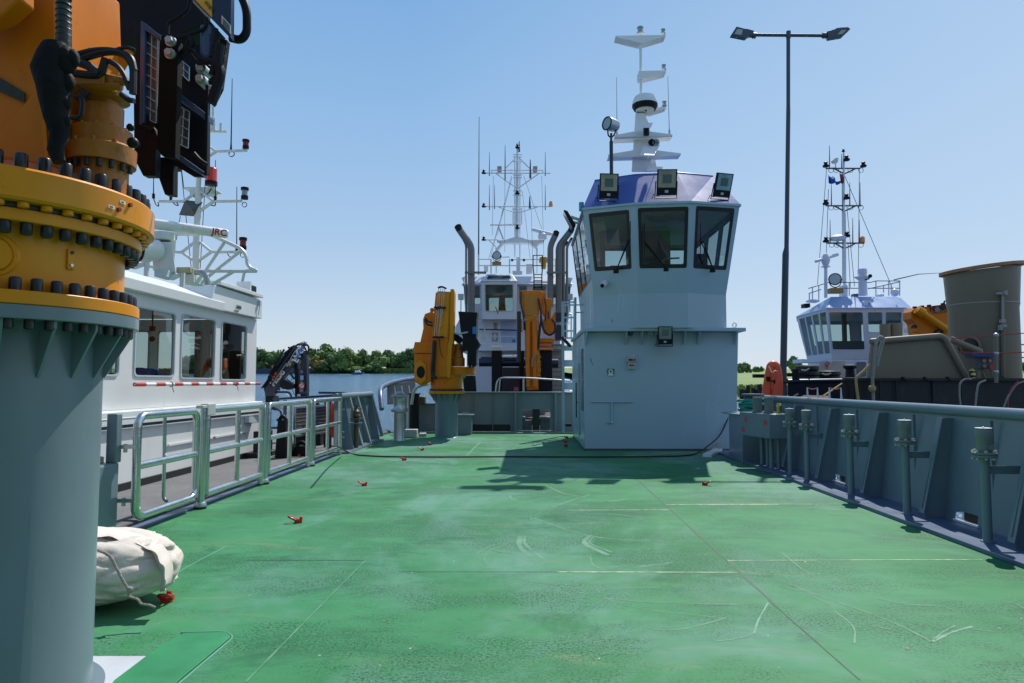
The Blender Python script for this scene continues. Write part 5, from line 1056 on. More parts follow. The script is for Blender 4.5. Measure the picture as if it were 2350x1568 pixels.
M = MB(); M.tube(rounded([c2_(1700, 742), c2_(1760, 755), c2_(1780, 800), c2_(1765, 900), c2_(1770, 1050), c2_(1745, 1120)], .1), .014, 6); solo('hanging_rope', M, rope_g, "grey rope hanging down beside the steel capstan", 'rope')
M = MB(); a = D6(1815, 1200, y=19.9); M.box(a.x - .18, a.x + .2, 19.8, 20.1, 0, .24); M.box(a.x - .3, a.x - .16, 19.75, 20.0, 0, .20); M.cyl((a.x + .25, 19.9, .08), (a.x + .45, 20.0, .08), .06, seg=12); solo('pump_unit', M, palebox, "small pale machine lying on the deck between the capstan and the orange crane", 'pump', bevel=.02)
M = MB(); a = B1(430, 1385, y=21); b = B1(535, 1240, y=21); M.box(a.x, b.x, 21.0, 21.5, 0, b.z); lk = thing('lid_locker', (a.x, 21.2, 0), "grey locker with lipped lid right of the small crane's pillar", 'locker'); link('box', M, grey, lk, bevel=.01)
M = MB(); M.box(a.x - .05, b.x + .06, 20.95, 21.55, b.z, b.z + .035); link('lid', M, grey, lk, bevel=.008); M = MB(); M.cyl((a.x + .18, 21.1, b.z + .03), (a.x + .18, 21.1, b.z + .09), .03, seg=10); M.cyl((a.x + .28, 21.1, b.z + .03), (a.x + .28, 21.1, b.z + .09), .03, seg=10); link('knob', M, galv, lk)
# bow bulwark curve with round blue-grey rail, beyond the capstan
t = thing('bow_rail', (-4, 22, 0), "thick curved blue grey rail sweeping round the bow at far left", 'rail')
c3_ = lambda x, y, d: D6(x, y, y=d)
M = MB(); M.tube(rounded([c3_(1500, 900, 19.8), c3_(1480, 720, 20.2), c3_(1490, 660, 20.8), c3_(1600, 610, 22), c3_(1750, 575, 23.5), c3_(1870, 560, 25)], .4), .075, 12); link('rail_pipe', M, bluegrey, t)
M = MB(); a, b = c3_(1560, 850, 21.8), c3_(1870, 840, 24); a2_, b2_ = c3_(1560, 640, 21.8), c3_(1870, 580, 24); M.prism([a, b, b2_, a2_], (0, .02, 0)); link('plating', M, grey_d, t, smooth=0)
for x in (1640, 1720, 1800): M = MB(); M.tube([c3_(x, 640, 22), c3_(x + 25, 820, 22)], .018, 6); link('stay_rod', M, white_s, t)
for x, y0, y1, w_, m_, lab, nm, cat in ((1860, 850, 735, .16, black_p, "black mooring bollard in front of the small crane's left foot", 'bollard', 'bollard'), (1800, 850, 760, .07, galv, "steel spring post beside the black mooring bollard", 'spring_post', 'post')):
    M = MB(); a = c3_(x, y0, 21.5); b = c3_(x, y1, 21.5); M.cyl((a.x, 21.5, 0), (a.x, 21.5, b.z), w_, seg=18); M.lathe((a.x, 21.5, b.z), [(w_ * 1.2, 0), (w_ * 1.2, .03)], 18); solo(nm, M, m_, lab, cat)
M = MB(); M.tube(rounded([c3_(1830, 850, 21.2), c3_(1850, 700, 21.2), c3_(1900, 650, 21.2), c3_(2010, 620, 21.2)], .3), .05, 10); solo('white_hose', M, galv, "pale bent pipe arching toward the small orange crane's housing", 'pipe')
M = MB(); M.box(c3_(1900, 800, 22).x, c3_(1980, 800, 22).x, 21.9, 22.2, .9, c3_(1900, 760, 22).z); solo('winch_motor', M, mat("brown_valve", (.12, .09, .06)), "small brown winch motor behind the black mooring bollard", 'winch', bevel=.03)

# ================================================================== small orange crane at the far left
SY = 20.2; sx = -2.41
st_ = thing('folded_crane', (sx, SY, 0), "orange folding crane on a grey pillar at the far end of the deck", 'crane')
M = MB(); M.lathe((sx, SY, 0), [(.37, 0), (.335, .02), (.335, 1.0), (.36, 1.1), (.40, 1.27)], 40); link('pillar', M, grey, st_)
for k in range(12):
    a = k * PI / 6 + .2; d = Vector((math.cos(a), math.sin(a), 0)); s_ = Vector((-d.y, d.x, 0)) * .015; M = MB(); c_ = Vector((sx, SY, 1.27)); M.prism([c_ + d * .33, c_ + d * .5, c_ + d * .36 + Vector((0, 0, -.24))], s_); link('gusset', M, grey, st_, smooth=0)
M = MB(); M.lathe((sx, SY, 1.272), [(.52, 0), (.525, .01), (.525, .075), (.5, .08)], 48); link('base_ring', M, amber, st_)
M = MB(); M.lathe((sx, SY, 1.35), [(.505, 0), (.505, .04), (.45, .045)], 48)
for k in range(36): a = k * PI / 18; M.cyl((sx + math.cos(a) * .48, SY + math.sin(a) * .48, 1.39), (sx + math.cos(a) * .48, SY + math.sin(a) * .48, 1.42), .018, seg=6)
link('bolt_band', M, black_cap, st_)
q2 = lambda x, y, d=SY: B1(x, y, y=d)
M = MB(); M.lathe((sx, SY, 1.35), [(.46, 0), (.46, q2(0, 930).z - 1.35)], 40); link('turret', M, orange, st_)
def pl(pts, d0, dd_, m, nm, par=st_, bevel=.012): M = MB(); M.prism([q2(x, y, d0) for x, y in pts], (0, dd_, 0)); return link(nm, M, m, par, bevel=bevel, smooth=0)
a = q2(433, 890, SY - .3); M = MB(); M.lathe((a.x, SY + .05, 0), [(.46, q2(0, 925, SY - .3).z), (.48, q2(0, 920, SY - .3).z), (.48, q2(0, 870, SY - .3).z), (.4, q2(0, 865, SY - .3).z)], 36); link('slewing_ring', M, orange, st_)
bo = pl([(262, 300), (280, 285), (375, 290), (362, 640), (345, 730), (360, 800), (352, 942), (250, 945), (222, 900), (228, 700), (248, 450)], SY - .62, .5, orange, 'lower_boom')
pl([(375, 270), (400, 268), (406, 300), (398, 650), (380, 760), (352, 800), (348, 720), (366, 640)], SY - .60, .4, amber, 'boom_edge', bo); pl([(283, 300), (368, 300), (352, 640), (262, 640)], SY - .65, .03, amber, 'boom_panel', bo)
pl([(345, 780), (385, 740), (372, 950), (350, 950)], SY - .63, .3, amber, 'boom_edge', bo)
pl([(405, 690), (415, 700), (400, 860), (388, 860), (385, 640)], SY - .2, .2, orange, 'lift_ram', bo)
pl([(165, 500), (180, 460), (235, 440), (262, 470), (250, 690), (140, 690), (168, 570)], SY - .3, .5, orange, 'elbow'); pl([(85, 760), (102, 675), (240, 675), (230, 762)], SY - .45, .7, orange, 'housing_cap')
hx = pl([(98, 765), (228, 765), (226, 985), (205, 975), (148, 1010), (98, 975)], SY - .42, .6, orange, 'housing'); hp_ = pl([(148, 810), (188, 850), (188, 965), (148, 1000), (105, 965), (105, 845)], SY - .46, .03, amber, 'hex_plate', hx)
M = MB(); c_ = q2(148, 905, SY - .47); M.lathe(c_, [(.0, .012), (.115, .01), (.12, 0)], 28, axis=(0, -1, 0)); M.v = [Vector((v.x, v.y, c_.z + (v.z - c_.z) * 1.45)) for v in M.v]; link('round_port', M, black_p, hx)
M = MB(); 
for (x, y) in ((235, 430),): M.sphere(q2(x, y, SY - .2), .07, 10)
link('pin_cap', M, orange, st_)
for x0, y0, x1, y1 in ((285, 260, 250, 635), (300, 265, 268, 600), (318, 265, 285, 640), (333, 265, 300, 560)): M = MB(); M.tube([q2(x0, y0, SY - .72), q2(x1, y1, SY - .72)], .010, 6); link('steel_pipe', M, steel, st_)
for y in (412, 638): M = MB(); M.bar(q2(248 if y < 500 else 238, y, SY - .73), q2(340 if y < 500 else 325, y, SY - .73), .05); link('pipe_clamp', M, black_p, st_)
for pts, r_ in (([(250, 660), (242, 800), (232, 900), (250, 955), (275, 945)], .045), ([(262, 670), (255, 820), (250, 940)], .03), ([(180, 500), (190, 540), (240, 550)], .03), ([(185, 490), (200, 520), (238, 525)], .03), ([(290, 640), (295, 740), (320, 800)], .012), ([(280, 260), (310, 250), (345, 265)], .03), ([(265, 425), (290, 405), (330, 420)], .03)):
    M = MB(); M.tube(rounded([q2(x, y, SY - .75) for x, y in pts], .2), r_, 8); link('hose', M, black, st_)
cb_ = pl([(435, 440), (582, 447), (575, 500), (572, 640), (600, 690), (575, 730), (572, 845), (542, 870), (535, 820), (520, 870), (506, 850), (505, 730), (460, 745), (470, 640), (455, 600)], SY - .5, .6, black_p, 'control_rack'); pl([(543, 560), (572, 555), (575, 612), (545, 615)], SY - .52, .03, mat("blue_screen_box", (.02, .2, .5), .3), 'blue_panel', cb_)
pl([(385, 600), (400, 595), (460, 640), (470, 660), (440, 690), (400, 660)], SY - .3, .2, black_p, 'bracket_arm')
M = MB(); M.tube(rounded([q2(400, 600, SY - .55), q2(430, 615, SY - .55), q2(510, 600, SY - .55)], .1), .03, 8); link('white_ram', M, galv, st_)
a = q2(435, 860, SY - .25); M = MB(); zq = lambda y: q2(435, y, SY - .25).z; M.lathe((a.x, SY - .2, 0), [(.19, zq(862)), (.19, zq(800)), (.15, zq(790)), (.13, zq(740)), (.10, zq(735)), (.10, zq(690)), (0, zq(688))], 20); link('slewing_motor', M, mo, st_)
# ================================================================== white workboat moored on the left
LX = -7.0; DZ = -0.2
lw = mat("boat_white", (.72, .74, .73), .35, var=.04, scale=1.2, streak=.8, dirt=(.55, .52, .42), dirt_amt=.08)
bd = mat("boat_deck_grey", (.13, .128, .13), .8, var=.25, scale=1.2, dirt=(.25, .23, .22), dirt_amt=.3, bump=.3, bscale=60)
t = thing('workboat', (LX, 12, DZ), "white workboat with large cabin windows moored along the left side", 'boat')
boat = t
f4 = lambda x, y, X=LX: A4(x, y, x=X)
f5 = lambda x, y, X=LX: A5(x, y, x=X)
M = MB(); M.prism([(-4.75, -3, DZ), (-4.75, 19, DZ), (-5.6, 24, DZ), (-8, 28, DZ), (-11.5, 24, DZ), (-12, 18, DZ), (-12, -3, DZ)], (0, 0, -.12)); link('deck', M, bd, t, smooth=0)
M = MB(); M.prism([(-4.72, -3, DZ - .1), (-4.72, 19, DZ - .1), (-5.55, 24, DZ - .1), (-8, 28.1, DZ - .1), (-11.5, 24, DZ - .1), (-12, 18, DZ - .1), (-12, -3, DZ - .1)], (0, 0, -1.9)); link('hull', M, mat("boat_hull_black", (.02, .022, .025), .5, var=.3), t, smooth=0)
M = MB(); M.tube([(-4.82, -3, DZ + .02), (-4.82, 19, DZ + .02), (-5.65, 24, DZ + .02), (-8, 28, DZ + .02)], .07, 8); link('edge_pipe', M, black, t)
zl = f4(1400, 1100).z                      # step where the cabin widens
yB = f4(1375, 700).y                       # aft corner of cabin wall
yC = f5(1340, 200, LX + .25).y
lowX = LX + .22
M = MB(); M.prism([(lowX, 2, DZ), (lowX, yC + .2, DZ), (lowX - .02, yC, 1.12), (lowX, 2, 1.12)], (-4.4, 0, 0)); lw_ = link('lower_hull_wall', M, lw, t, bevel=.02)
M = MB(); M.box(lowX - .001, lowX + .05, 2, yC + .1, DZ + .001, DZ + .12); link('base_bead', M, black, lw_)
zr = f4(1400, 470).z; ztop = 3.22
zb = 1.13
# side wall with windows: BL = near end
yA = 4.0
def uv(cx, cy): p = f4(cx, cy); return ((p.y - yA) / (yB - yA), (p.z - zb) / (ztop - zb))
W = []
for x0, x1, yt, yb_ in ((285, 655, 410, 992), (690, 1005, 470, 1012), (1040, 1280, 530, 1025)):
    a = f4(x0 + 20, yb_); b = f4(x1, yb_); c_ = f4((x0 + x1) / 2, yt)
    W.append(((a.y - yA) / (yB - yA), (b.y - yA) / (yB - yA), (a.z - zb) / (ztop - zb), (c_.z - zb) / (ztop - zb)))
a = f4(-150, 930); b = f4(175, 930); W.append(((a.y - yA) / (yB - yA), (b.y - yA) / (yB - yA), W[0][2], W[0][3]))
qw = [Vector((LX, yA, zb)), Vector((LX, yB, zb)), Vector((LX, yB, ztop)), Vector((LX, yA, ztop))]
M = MB(); loops = window_wall(M, qw, W, .10, .06)
# far side and aft wall likewise glazed so that the sky shows through
qf = [Vector((LX - 4, yB, zb)), Vector((LX - 4, yA, zb)), Vector((LX - 4, yA, ztop)), Vector((LX - 4, yB, ztop))]
far_l = window_wall(M, qf, [(1 - w_[1] , 1 - w_[0], w_[2] + .02, w_[3] - .02) for w_ in W] , .10, .04)
qa = [Vector((LX, yB, zb)), Vector((LX - 4, yB, zb)), Vector((LX - 4, yB, ztop)), Vector((LX, yB, ztop))]
aft_l = window_wall(M, qa, [(.06, .30, .12, .86), (.36, .64, .12, .86), (.70, .94, .12, .86)], .08, .04)
qn = [Vector((LX - 4, yA, zb)), Vector((LX, yA, zb)), Vector((LX, yA, ztop)), Vector((LX - 4, yA, ztop))]
near_l = window_wall(M, qn, [(.06, .30, .2, .86), (.36, .64, .2, .86), (.70, .94, .2, .86)], .08, .04)
cabw = link('cabin_wall', M, lw, t, smooth=0)
grub = mat("grey_window_frame", (.50, .55, .58), .4, var=.05)
add_windows(t, loops, grub, glass, fw=.028, proud=.02, inset=.02); add_windows(t, far_l + aft_l + near_l, grub, glass, fw=.03, proud=.01, inset=.02)
M = MB()
M.add([Vector((LX + .02, yA, zb - .005)), Vector((LX + .02, yB, zb - .005)), Vector((lowX, yB, 1.0)), Vector((lowX, yA, 1.0))], [(0, 1, 2, 3)]); link('sill_slope', M, lw, t, smooth=0)
M = MB(); M.box(LX - 4, LX, yA, yB, ztop + .02, ztop + .06); M.box(LX - 3.9, LX - .1, yA, yB - .1, 1.15, 1.2); link('ceiling', M, inside_w, t, smooth=0)
# roof with deep white fascia, chamfered top and raised corner
e = lambda x, y, X=LX + .12: A4(x, y, x=X)
ov = LX + .14
zf0 = e(900, 345).z; zf1 = e(900, 290).z
M = MB()
yR = f4(1425, 480, ov).y; y1_ = e(1000, 380).y; y0_ = 3.2
prof = [(ov, ztop - .01), (ov + .01, ztop + .18), (ov - 1.0, ztop + .56), (LX - 3.0, ztop + .56), (LX - 4.15, ztop + .18), (LX - 4.15, ztop - .01)]
M.prism([(x, y0_, z) for x, z in prof], (0, 15.2 - y0_, 0)); rf = link('roof', M, lw, t, bevel=.01)
M = MB(); M.prism([(ov - .01, 14.5, ztop), (ov - .01, yR, ztop + .02), (ov - .01, yR, ztop + .5), (ov - .01, 14.75, ztop + .52)], (-4.1, 0, 0)); eb = link('roof_corner', M, lw, t, bevel=.01)
M = MB(); a = e(1050, 225, ov + .0); b = e(1400, 290, ov); M.box(ov - .8, ov + .06, 14.85, yR - .1, ztop + .54, ztop + .63); link('corner_shelf', M, lw, t, bevel=.01)
p = Vector((ov - .15, yR - .25, ztop + .63)); M = MB(); M.box(p.x - .2, p.x + .1, p.y - .35, p.y + .0, p.z, p.z + .2); hl = link('stern_lamp', M, black_p, t, bevel=.04); M = MB(); M.box(p.x - .25, p.x + .1, p.y - .42, p.y - .36, p.z, p.z + .26); link('lamp_shield', M, lw, hl)
# builder's letters on the corner
lt = mat("lettering_dark", (.08, .09, .09), .5)
p0 = A4(1200, 400, x=ov + .001); letters('lettering', "HMMM", .115, p0, (0, 1, 0), (0, 0, 1), lt, t, .001, .004, xs=.8); p0 = A4(1182, 428, x=ov + .001); letters('lettering', "ORANEN", .06, p0, (0, 1, 0), (0, 0, 1), lt, t, .001, .002)
p = e(1385, 350); M = MB(); M.box(ov, ov + .06, p.y - .03, p.y + .05, p.z - .08, p.z + .03); M.tube([Vector((ov + .04, p.y, p.z - .08)), Vector((ov + .02, p.y - .03, p.z - .33))], .012, 6); link('hinge_bracket', M, grub, eb)
# red and white pole along the sill
a = f4(315, 1065, lowX + .05); b = f4(1400, 1057, lowX + .05); pole = thing('striped_pole', a, "red and white striped boathook pole hung below the workboat's cabin windows", 'pole'); n_ = 17
M1, M2 = MB(), MB()
for k in range(n_):
    (M1 if k % 2 == 0 else M2).tube([lerp(a, b, k / n_), lerp(a, b, (k + 1) / n_)], .035, 10)
link('red_bands', M1, mat("band_red", (.5, .04, .02), .5, var=.2), pole); M2.tube([a, b], .02, 6); link('white_bands', M2, white_s, pole)
for k in (.22, .75): p = lerp(a, b, k); M = MB(); M.torus(p, .042, .012, (0, 1, 0), 12, 6); M.tube([p + Vector((0.02, 0, -.03)), p + Vector((.03, .05, -.15))], .008, 5); link('lashing', M, rope_g, pole)
# scuffed little steps and foot rails along hull
a = f5(1180, 250, lowX + .001); M = MB(); M.prism([a, f5(1180, 295, lowX), f5(1215, 297, lowX), f5(1245, 290, lowX), f5(1215, 250, lowX)], (.12, 0, 0)); link('hull_step', M, grub, t, smooth=0)
for y in (f5(700, 300).y, f5(1010, 300).y): M = MB(); M.bar((lowX + .02, y - 1.0, .42), (lowX + .02, y + .9, .42), .03, .04); link('rubbing_strip', M, lw, t, smooth=0)
M = MB(); M.bar((LX + .26, 2, .88), (LX + .26, yC, .86), .05, .05); link('side_rail', M, navy, t, smooth=0)
# inside: console, blue cloth, dark pillar, seats
ins = mat("cabin_grey_console", (.25, .30, .30), .5, var=.1)
M = MB(); M.box(LX - 2.6, LX - .6, f4(400, 900).y - 1.5, f4(640, 900).y + .2, 1.2, 1.72); M.box(LX - .9, LX - .5, f4(740, 900).y, f4(990, 900).y, 1.2, 1.76); link('console', M, ins, t, bevel=.03)
a = f4(385, 960, LX - .5); b = f4(612, 900, LX - .5); M = MB(); L = 14; vs = []
for i in range(L + 1):
    for j in range(7): vs.append(Vector((LX - .5 - j * .12, a.y + (b.y - a.y + .8) * i / L, 1.74 + .15 * math.sin(PI * min(1, i / L * 1.2)) * math.sin(PI * (j + 1) / 9) + .02 * math.sin(i * 2.1 + j))))
M.add(vs, [(i * 7 + j, (i + 1) * 7 + j, (i + 1) * 7 + j + 1, i * 7 + j + 1) for i in range(L) for j in range(6)]); cl = solo('blue_cloth', M, mat("blue_tarp", (.01, .10, .38), .6, var=.2), "crumpled blue cloth lying behind the workboat's largest cabin window", 'cloth'); so = cl.modifiers.new('s', 'SOLIDIFY'); so.thickness = .02
M = MB(); p = f4(955, 600, LX - 2.5); M.box(p.x - .3, p.x + .3, p.y - .2, p.y + .2, 1, 3.15); q_ = f4(1200, 600, LX - .2); M.box(LX - 1.0, LX - .35, yB - .16, yB - .08, 1.2, 3.1); link('inner_pillar', M, wood, t, smooth=0)
p = f4(470, 580, LX - .3); M = MB(); M.cyl((p.x, p.y, 3.05), p, .015, seg=6); M.obox(p, (.08, .08, .10)); M.sphere(f4(468, 668, LX - .3), .055, 12); link('hanging_lamp', M, black_p, t)
# person in orange work clothes bending inside the cabin
skin = mat("skin", (.45, .25, .17), .5); hv = mat("hi_vis_orange", (.85, .16, .03), .6, var=.1); tro = mat("work_blue", (.03, .07, .2), .7, var=.2)
pb = f4(1050, 950, LX - .42); px, py = pb.x, pb.y
def body(name, jt, edges, rad, m, parent):
    me = bpy.data.meshes.new(name); base = Vector(parent['_b']); me.from_pydata([tuple(Vector(p) - base) for p in jt], edges, []); me.materials.append(m)
    o = bpy.data.objects.new(name, me); col.objects.link(o); o.parent = parent; o['_b'] = list(base)
    o.modifiers.new('skin', 'SKIN'); sv_ = me.skin_vertices[0].data
    for i, r_ in enumerate(rad): sv_[i].radius = (r_, r_)
    sv_[0].use_root = True; s_ = o.modifiers.new('s', 'SUBSURF'); s_.levels = 2; s_.render_levels = 2; return o
pt = thing('person', (px, py, 1.2), "person in orange hi-vis top bending forward inside the workboat's cabin", 'person')
J = lambda dx, dy, z: (px + dx, py + dy, z + .70)
body('body', [J(0, .25, .95), J(0, .18, 1.2), J(0, -.02, 1.38), J(0, -.20, 1.40), J(0, -.32, 1.36), J(0, -.42, 1.30), J(-.18, -.16, 1.38), J(-.24, -.28, 1.15), J(-.18, -.45, 1.05), J(.18, -.16, 1.38), J(.24, -.28, 1.15), J(.18, -.45, 1.05), J(.1, .3, .6), J(-.1, .3, .6), J(-.16, -.52, 1.03), J(.16, -.52, 1.03)],
     [(0, 1), (1, 2), (2, 3), (3, 4), (4, 5), (3, 6), (6, 7), (7, 8), (3, 9), (9, 10), (10, 11), (0, 12), (0, 13), (8, 14), (11, 15)], [.15, .15, .16, .13, .06, .10, .07, .05, .04, .07, .05, .04, .09, .09, .035, .035], skin, pt)
body('hi_vis_top', [J(0, .20, 1.12), J(0, .0, 1.385), J(0, -.19, 1.40), J(-.18, -.16, 1.385), J(-.235, -.27, 1.16), J(.18, -.16, 1.385), J(.235, -.27, 1.16), J(0, -.27, 1.375)], [(0, 1), (1, 2), (2, 3), (3, 4), (2, 5), (5, 6), (2, 7)], [.175, .185, .16, .09, .07, .09, .07, .08], hv, pt)
body('trousers', [J(0, .26, 1.05), J(0, .27, .9), J(.1, .3, .6), J(-.1, .3, .6)], [(0, 1), (1, 2), (1, 3)], [.17, .17, .11, .11], tro, pt)
M = MB(); M.sphere(J(0, -.43, 1.33), .105, 16, (.85, 1, .9)); link('hair', M, black, pt)

# mast, radar bar, rails and lights on the cabin roof
YR = 9.6
r3 = lambda x, y, d=YR: A3(x, y, y=d)
mt_ = thing('boat_mast', r3(960, 1140), "white lamp-hung mast with forked yards on the workboat's roof", 'mast')
mst = mt_
M = MB(); M.tube([r3(940, 1300), r3(948, 860), r3(965, 440), r3(975, 200), r3(1000, -330), r3(1000, -600)], [.048, .048, .044, .038, .03, .025], 14); link('pole', M, lw, mst)
for pts, r_ in (([(575, 460), (820, 462)], .022), ([(820, 462), (970, 345)], .022), ([(1120, 462), (965, 340)], .022), ([(1120, 462), (980, 560)], .024), ([(1120, 462), (1405, 458)], .022), ([(740, 970), (800, 975), (920, 880)], .022), ([(800, 975), (915, 1055)], .022), ([(980, 870), (1100, 970), (1380, 970)], .022), ([(1100, 970), (970, 1060)], .022),
                ([(1060, -20), (1110, 8), (1000, 40)], .0), ([(1060, 5), (1300, -80)], .0)):
    if r_: M = MB(); M.tube(rounded([r3(x, y) for x, y in pts], .04), r_, 8); link('yard', M, lw, mst)
a1y = lambda x, y: A1(x, y, y=YR)
M = MB(); M.tube([a1y(1770, 1245), a1y(1840, 1290), a1y(2110, 1280)], .022, 8); M.tube([a1y(1770, 1335), a1y(1840, 1290)], .022, 8); link('yard', M, lw, mst)
M = MB(); M.tube([a1y(1790, 1115), a1y(1930, 1120)], .022, 6); M.tube([a1y(1812, 880), a1y(1812, 1120)], .02, 6); M.cyl(a1y(1812, 1010), a1y(1812, 1110), .045, seg=10); M.tube([a1y(1878, 1050), a1y(1878, 1115)], .02, 6); link('yard', M, lw, mst)
M = MB(); M.prism([r3(808, 318), r3(1115, 318), r3(1115, 330), r3(1065, 335), r3(1060, 400), r3(960, 330), r3(880, 400), r3(878, 335), r3(808, 330)], (0, .3, 0)); link('lamp_table', M, lw, mst, smooth=0)
M = MB(); q_ = [r3(833, 447), r3(1008, 468), r3(945, 615), r3(770, 600)]; cpt = r3(900, 545, YR - .15); cb2 = r3(900, 545, YR + .2); M.add(q_ + [cpt, cb2], [(0, 1, 4), (1, 2, 4), (2, 3, 4), (3, 0, 4), (1, 0, 5), (2, 1, 5), (3, 2, 5), (0, 3, 5)]); link('radar_reflector', M, mat("grey_reflector", (.10, .095, .09), .5), mst, smooth=0)
def topped(x0, y0, y1, lab, r0=.016, d=YR): M = MB(); M.tube([r3(x0, y0, d), r3(x0, y0 - 30, d), r3(x0 + 1, y1, d)], [r0 * 1.4, r0 * .5, .005], 6); M.cyl(r3(x0, y0 + 2, d), r3(x0, y0 - 45, d), r0 * 1.3, seg=8); return solo('whip_antenna', M, black_p, lab, 'antenna', "whip antennas on the workboat")
topped(515, 430, 200, "whip antenna on the workboat mast nearest the yellow rings, under the dark cabinet"); topped(690, 455, 300, "short stub antenna on the workboat mast's left yard"); topped(1138, 455, 45, "tall whip antenna right of the red beacon on the workboat's mast"); topped(1353, 955, 315, "tall whip antenna above the red lamp at the workboat mast's lower right arm")
M = MB(); b_, t_p = a1y(1965, 1280), a1y(1975, 670); M.tube([b_, lerp(b_, t_p, .1), t_p], [.018, .010, .005], 6); solo('whip_antenna', M, black_p, "highest whip antenna on the workboat, against open sky at the dark cabinet's right", 'antenna', "whip antennas on the workboat")
bcn = thing('red_beacon', r3(1095, 305), "bright red rotating beacon on the workboat's mast table", 'beacon'); p = r3(1095, 303); M = MB(); M.cyl(p, p + Vector((0, 0, .06)), .085, seg=20); link('base', M, black_p, bcn)
M = MB(); M.lathe(p + Vector((0, 0, .06)), [(.08, 0), (.08, .18), (.065, .20), (0, .205)], 24); link('lens', M, mat("red_lens", (.85, .02, .01), .1, var=.1, coat=1), bcn)
for x, y, m_, lab in ((1432, 440, None, "black navigation lamp at the right end of the mast's middle yard"), (1415, 945, 'r', "red lensed lamp at the workboat mast's lowest right arm")):
    t2 = thing('navigation_lamp', r3(x, y), lab, 'lamp', 'navigation lamps on the workboat'); p = r3(x, y); M = MB(); M.cyl(p, p + Vector((0, 0, .05)), .05, seg=12); M.cyl(p, p + Vector((0, 0, .15)), .012, seg=6); M.cyl(p + Vector((0, 0, .13)), p + Vector((0, 0, .17)), .055, seg=12); link('casing', M, black_p, t2); M = MB(); M.cyl(p + Vector((0, 0, .05)), p + Vector((0, 0, .13)), .042, seg=12); link('lens', M, mat("dark_red", (.25, .01, .02)) if m_ else lens, t2)
    M = MB(); M.torus(p + Vector((0, 0, -.08)), .035, .006, (0, 1, 0), 12, 5); link('cable_loop', M, black, t2)
p = a1y(2090, 1265); t2 = thing('navigation_lamp', p, "red lamp at the end of the workboat's highest forked yard", 'lamp', 'navigation lamps on the workboat'); M = MB(); M.cyl(p, p + Vector((0, 0, .04)), .045, seg=12); M.cyl(p, p + Vector((0, 0, .12)), .012, seg=6); M.cyl(p + Vector((0, 0, .1)), p + Vector((0, 0, .13)), .05, seg=12); link('casing', M, black_p, t2); M = MB(); M.cyl(p + Vector((0, 0, .04)), p + Vector((0, 0, .1)), .04, seg=12); link('lens', M, mat("dark_red", (.25, .01, .02)), t2)
for x, y in ((1970, 1310), (560, 0)):
    if y: M = MB(); M.torus(a1y(x, y), .04, .007, (0, 1, 0), 12, 5); link('cable_loop', M, black, mst)
for pts in ([(515, 430), (540, 500), (570, 515), (560, 470)], [(690, 455), (740, 500), (770, 505), (740, 460)], [(1135, 455), (1140, 510), (1095, 500)], [(960, 330), (1010, 400), (1060, 390), (1100, 330)], [(1260, 990), (1290, 1030), (1340, 1010), (1330, 960)]):
    M = MB(); M.tube(rounded([r3(x, y) for x, y in pts], .05), .008, 5); link('cable_loop', M, black, mst)
for x0, y0, x1, y1 in ((790, 110, 895, 1130), (745, 850, 785, 610), (1040, 200, 985, 1140), (820, 320, 790, 80)): M = MB(); M.tube([r3(x0, y0), r3(x1, y1)], .005, 4); link('stay_wire', M, black, mst)
# radar bar
t2 = thing('radar_scanner', r3(620, 900, 8.9), "long white radar bar with worn red letters above the workboat's roof", 'radar')
a = r3(300, 660, 8.6); b = r3(1265, 790, 9.1); M = MB(); u_ = (b - a).normalized(); up_ = Vector((0, 0, 1)); M.tube([a, b - u_ * .03, b], [.072, .062, .05], 14); link('antenna_bar', M, white, t2)
letters('lettering', "JRC", .12, r3(1100, 790, 8.92), r3(1245, 812, 8.97) - r3(1100, 790, 8.92), (0, 0, 1), mat("worn_red", (.35, .03, .02), .6), t2, .002, .003)
M = MB(); p = r3(610, 860, 8.8); M.cyl(p, r3(610, 780, 8.8), .14, seg=20); M.loft([r3(500, 870, 8.7), r3(690, 870, 8.7), r3(690, 870, 9.1), r3(500, 870, 9.1)], [r3(510, 1160, 8.7), r3(740, 1180, 8.7), r3(740, 1180, 9.1), r3(510, 1160, 9.1)]); link('pedestal', M, lw, t2, bevel=.01)
# pipe frame of the roof
t2 = thing('roof_railing', r3(1000, 1200), "bent white pipe frame railing around the workboat's roof", 'railing')
for pts, r_ in (([(300, 790), (1040, 790), (1100, 800), (1400, 940), (1450, 1010), (1460, 1100), (1500, 1140), (1568, 1165), (980, 1162)], .025), ([(1225, 880), (955, 1290)], .022), ([(1395, 960), (1060, 1225), (990, 1290)], .022), ([(1335, 1162), (1100, 1300)], .022), ([(1430, 1175), (1410, 1270)], .02), ([(722, 800), (695, 1160)], .03), ([(250, 1060), (700, 1170)], .02)):
    M = MB(); M.tube(rounded([r3(x, y, 9.2) for x, y in pts], .1), r_, 8); link('pipe', M, lw, t2)
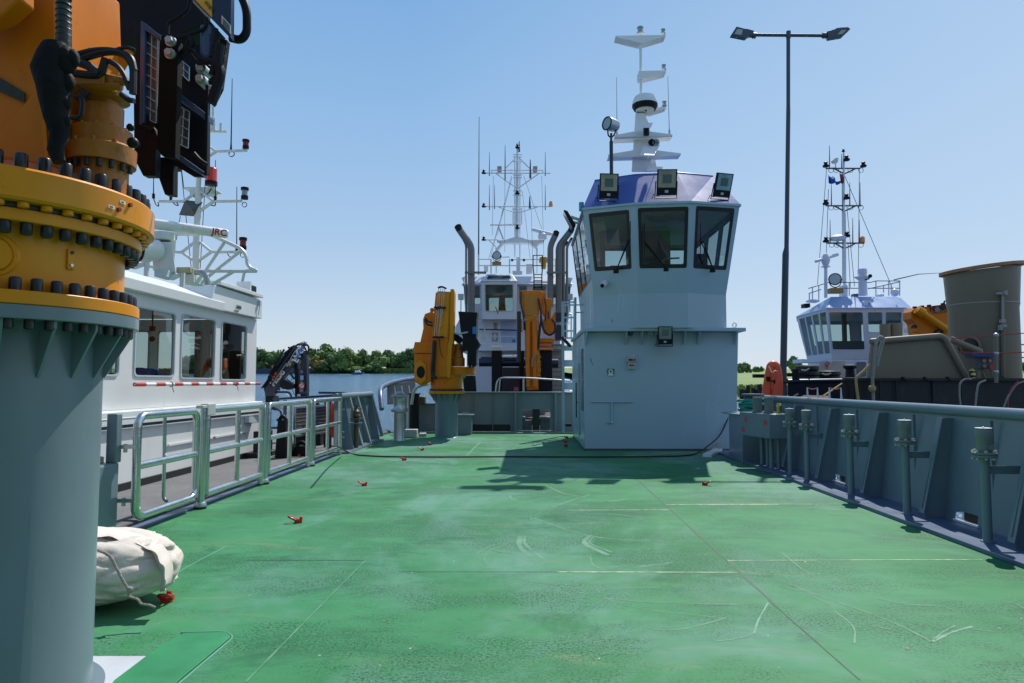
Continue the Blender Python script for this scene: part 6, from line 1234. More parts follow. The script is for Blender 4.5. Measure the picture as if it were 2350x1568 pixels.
# roof searchlight, brackets and boxes
t2 = thing('searchlight', r3(440, 1080, 8.6), "white drum searchlight on the workboat's roof beside the yellow rings", 'searchlight'); cc = r3(460, 950, 8.6); ax = Vector((-.55, -.8, -.08)).normalized(); M = MB(); M.lathe(cc, [(.10, -.17), (.14, -.12), (.15, .08), (.15, .12)], 24, axis=ax); link('drum', M, white, t2)
M = MB(); M.torus(cc + ax * .13, .148, .018, ax, 24, 8); link('rim', M, black_p, t2); M = MB(); M.cyl(cc + ax * .10, cc + ax * .13, .14, seg=24); link('glass_front', M, lens, t2); M = MB(); M.tube(rounded([r3(345, 1000, 8.6), r3(390, 1070, 8.6), r3(490, 1070, 8.6), r3(550, 950, 8.6)], .06), .015, 6); link('yoke', M, white, t2)
for x, y, xl in ((440, 1070, 290), (800, 1180, 670)):
    M = MB(); M.prism([r3(x - 20, y, 8.3), r3(x + 25, y, 8.3), r3(x + 15, y + 150, 8.3), r3(x - 25, y + 140, 8.3)], (0, .03, 0)); M.prism([r3(x - 10, y, 8.3), r3(xl + 60, y + 20, 8.3), r3(xl, y + 70, 8.3), r3(xl + 30, y + 75, 8.3), r3(x - 10, y + 35, 8.3)], (0, .03, 0)); solo('roof_bracket', M, lw, "white angled bracket on the roof edge under the searchlight" if x < 500 else "white angled bracket on the roof edge beside the beige box", 'bracket', smooth=0)
M = MB(); a = r3(780, 1135, 9.0); b = r3(920, 1195, 9.0); M.box(a.x, b.x, 8.9, 9.3, b.z, a.z); t2 = thing('roof_box', a, "beige lidded box on a white stand on the workboat's roof", 'box'); link('lid', M, mat("beige_box", (.42, .37, .24), .6), t2, bevel=.01); M = MB(); a = r3(830, 1195, 9.0); b = r3(935, 1290, 9.0); M.box(a.x, b.x, 8.95, 9.25, b.z, a.z); link('stand', M, lw, t2, bevel=.01)
M = MB(); M.tube(rounded([r3(930, 1180, 8.9), r3(1010, 1180, 8.9), r3(1055, 1240, 8.9), r3(1060, 1300, 8.9)], .1), .035, 10); link('duct_hose', M, galv, t2)
M = MB(); M.box(*sorted((r3(520, 1150, 8.5).x, r3(620, 1150, 8.5).x)), 8.5, 8.8, r3(520, 1220, 8.5).z, r3(520, 1140, 8.5).z); solo('roof_hatch', M, grub, "small grey hatch with dark pane on the workboat's roof", 'hatch', bevel=.01)

# dark folding crane on the workboat's foredeck
CYD = 21.0
e4 = lambda x, y, d=CYD: E4(x, y, y=d)
t = thing('folding_crane', e4(300, 1400), "dark blue folding loader crane with hoses on the workboat's foredeck", 'crane')
def pz(pts, m, nm, d0=CYD, dd_=.25, bevel=.01, par=None): M = MB(); M.prism([e4(x, y, d0) for x, y in pts], (0, dd_, 0)); return link(nm, M, m, par or t, bevel=bevel, smooth=0)
lb_ = pz([(205, 1130), (420, 700), (760, 240), (850, 195), (900, 215), (970, 260), (1010, 350), (930, 540), (620, 900), (520, 1050), (460, 1190), (400, 1280), (240, 1290), (225, 1200)], navy, 'lower_boom')
pz([(1010, 260), (1110, 330), (1120, 560), (1125, 1240), (1100, 1310), (1000, 1320), (960, 1240), (985, 700), (1000, 400)], navy, 'outer_boom', CYD + .1); pz([(850, 600), (915, 590), (940, 700), (945, 1320), (870, 1320), (862, 800)], black_p, 'inner_boom', CYD + .15); pz([(865, 1240), (1110, 1240), (1090, 1320), (880, 1330)], black_p, 'tip_block', CYD + .05)
pz([(240, 1280), (400, 1280), (420, 1400), (380, 1500), (560, 1567), (200, 1567), (240, 1420)], black_p, 'crane_base', CYD, .5)
pz([(560, 960), (640, 930), (780, 1010), (860, 1060), (830, 1110), (720, 1150), (600, 1130), (540, 1080)], black_p, 'winch_drum', CYD - .1, .3)
for x0, y0, x1, y1, r_ in ((160, 1120, 560, 560, .02), (200, 1110, 800, 230, .022), (300, 900, 640, 290, .03), (340, 1060, 860, 300, .02), (390, 1020, 700, 580, .018)): M = MB(); M.tube([e4(x0, y0, CYD - .06), e4(x1, y1, CYD - .06)], r_, 6); link('steel_pipe', M, galv if r_ == .018 else black_p, t)
for pts, r_ in (([(890, 215), (960, 170), (1040, 190), (1110, 300), (1120, 400)], .03), ([(1060, 200), (1120, 180), (1170, 240), (1160, 330), (1120, 400)], .035), ([(400, 690), (340, 780), (345, 840), (400, 860)], .025), ([(650, 290), (560, 420), (560, 560)], .03), ([(730, 240), (770, 290), (700, 330), (640, 380)], .03), ([(740, 760), (860, 920)], .035), ([(700, 850), (760, 810), (820, 860), (800, 960), (740, 970), (700, 900), (700, 850)], .010), ([(650, 900), (740, 940), (800, 1010), (850, 980)], .012), ([(820, 1140), (850, 1240), (880, 1260)], .010), ([(530, 1100), (550, 1130), (545, 1170)], .016)):
    M = MB(); M.tube(rounded([e4(x, y, CYD - .08) for x, y in pts], .15), r_, 6); link('hose', M, black, t)
o_ = e4(800, 520, CYD - .012); dx = e4(900, 325, CYD - .012) - o_
letters('lettering', "FASSI", .30, o_ + Vector((.0, -.004, 0)), dx, Vector((0, 0, 1)).cross(Vector((0, 1, 0))) * -1 + Vector((0, 0, 1)), white_s, t, .004, .008, xs=.92)
pf = [e4(x, y, CYD - .014) for x, y in ((765, 515), (885, 305), (945, 345), (822, 550))]; M = MB(); M.tube(rounded(pf, .05, True), .012, 5, closed=True); link('letter_frame', M, white_s, t)
o_ = e4(420, 1085, CYD - .016); letters('lettering', "Micro", .24, o_, e4(520, 960, CYD - .016) - o_, (-1, 0, 1), white_s, t, .004, .006); o_ = e4(470, 970, CYD - .016); letters('lettering', "35", .26, o_, e4(530, 880, CYD - .016) - o_, (-1, 0, 1), mat("decal_orange", (.75, .12, .03)), t, .004, .008)
o_ = e4(920, 520, CYD - .016); letters('lettering', "eurostk", .20, o_, e4(1010, 350, CYD - .016) - o_, (-1, 0, 1), mat("decal_blue", (.01, .18, .6)), t, .004, .008)
yl = mat("decal_yellow", (.55, .38, .03))
for pts, m_ in (([(525, 850), (570, 785), (625, 820), (575, 885)], yl), ([(735, 630), (775, 560), (805, 580), (765, 650)], yl), ([(680, 640), (750, 520), (770, 540), (705, 660)], grub), ([(900, 300), (930, 250), (965, 265), (930, 315)], grub), ([(985, 845), (1055, 845), (1050, 940), (985, 940)], mat("decal_pale_blue", (.2, .45, .75))), ([(965, 1015), (1060, 1015), (1060, 1120), (965, 1120)], white_s), ([(990, 745), (1010, 725), (1055, 770), (995, 810)], mat("decal_violet", (.18, .15, .45))), ([(970, 1135), (1050, 1135), (1050, 1190), (970, 1190)], mat("decal_grey", (.2, .2, .25))), ([(920, 1240), (990, 1245), (990, 1290), (920, 1285)], grub), ([(985, 990), (1015, 950), (1050, 1000), (1050, 1012), (985, 1012)], mat("decal_grey", (.2, .2, .25)))):
    pz(pts, m_, 'decal', CYD - .012, .006, 0)
c_ = e4(1012, 1065, CYD - .02); M = MB(); M.torus(c_, .085, .014, (0, 1, 0), 20, 6); M.tube([c_ + Vector((-.06, 0, -.06)), c_ + Vector((.06, 0, .06))], .012, 6); link('prohibition_mark', M, red, t)
# rails, panels, lifebuoy and stands on the workboat's foredeck
d6 = lambda x, y, d: D6(x, y, y=d)
t = thing('fore_railing', d6(400, 780, 20), "dark blue pipe rail round the workboat's foredeck behind the aluminium rail", 'railing')
for pts, d in (([(320, 712), (470, 712), (500, 740), (500, 790)], 21), ([(805, 718), (1110, 722), (1155, 745), (1160, 755)], 19), ([(340, 1020), (390, 1020), (390, 910), (300, 900)], 20), ([(10, 1110), (380, 1105)], 20), ([(300, 790), (1050, 745)], 18.2)): M = MB(); M.tube(rounded([d6(x, y, d) for x, y in pts], .15), .03, 8); link('pipe', M, navy, t)
for x, d in ((435, 18.4), (930, 17.8), (885, 19)): M = MB(); M.bar(d6(x, 800, d), (d6(x, 800, d).x, d, DZ), .07); link('upright', M, navy, t)
for i, (x0, x1, d) in enumerate(((545, 700, 16.8), (755, 945, 17.6))):
    a = d6(x0, 955 if i == 0 else 915, d); b = d6(x1, 905 if i == 0 else 880, d + .8); zb2 = .28
    t = thing('framed_panel', (a.x, d, DZ), ("nearer" if i == 0 else "farther") + " ribbed dark panel in a pale metal frame on the workboat's deck", 'panel', 'two framed panels on the workboat')
    M = MB(); Q = [(a.x, d, zb2), (b.x, d + .8, zb2), (b.x, d + .8, .98), (a.x, d, .98)]; M.prism(Q, (0, .04, 0)); link('slats', M, mat("ribbed_panel", (.10, .095, .085), .5, var=.2, scale=6), t, smooth=0)
    M = MB()
    for k in range(4): M.bar(Vector(Q[k]) - Vector((0, .03, 0)), Vector(Q[(k + 1) % 4]) - Vector((0, .03, 0)), .05)
    for k in range(7): z = zb2 + .08 + k * .09; M.bar((a.x, d - .01, z), (b.x, d + .79, z), .012)
    for p in (Q[0], Q[1]): M.bar(p, (p[0], p[1], DZ), .04)
    link('frame', M, galv, t, smooth=0)
for x, y, d, w_, h_, lab in ((620, 900, 18.3, .5, .75, "black machine box behind the nearer framed panel"), (390, 1100, 16.2, .28, .9, "black triangular cleat stand beside the aluminium rail"), (740, 720, 19.5, .5, 1.15, "dark winch behind the aluminium rail, left of the long pipe rail"), (600, 1210, 16.6, .45, .25, "low black box on the workboat's deck under the framed panel")):
    p = d6(x, y, d); M = MB(); M.loft([(p.x - w_ / 2, d, DZ), (p.x + w_ / 2, d, DZ), (p.x + w_ / 2, d + .5, DZ), (p.x - w_ / 2, d + .5, DZ)], [(p.x - w_ * .3, d, DZ + h_), (p.x + w_ * .35, d, DZ + h_), (p.x + w_ * .35, d + .4, DZ + h_), (p.x - w_ * .3, d + .4, DZ + h_)]); M.tube(rounded([Vector((p.x - w_ * .3, d + .1, DZ + h_)), Vector((p.x, d + .1, DZ + h_ + .12)), Vector((p.x + w_ * .3, d + .1, DZ + h_))], .1), .05, 8); solo('deck_machine', M, black_p, lab, 'machine', bevel=.03)
p = d6(985, 930, 17.8); M = MB()
M.tube(rounded([Vector((p.x - .06, 17.8, .22)), Vector((p.x + .10, 17.8, .22)), Vector((p.x + .06, 17.8, 1.0)), Vector((p.x - .06, 17.8, 1.02))], .12, True), .07, 10, closed=True); solo('lifebuoy', M, redorange, "orange lifebuoy hanging upright behind the last aluminium rail section", 'lifebuoy')
for y, lab in ((f5(1280, 560, -6.55).y, "short black bollard beside the workboat's hull, nearer one"), (f5(1395, 560, -6.4).y, "short black bollard on the workboat's deck, behind the double rail posts")):
    M = MB(); M.box(-6.62, -6.42, y - .1, y + .1, DZ, .42); M.box(-6.75, -6.3, y - .25, y + .25, DZ, DZ + .12); solo('deck_bollard', M, black, lab, 'bollard', 'black bollards on the workboat', bevel=.02)
for k, (pts, m_, lab) in enumerate((([(1570, 530), (1640, 505), (1740, 520), (1700, 545), (1600, 560)], black, "black hose coil lying on the workboat's grey deck"), ([(1400, 560), (1600, 572), (1800, 560)], rope_y, "yellow line lying across the workboat's grey deck"))):
    M = MB(); M.tube(rounded([A5(x, y, z=DZ + .03) for x, y in pts], .3), .03 if k == 0 else .012, 6); solo('deck_line', M, m_, lab, 'hose' if k == 0 else 'rope')
M = MB(); a = Vector((-5.0, 6.6, DZ + .02)); M.box(-6.2, -5.0, 6.2, 8.0, DZ + .002, DZ + .02); solo('rubber_mat', M, black, "black ribbed rubber mat on the workboat's deck behind the first gate", 'mat')
# ================================================================== vessel ahead in the middle
CYV = 35.0
vw = mat("vessel_white", (.66, .69, .72), .4, var=.05, scale=.8, streak=.7, dirt=(.45, .42, .38), dirt_amt=.08)
b1 = lambda x, y, d=CYV: B1(x, y, y=d)
b2 = lambda x, y, d=CYV: B2(x, y, y=d)
t = thing('crane_vessel', b1(880, 1100), "white superstructure of the work vessel lying ahead, with one central cabin window", 'ship'); cv = t
def fp(cr, pts, d0, dd_, m, nm, par=None, bevel=0, smooth=0): M = MB(); M.prism([cr(x, y, y=d0) for x, y in pts], (0, dd_, 0)); return link(nm, M, m, cv if par is None else par, bevel=bevel, smooth=smooth)
zw = -1.0
M = MB(); xL, xR = b1(470, 500).x, b1(1300, 500).x
M.prism([(xL - 1.2, 27.2, .2), (xR + 1.0, 27.2, .2), (xR + 1.4, 34, .2), (xR + 1.2, 52, .2), (xL - 1.0, 52, .2), (xL - 1.6, 34, .2)], (0, 0, -2.6)); link('hull', M, darkhull, t, smooth=0)
# lower deckhouse, wheelhouse walls with windows all round
z0 = b1(600, 1045).z - .6; z1 = b1(600, 498).z; z2 = b1(600, 230).z; z3 = b1(600, 155).z
fp(B1, [(500, 740), (1230, 740), (1230, 1080), (500, 1080)], 35.3, 4, vw, 'deckhouse')
fp(B1, [(412, 560), (448, 495), (900, 495), (1215, 495), (1215, 742), (440, 742), (412, 650)], 35.15, 5, vw, 'upper_deckhouse')
def uvb(x0, x1, y0, y1, q): 
    w_ = q[1].x - q[0].x; hh = q[3].z - q[0].z; a = B1(x0, y1, y=q[0].y); b = B1(x1, y0, y=q[0].y); return ((a.x - q[0].x) / w_, (b.x - q[0].x) / w_, (a.z - q[0].z) / hh, (b.z - q[0].z) / hh)
M = MB(); q = [Vector((xL + .1, 35.6, z1)), Vector((xR - .1, 35.6, z1)), Vector((xR, 35.5, z2)), Vector((xL, 35.5, z2))]
L1 = window_wall(M, q, [uvb(492, 545, 245, 390, q), uvb(556, 612, 245, 388, q), uvb(630, 870, 240, 450, q), uvb(900, 960, 245, 390, q), uvb(1000, 1100, 245, 390, q), uvb(1150, 1186, 245, 390, q), uvb(1210, 1280, 245, 390, q)], .08, .05)
q2_ = [Vector((xR - .1, 39.5, z1)), Vector((xL + .1, 39.5, z1)), Vector((xL, 39.5, z2)), Vector((xR, 39.5, z2))]; L2 = window_wall(M, q2_, [(.03 + k * .165, .15 + k * .165, .35, .92) for k in range(6)], .1, .05)
M.add([q[0], q2_[1], q2_[2], q[3]], [(0, 1, 2, 3)]); M.add([q[1], q2_[0], q2_[3], q[2]], [(0, 1, 2, 3)]); link('wheelhouse_wall', M, vw, t, smooth=0); add_windows(t, L1 + L2, vw, glass, fw=.03, proud=.01)
M = MB(); q = [b1(618, 500, 34.3), b1(880, 500, 34.3), b1(882, 205, 34.1), b1(612, 205, 34.1)]; L3 = window_wall(M, q, [(.09, .91, .20, .91)], .06, .05); M.add([q[0], q[0] + Vector((0, 1.3, 0)), q[3] + Vector((0, 1.4, 0)), q[3]], [(0, 1, 2, 3)]); M.add([q[1], q[1] + Vector((0, 1.3, 0)), q[2] + Vector((0, 1.4, 0)), q[2]], [(0, 1, 2, 3)]); link('centre_bay', M, vw, t, smooth=0); add_windows(t, L3, grub, glass, fw=.04, proud=.02)
M = MB(); M.loft([b1(610, 210, 34.0), b1(888, 210, 34.0), b1(888, 210, 36), b1(610, 210, 36)], [b1(655, 155, 34.5), b1(845, 155, 34.5), b1(845, 155, 36), b1(655, 155, 36)]); M.add([b1(618, 500, 34.28), b1(880, 500, 34.28), b1(880, 500, 35.6), b1(618, 500, 35.6)], [(0, 1, 2, 3)]); link('bay_roof', M, vw, t, bevel=.02, smooth=0)
M = MB(); M.prism([b1(655, 190, 34.1), b1(840, 190, 34.1), b1(832, 165, 34.3), b1(665, 165, 34.3)], (0, -.02, 0)); link('dark_visor', M, navy, t, smooth=0)
M = MB(); M.loft([Vector((xL - .1, 35.2, z2)), Vector((xR + .1, 35.2, z2)), Vector((xR + .1, 40, z2)), Vector((xL - .1, 40, z2))], [Vector((xL + .3, 35.8, z3)), Vector((xR - .3, 35.8, z3)), Vector((xR - .3, 39.5, z3)), Vector((xL + .3, 39.5, z3))]); link('roof', M, vw, t, bevel=.02, smooth=0)
M = MB(); M.box(xL + .2, xR - .2, 35.8, 39.3, z1 + .02, z1 + .08); link('cabin_floor', M, inside, t, smooth=0)
c_ = b1(770, 400, 36.2); M = MB(); M.loft([c_ + Vector((-.22, 0, -.5)), c_ + Vector((.22, 0, -.5)), c_ + Vector((.22, .12, -.5)), c_ + Vector((-.22, .12, -.5))], [c_ + Vector((-.15, .05, .55)), c_ + Vector((.15, .05, .55)), c_ + Vector((.15, .15, .55)), c_ + Vector((-.15, .15, .55))]); M.box(c_.x - .25, c_.x + .25, c_.y, c_.y + .5, c_.z - .75, c_.z - .45); link('helm_seat', M, black, t, bevel=.06)
M = MB(); M.bar(b1(720, 405, 34.1), b1(742, 462, 34.1), .04); link('wiper', M, black, t)
for x0, y0, x1, y1, m_, nm in ((760, 515, 893, 680, mat("pale_blue_board", (.35, .45, .62), .4, var=.05), 'notice_board'), (850, 655, 870, 678, mat("decal_blue2", (.05, .15, .4)), 'blue_mark')): fp(B1, [(x0, y0), (x1, y0), (x1, y1), (x0, y1)], 35.12 if nm == 'notice_board' else 35.10, .03, m_, nm)
a, b = b1(705, 530, 35.1), b1(733, 580, 35.1); M = MB()
for k in range(6): z = b.z + (a.z - b.z) * k / 5; M.bar((a.x, 35.12, z), (b.x, 35.12, z), .03)
link('vent_louvre', M, inside, t)
a, b = b1(700, 608, 35.1), b1(733, 665, 35.1); M = MB(); M.tube([(a.x, 35.1, a.z), (b.x, 35.1, a.z), (b.x, 35.1, b.z), (a.x, 35.1, b.z)], .02, 5, closed=True); link('door_outline', M, black, t)
for pts in ([(595, 578), (895, 585)],): M = MB(); M.tube([b1(x, y, 34.9) for x, y in pts], .03, 6); link('cable_run', M, black, t)
M = MB()
for y in (632, 688): M.tube([b1(595, y, 34.7), b1(895, y, 34.7)], .022, 5)
for x in (600, 678, 760): M.tube([b1(x, 740, 34.7), b1(x, 632, 34.7)], .02, 5)
M.tube([b1(615, 510, 34.7), b1(660, 660, 34.7)], .03, 5); link('catwalk_rail', M, vw, t)
M = MB(); M.box(b1(595, 0).x, b1(1225, 0).x, 34.4, 35.3, b1(0, 745).z, b1(0, 738).z); link('catwalk', M, vw, t, smooth=0)
M = MB()
for k in range(11): p0 = b1(1155, 700 + k * 34, 34.2); p1 = b1(1222, 700 + k * 34, 34.2); M.bar(p0, p1, .25, .04)
M.bar(b1(1153, 690, 34.2), b1(1150, 1060, 34.2), .06); M.bar(b1(1225, 690, 34.2), b1(1225, 1060, 34.2), .06); link('stairway', M, inside, t, smooth=0)
fp(B1, [(1155, 690), (1225, 690), (1225, 1080), (1155, 1080)], 34.9, .1, mat("beige_wall", (.36, .32, .25), .6), 'stair_wall')
bb = fp(B1, [(1180, 450), (1262, 450), (1262, 655), (1180, 655)], 33.6, 1.2, mat("navy_box", (.012, .014, .03), .4), 'navy_housing')
letters('lettering', "HEAVY", .22, b1(1186, 545, 33.58), (1, 0, 0), (0, 0, 1), white_s, t, .004)
for x in (455, 1290): 
    p = b1(x, 330, 34.9); M = MB(); M.box(p.x - .14, p.x + .14, 34.8, 35.0, p.z - .15, p.z + .15); M.tube([p + Vector((0, .05, -.15)), (p.x, 34.95, b1(0, 450).z)], .03, 6); link('side_floodlight', M, galv, t)
for pts in ([(460, 185), (487, 172), (480, 225)], [(1270, 180), (1312, 185), (1290, 230)]): fp(B1, pts, 34.9, .6, vw, 'roof_wing')
# roof gear
M = MB(); y1_ = 36.0
for x in (592, 686, 828, 905, 1180): M.tube([b1(x, 150, y1_), b1(x, 40 if x > 600 else 5, y1_)], .04, 6)
for a, b in (((592, 42), (686, 42)), ((686, 25), (828, 25)), ((845, 44), (1180, 44)), ((592, 90), (1180, 92)), ((560, 150), (650, 150))): M.tube([b1(*a, y1_), b1(*b, y1_)], .03, 6)
link('roof_railing', M, vw, t)
for x0, y0, x1, y1, m_ in ((632, 85, 665, 140, vw), (955, 78, 1003, 155, vw), (850, 130, 925, 160, vw), (880, 25, 910, 130, vw)): fp(B1, [(x0, y0), (x1, y0), (x1, y1), (x0, y1)], 36.5, .4, m_, 'roof_locker', bevel=.02)
M = MB()
for x in (848, 938): M.sphere(b1(x, 48, y1_), .08, 8)
link('black_floats', M, black, t)
def srch(p, r_, lab, ax=(0, -1, .05), body_=galv, stand=None):
    t = thing('searchlight', p, lab, 'searchlight'); p = Vector(p); ax = Vector(ax).normalized(); M = MB(); M.lathe(p, [(r_ * .5, -r_ * 1.1), (r_ * .9, -r_ * .7), (r_, r_ * .3), (r_, r_ * .5)], 24, axis=ax); link('drum', M, body_, t)
    M = MB(); M.torus(p + ax * r_ * .5, r_, r_ * .09, ax, 24, 6); link('rim', M, black_p, t); M = MB(); M.cyl(p + ax * r_ * .35, p + ax * r_ * .48, r_ * .95, seg=24); link('glass_front', M, lens, t)
    M = MB(); M.tube(rounded([p + Vector((-r_ * 1.15, 0, r_ * .1)), p + Vector((-r_ * .9, 0, -r_ * 1.0)), p + Vector((0, 0, -r_ * 1.5)), p + Vector((r_ * .9, 0, -r_ * 1.0)), p + Vector((r_ * 1.15, 0, r_ * .1))], r_), r_ * .09, 6); link('yoke', M, black_p, t)
    if stand: M = MB(); M.obox(p + Vector((0, 0, -r_ * 2.0)), (r_ * 2.2, r_ * 1.5, r_ * .9)); link('stand', M, stand, t, bevel=.02)
    return t
srch(b1(730, 15, 35.2), .21, "searchlight on a tan box right above the middle vessel's central window", stand=mat("tan_box", (.32, .19, .05), .5))
M = MB(); p = b1(1088, 60, 35.6); M.cyl(p, p + Vector((0, 0, .02)), .22, seg=20); M.lathe(p - Vector((0, 0, .4)), [(.12, 0), (.14, .3), (.23, .34), (.24, .5), (.2, .62), (.05, .66)], 20); solo('amber_searchlight', M, mat("amber_brass", (.6, .28, .02), .35, var=.2), "amber yellow lamp drum behind the black roof ladder of the middle vessel", 'searchlight')
M = MB()
for x0, x1 in ((1008, 1015), (1080, 1075)): M.tube(rounded([b1(x0, 10, 34.6), b1(x0, 110, 34.6), b1(x1, 160, 34.6), b1(x1, 275, 34.6)], .2), .03, 6)
for y in (12, 90, 158, 182, 205, 232, 255): M.tube([b1(1010, y, 34.6), b1(1080, y, 34.6)], .022, 5)
solo('roof_ladder', M, black_p, "black ladder curving up to the middle vessel's roof", 'ladder')
# mast of the middle vessel
t = thing('lattice_mast', b2(680, 1450, 37), "slender trussed mast with three yards on the middle vessel's roof", 'mast'); ym = 37.0; m2 = lambda x, y, d=ym: B2(x, y, y=d)
M = MB(); M.tube([m2(680, 1120), m2(683, 560), m2(684, 260)], [.10, .075, .045], 10); link('main_pole', M, vw, t)
for x in (645, 660, 706, 722): M = MB(); M.tube([m2(x, 1300 if x in (660, 706) else 850, ym + .4), m2(x, 1000 if x in (645, 722) else 380, ym + .4)], .035, 6); link('lattice_leg', M, vw, t)
for y in (365, 385, 430, 550, 575, 695, 735, 860, 890, 1000): M = MB(); M.tube([m2(643, y, ym - .2), m2(725, y, ym - .2)], .028, 6); link('lattice_ring', M, vw, t)
for pts, r_ in (([(395, 533), (985, 533)], .06), ([(450, 507), (915, 507)], .05), ([(450, 507), (450, 533)], .04), ([(915, 507), (915, 533)], .04), ([(490, 538), (672, 668)], .05), ([(880, 538), (695, 668)], .05), ([(568, 497), (660, 405)], .045), ([(805, 500), (695, 392)], .055), ([(385, 838), (985, 838)], .055), ([(510, 842), (670, 895)], .045), ([(870, 842), (695, 895)], .045), ([(435, 1005), (670, 1005)], .08), ([(510, 1020), (556, 1140)], .08), ([(385, 1142), (510, 1142)], .05), ([(425, 1145), (490, 1210)], .045)):
    M = MB(); M.tube([m2(x, y) for x, y in pts], r_ * .6, 6); link('yard', M, vw, t)
fp(B2, [(495, 1148), (570, 1143), (650, 1118), (715, 1118), (785, 1143), (930, 1143), (925, 1160), (880, 1172), (860, 1200), (850, 1215), (795, 1168), (560, 1168), (520, 1215), (510, 1240), (480, 1250), (495, 1215), (535, 1165)], 37, .5, vw, 'gull_arch', par=t, smooth=0)
for x in (492, 861): M = MB(); M.tube([m2(x, 1215, 37.2), m2(x, 1450, 37.2)], .05, 8); link('arch_leg', M, vw, t)
for x in (520, 846): fp(B2, [(x - 20, 470), (x + 20, 470), (x + 20, 510), (x + 12, 522), (x - 12, 522), (x - 20, 510)], 37, .3, mat("tan_lamp", (.40, .33, .22), .5), 'deck_lamp', par=t)
rdr = thing('radar_scanner', m2(912, 1110, 36.8), "white radar bar on a round turret at the middle vessel's mast arch", 'radar'); M = MB(); M.tube([m2(815, 1047, 36.6), m2(1000, 1092, 36.9)], .10, 8); link('antenna_bar', M, vw, rdr); M = MB(); M.lathe(m2(912, 1140, 36.8), [(.2, 0), (.24, .08), (.24, .3), (.12, .38), (.1, .48)], 20); link('turret', M, vw, rdr)
def lampb(p, s, lab, grp, m_=black_p): t = thing('mast_lamp', p, lab, 'lamp', grp); p = Vector(p); M = MB(); M.lathe(p, [(s, 0), (s * 1.2, s * .5), (s * .5, s * 1.2), (s * .8, s * 1.7), (s * .2, s * 2.2)], 12); link('casing', M, m_, t); return t
for x, y, lab in ((378, 533, "black lamp at the left tip of the middle mast's top yard"), (378, 838, "black lamp at the left tip of the middle mast's second yard"), (378, 1142, "black lamp at the left tip of the middle mast's lowest arm"), (683, 720, "black lamp on the middle mast's pole above the second yard"), (684, 1035, "black lamp on the middle mast's pole above the gull arch"), (684, 300, "lamp near the very top of the middle mast")): lampb(m2(x, y + 6, ym - .2), .11, lab, 'small lamps on the middle mast')
p = m2(988, 838); M = MB(); M.lathe(p, [(.11, 0), (.11, .12), (.07, .28), (0, .3)], 12); solo('orange_beacon', M, mat("amber_lens", (.9, .25, .03), .3), "orange beacon at the right tip of the middle mast's second yard", 'beacon')
for x, y0, y1, r_, lab in ((429, 560, 340, .022, "left upper whip antenna on the middle mast's top yard"), (572, 600, 280, .03, "dark tall whip antenna left of the middle mast's top"), (802, 580, 410, .05, "thick stub aerial right of the middle mast's top"), (938, 560, 340, .022, "right whip antenna on the middle mast's top yard"), (429, 870, 640, .022, "left whip antenna on the middle mast's second yard"), (476, 860, 640, .022, "second whip antenna from left on the middle mast's second yard"), (797, 855, 742, .05, "thick dark stub aerial on the middle mast's second yard"), (938, 870, 640, .022, "right whip antenna on the middle mast's second yard"), (701, 340, 240, .04, "stub aerial beside the middle mast's top"), (330, 1460, 20, .035, "very tall thin whip antenna left of the middle vessel's mast")):
    M = MB(); a, b = m2(x, y0), m2(x + (5 if r_ == .035 else 0), y1); M.tube([a, lerp(a, b, .45), b], [r_ * 1.3, r_, r_ * .45], 5); solo('whip_antenna', M, grey_d, lab, 'antenna', 'aerials on the middle vessel')
M = MB()
for x0, y0, x1, y1 in ((630, 560, 440, 1300), (635, 570, 500, 1100), (740, 555, 905, 1040), (465, 560, 455, 1100), (905, 560, 925, 1290), (728, 700, 800, 1310), (570, 560, 568, 1250), (560, 850, 420, 1320), (810, 850, 822, 1290)): M.tube([m2(x0, y0), m2(x1, y1)], .012, 4)
link('rigging', M, grey_d, t)
# funnels
def funnel(pts, r_, lab, d=34.0, m_=mat("exhaust_grey", (.17, .16, .15), .45, metal=.4, var=.15, streak=.8)):
    P_ = [B2(x, y, y=d) for x, y in pts]; u_ = (P_[-1] - P_[-2]).normalized(); r_ *= .72; M = MB(); M.tube(rounded(P_, .25), r_, 16); t = thing('exhaust_pipe', P_[0], lab, 'exhaust pipe', 'exhaust pipes of the middle vessel'); link('pipe', M, m_, t); ax_ = (u_ * 1.0 + Vector((0, -1.5, .2))).normalized(); M = MB(); M.lathe(P_[-1] - u_ * r_ * .2 + ax_ * r_ * .95, [(0, 0), (r_ * .92, 0)], 18, axis=ax_); M.lathe(P_[-1] - u_ * r_ * .3, [(r_ * 1.0, 0), (r_ * 1.0, r_ * 1.2)], 18, axis=ax_, caps=False); link('mouth', M, black, t)
funnel([(264, 1900), (262, 1200), (150, 1040)], .25, "thick grey exhaust pipe bending left, at the middle vessel's left side"); funnel([(216, 1900), (216, 1190), (190, 1140)], .07, "thin pipe hugging the left exhaust pipe", 34.3)
funnel([(985, 1750), (984, 1195), (1035, 1090)], .21, "exhaust pipe bending right, next to the black roof ladder"); funnel([(1060, 1900), (1060, 1200), (1170, 1060)], .22, "tallest exhaust pipe pointing right, just left of the white tower", 34.1); funnel([(1100, 1900), (1100, 1200), (1125, 1170)], .14, "exhaust pipe behind the tallest one near the white tower", 34.4); funnel([(1135, 1900), (1135, 1200), (1175, 1135)], .09, "thinnest exhaust pipe, closest to the white tower", 34.0)
M = MB()
for x0, x1 in ((950, 1145), (205, 400)): M.bar(B2(x0, 1440, y=33.7), B2(x1, 1440, y=33.7), .1)
link('pipe_clamp', M, inside, cv)
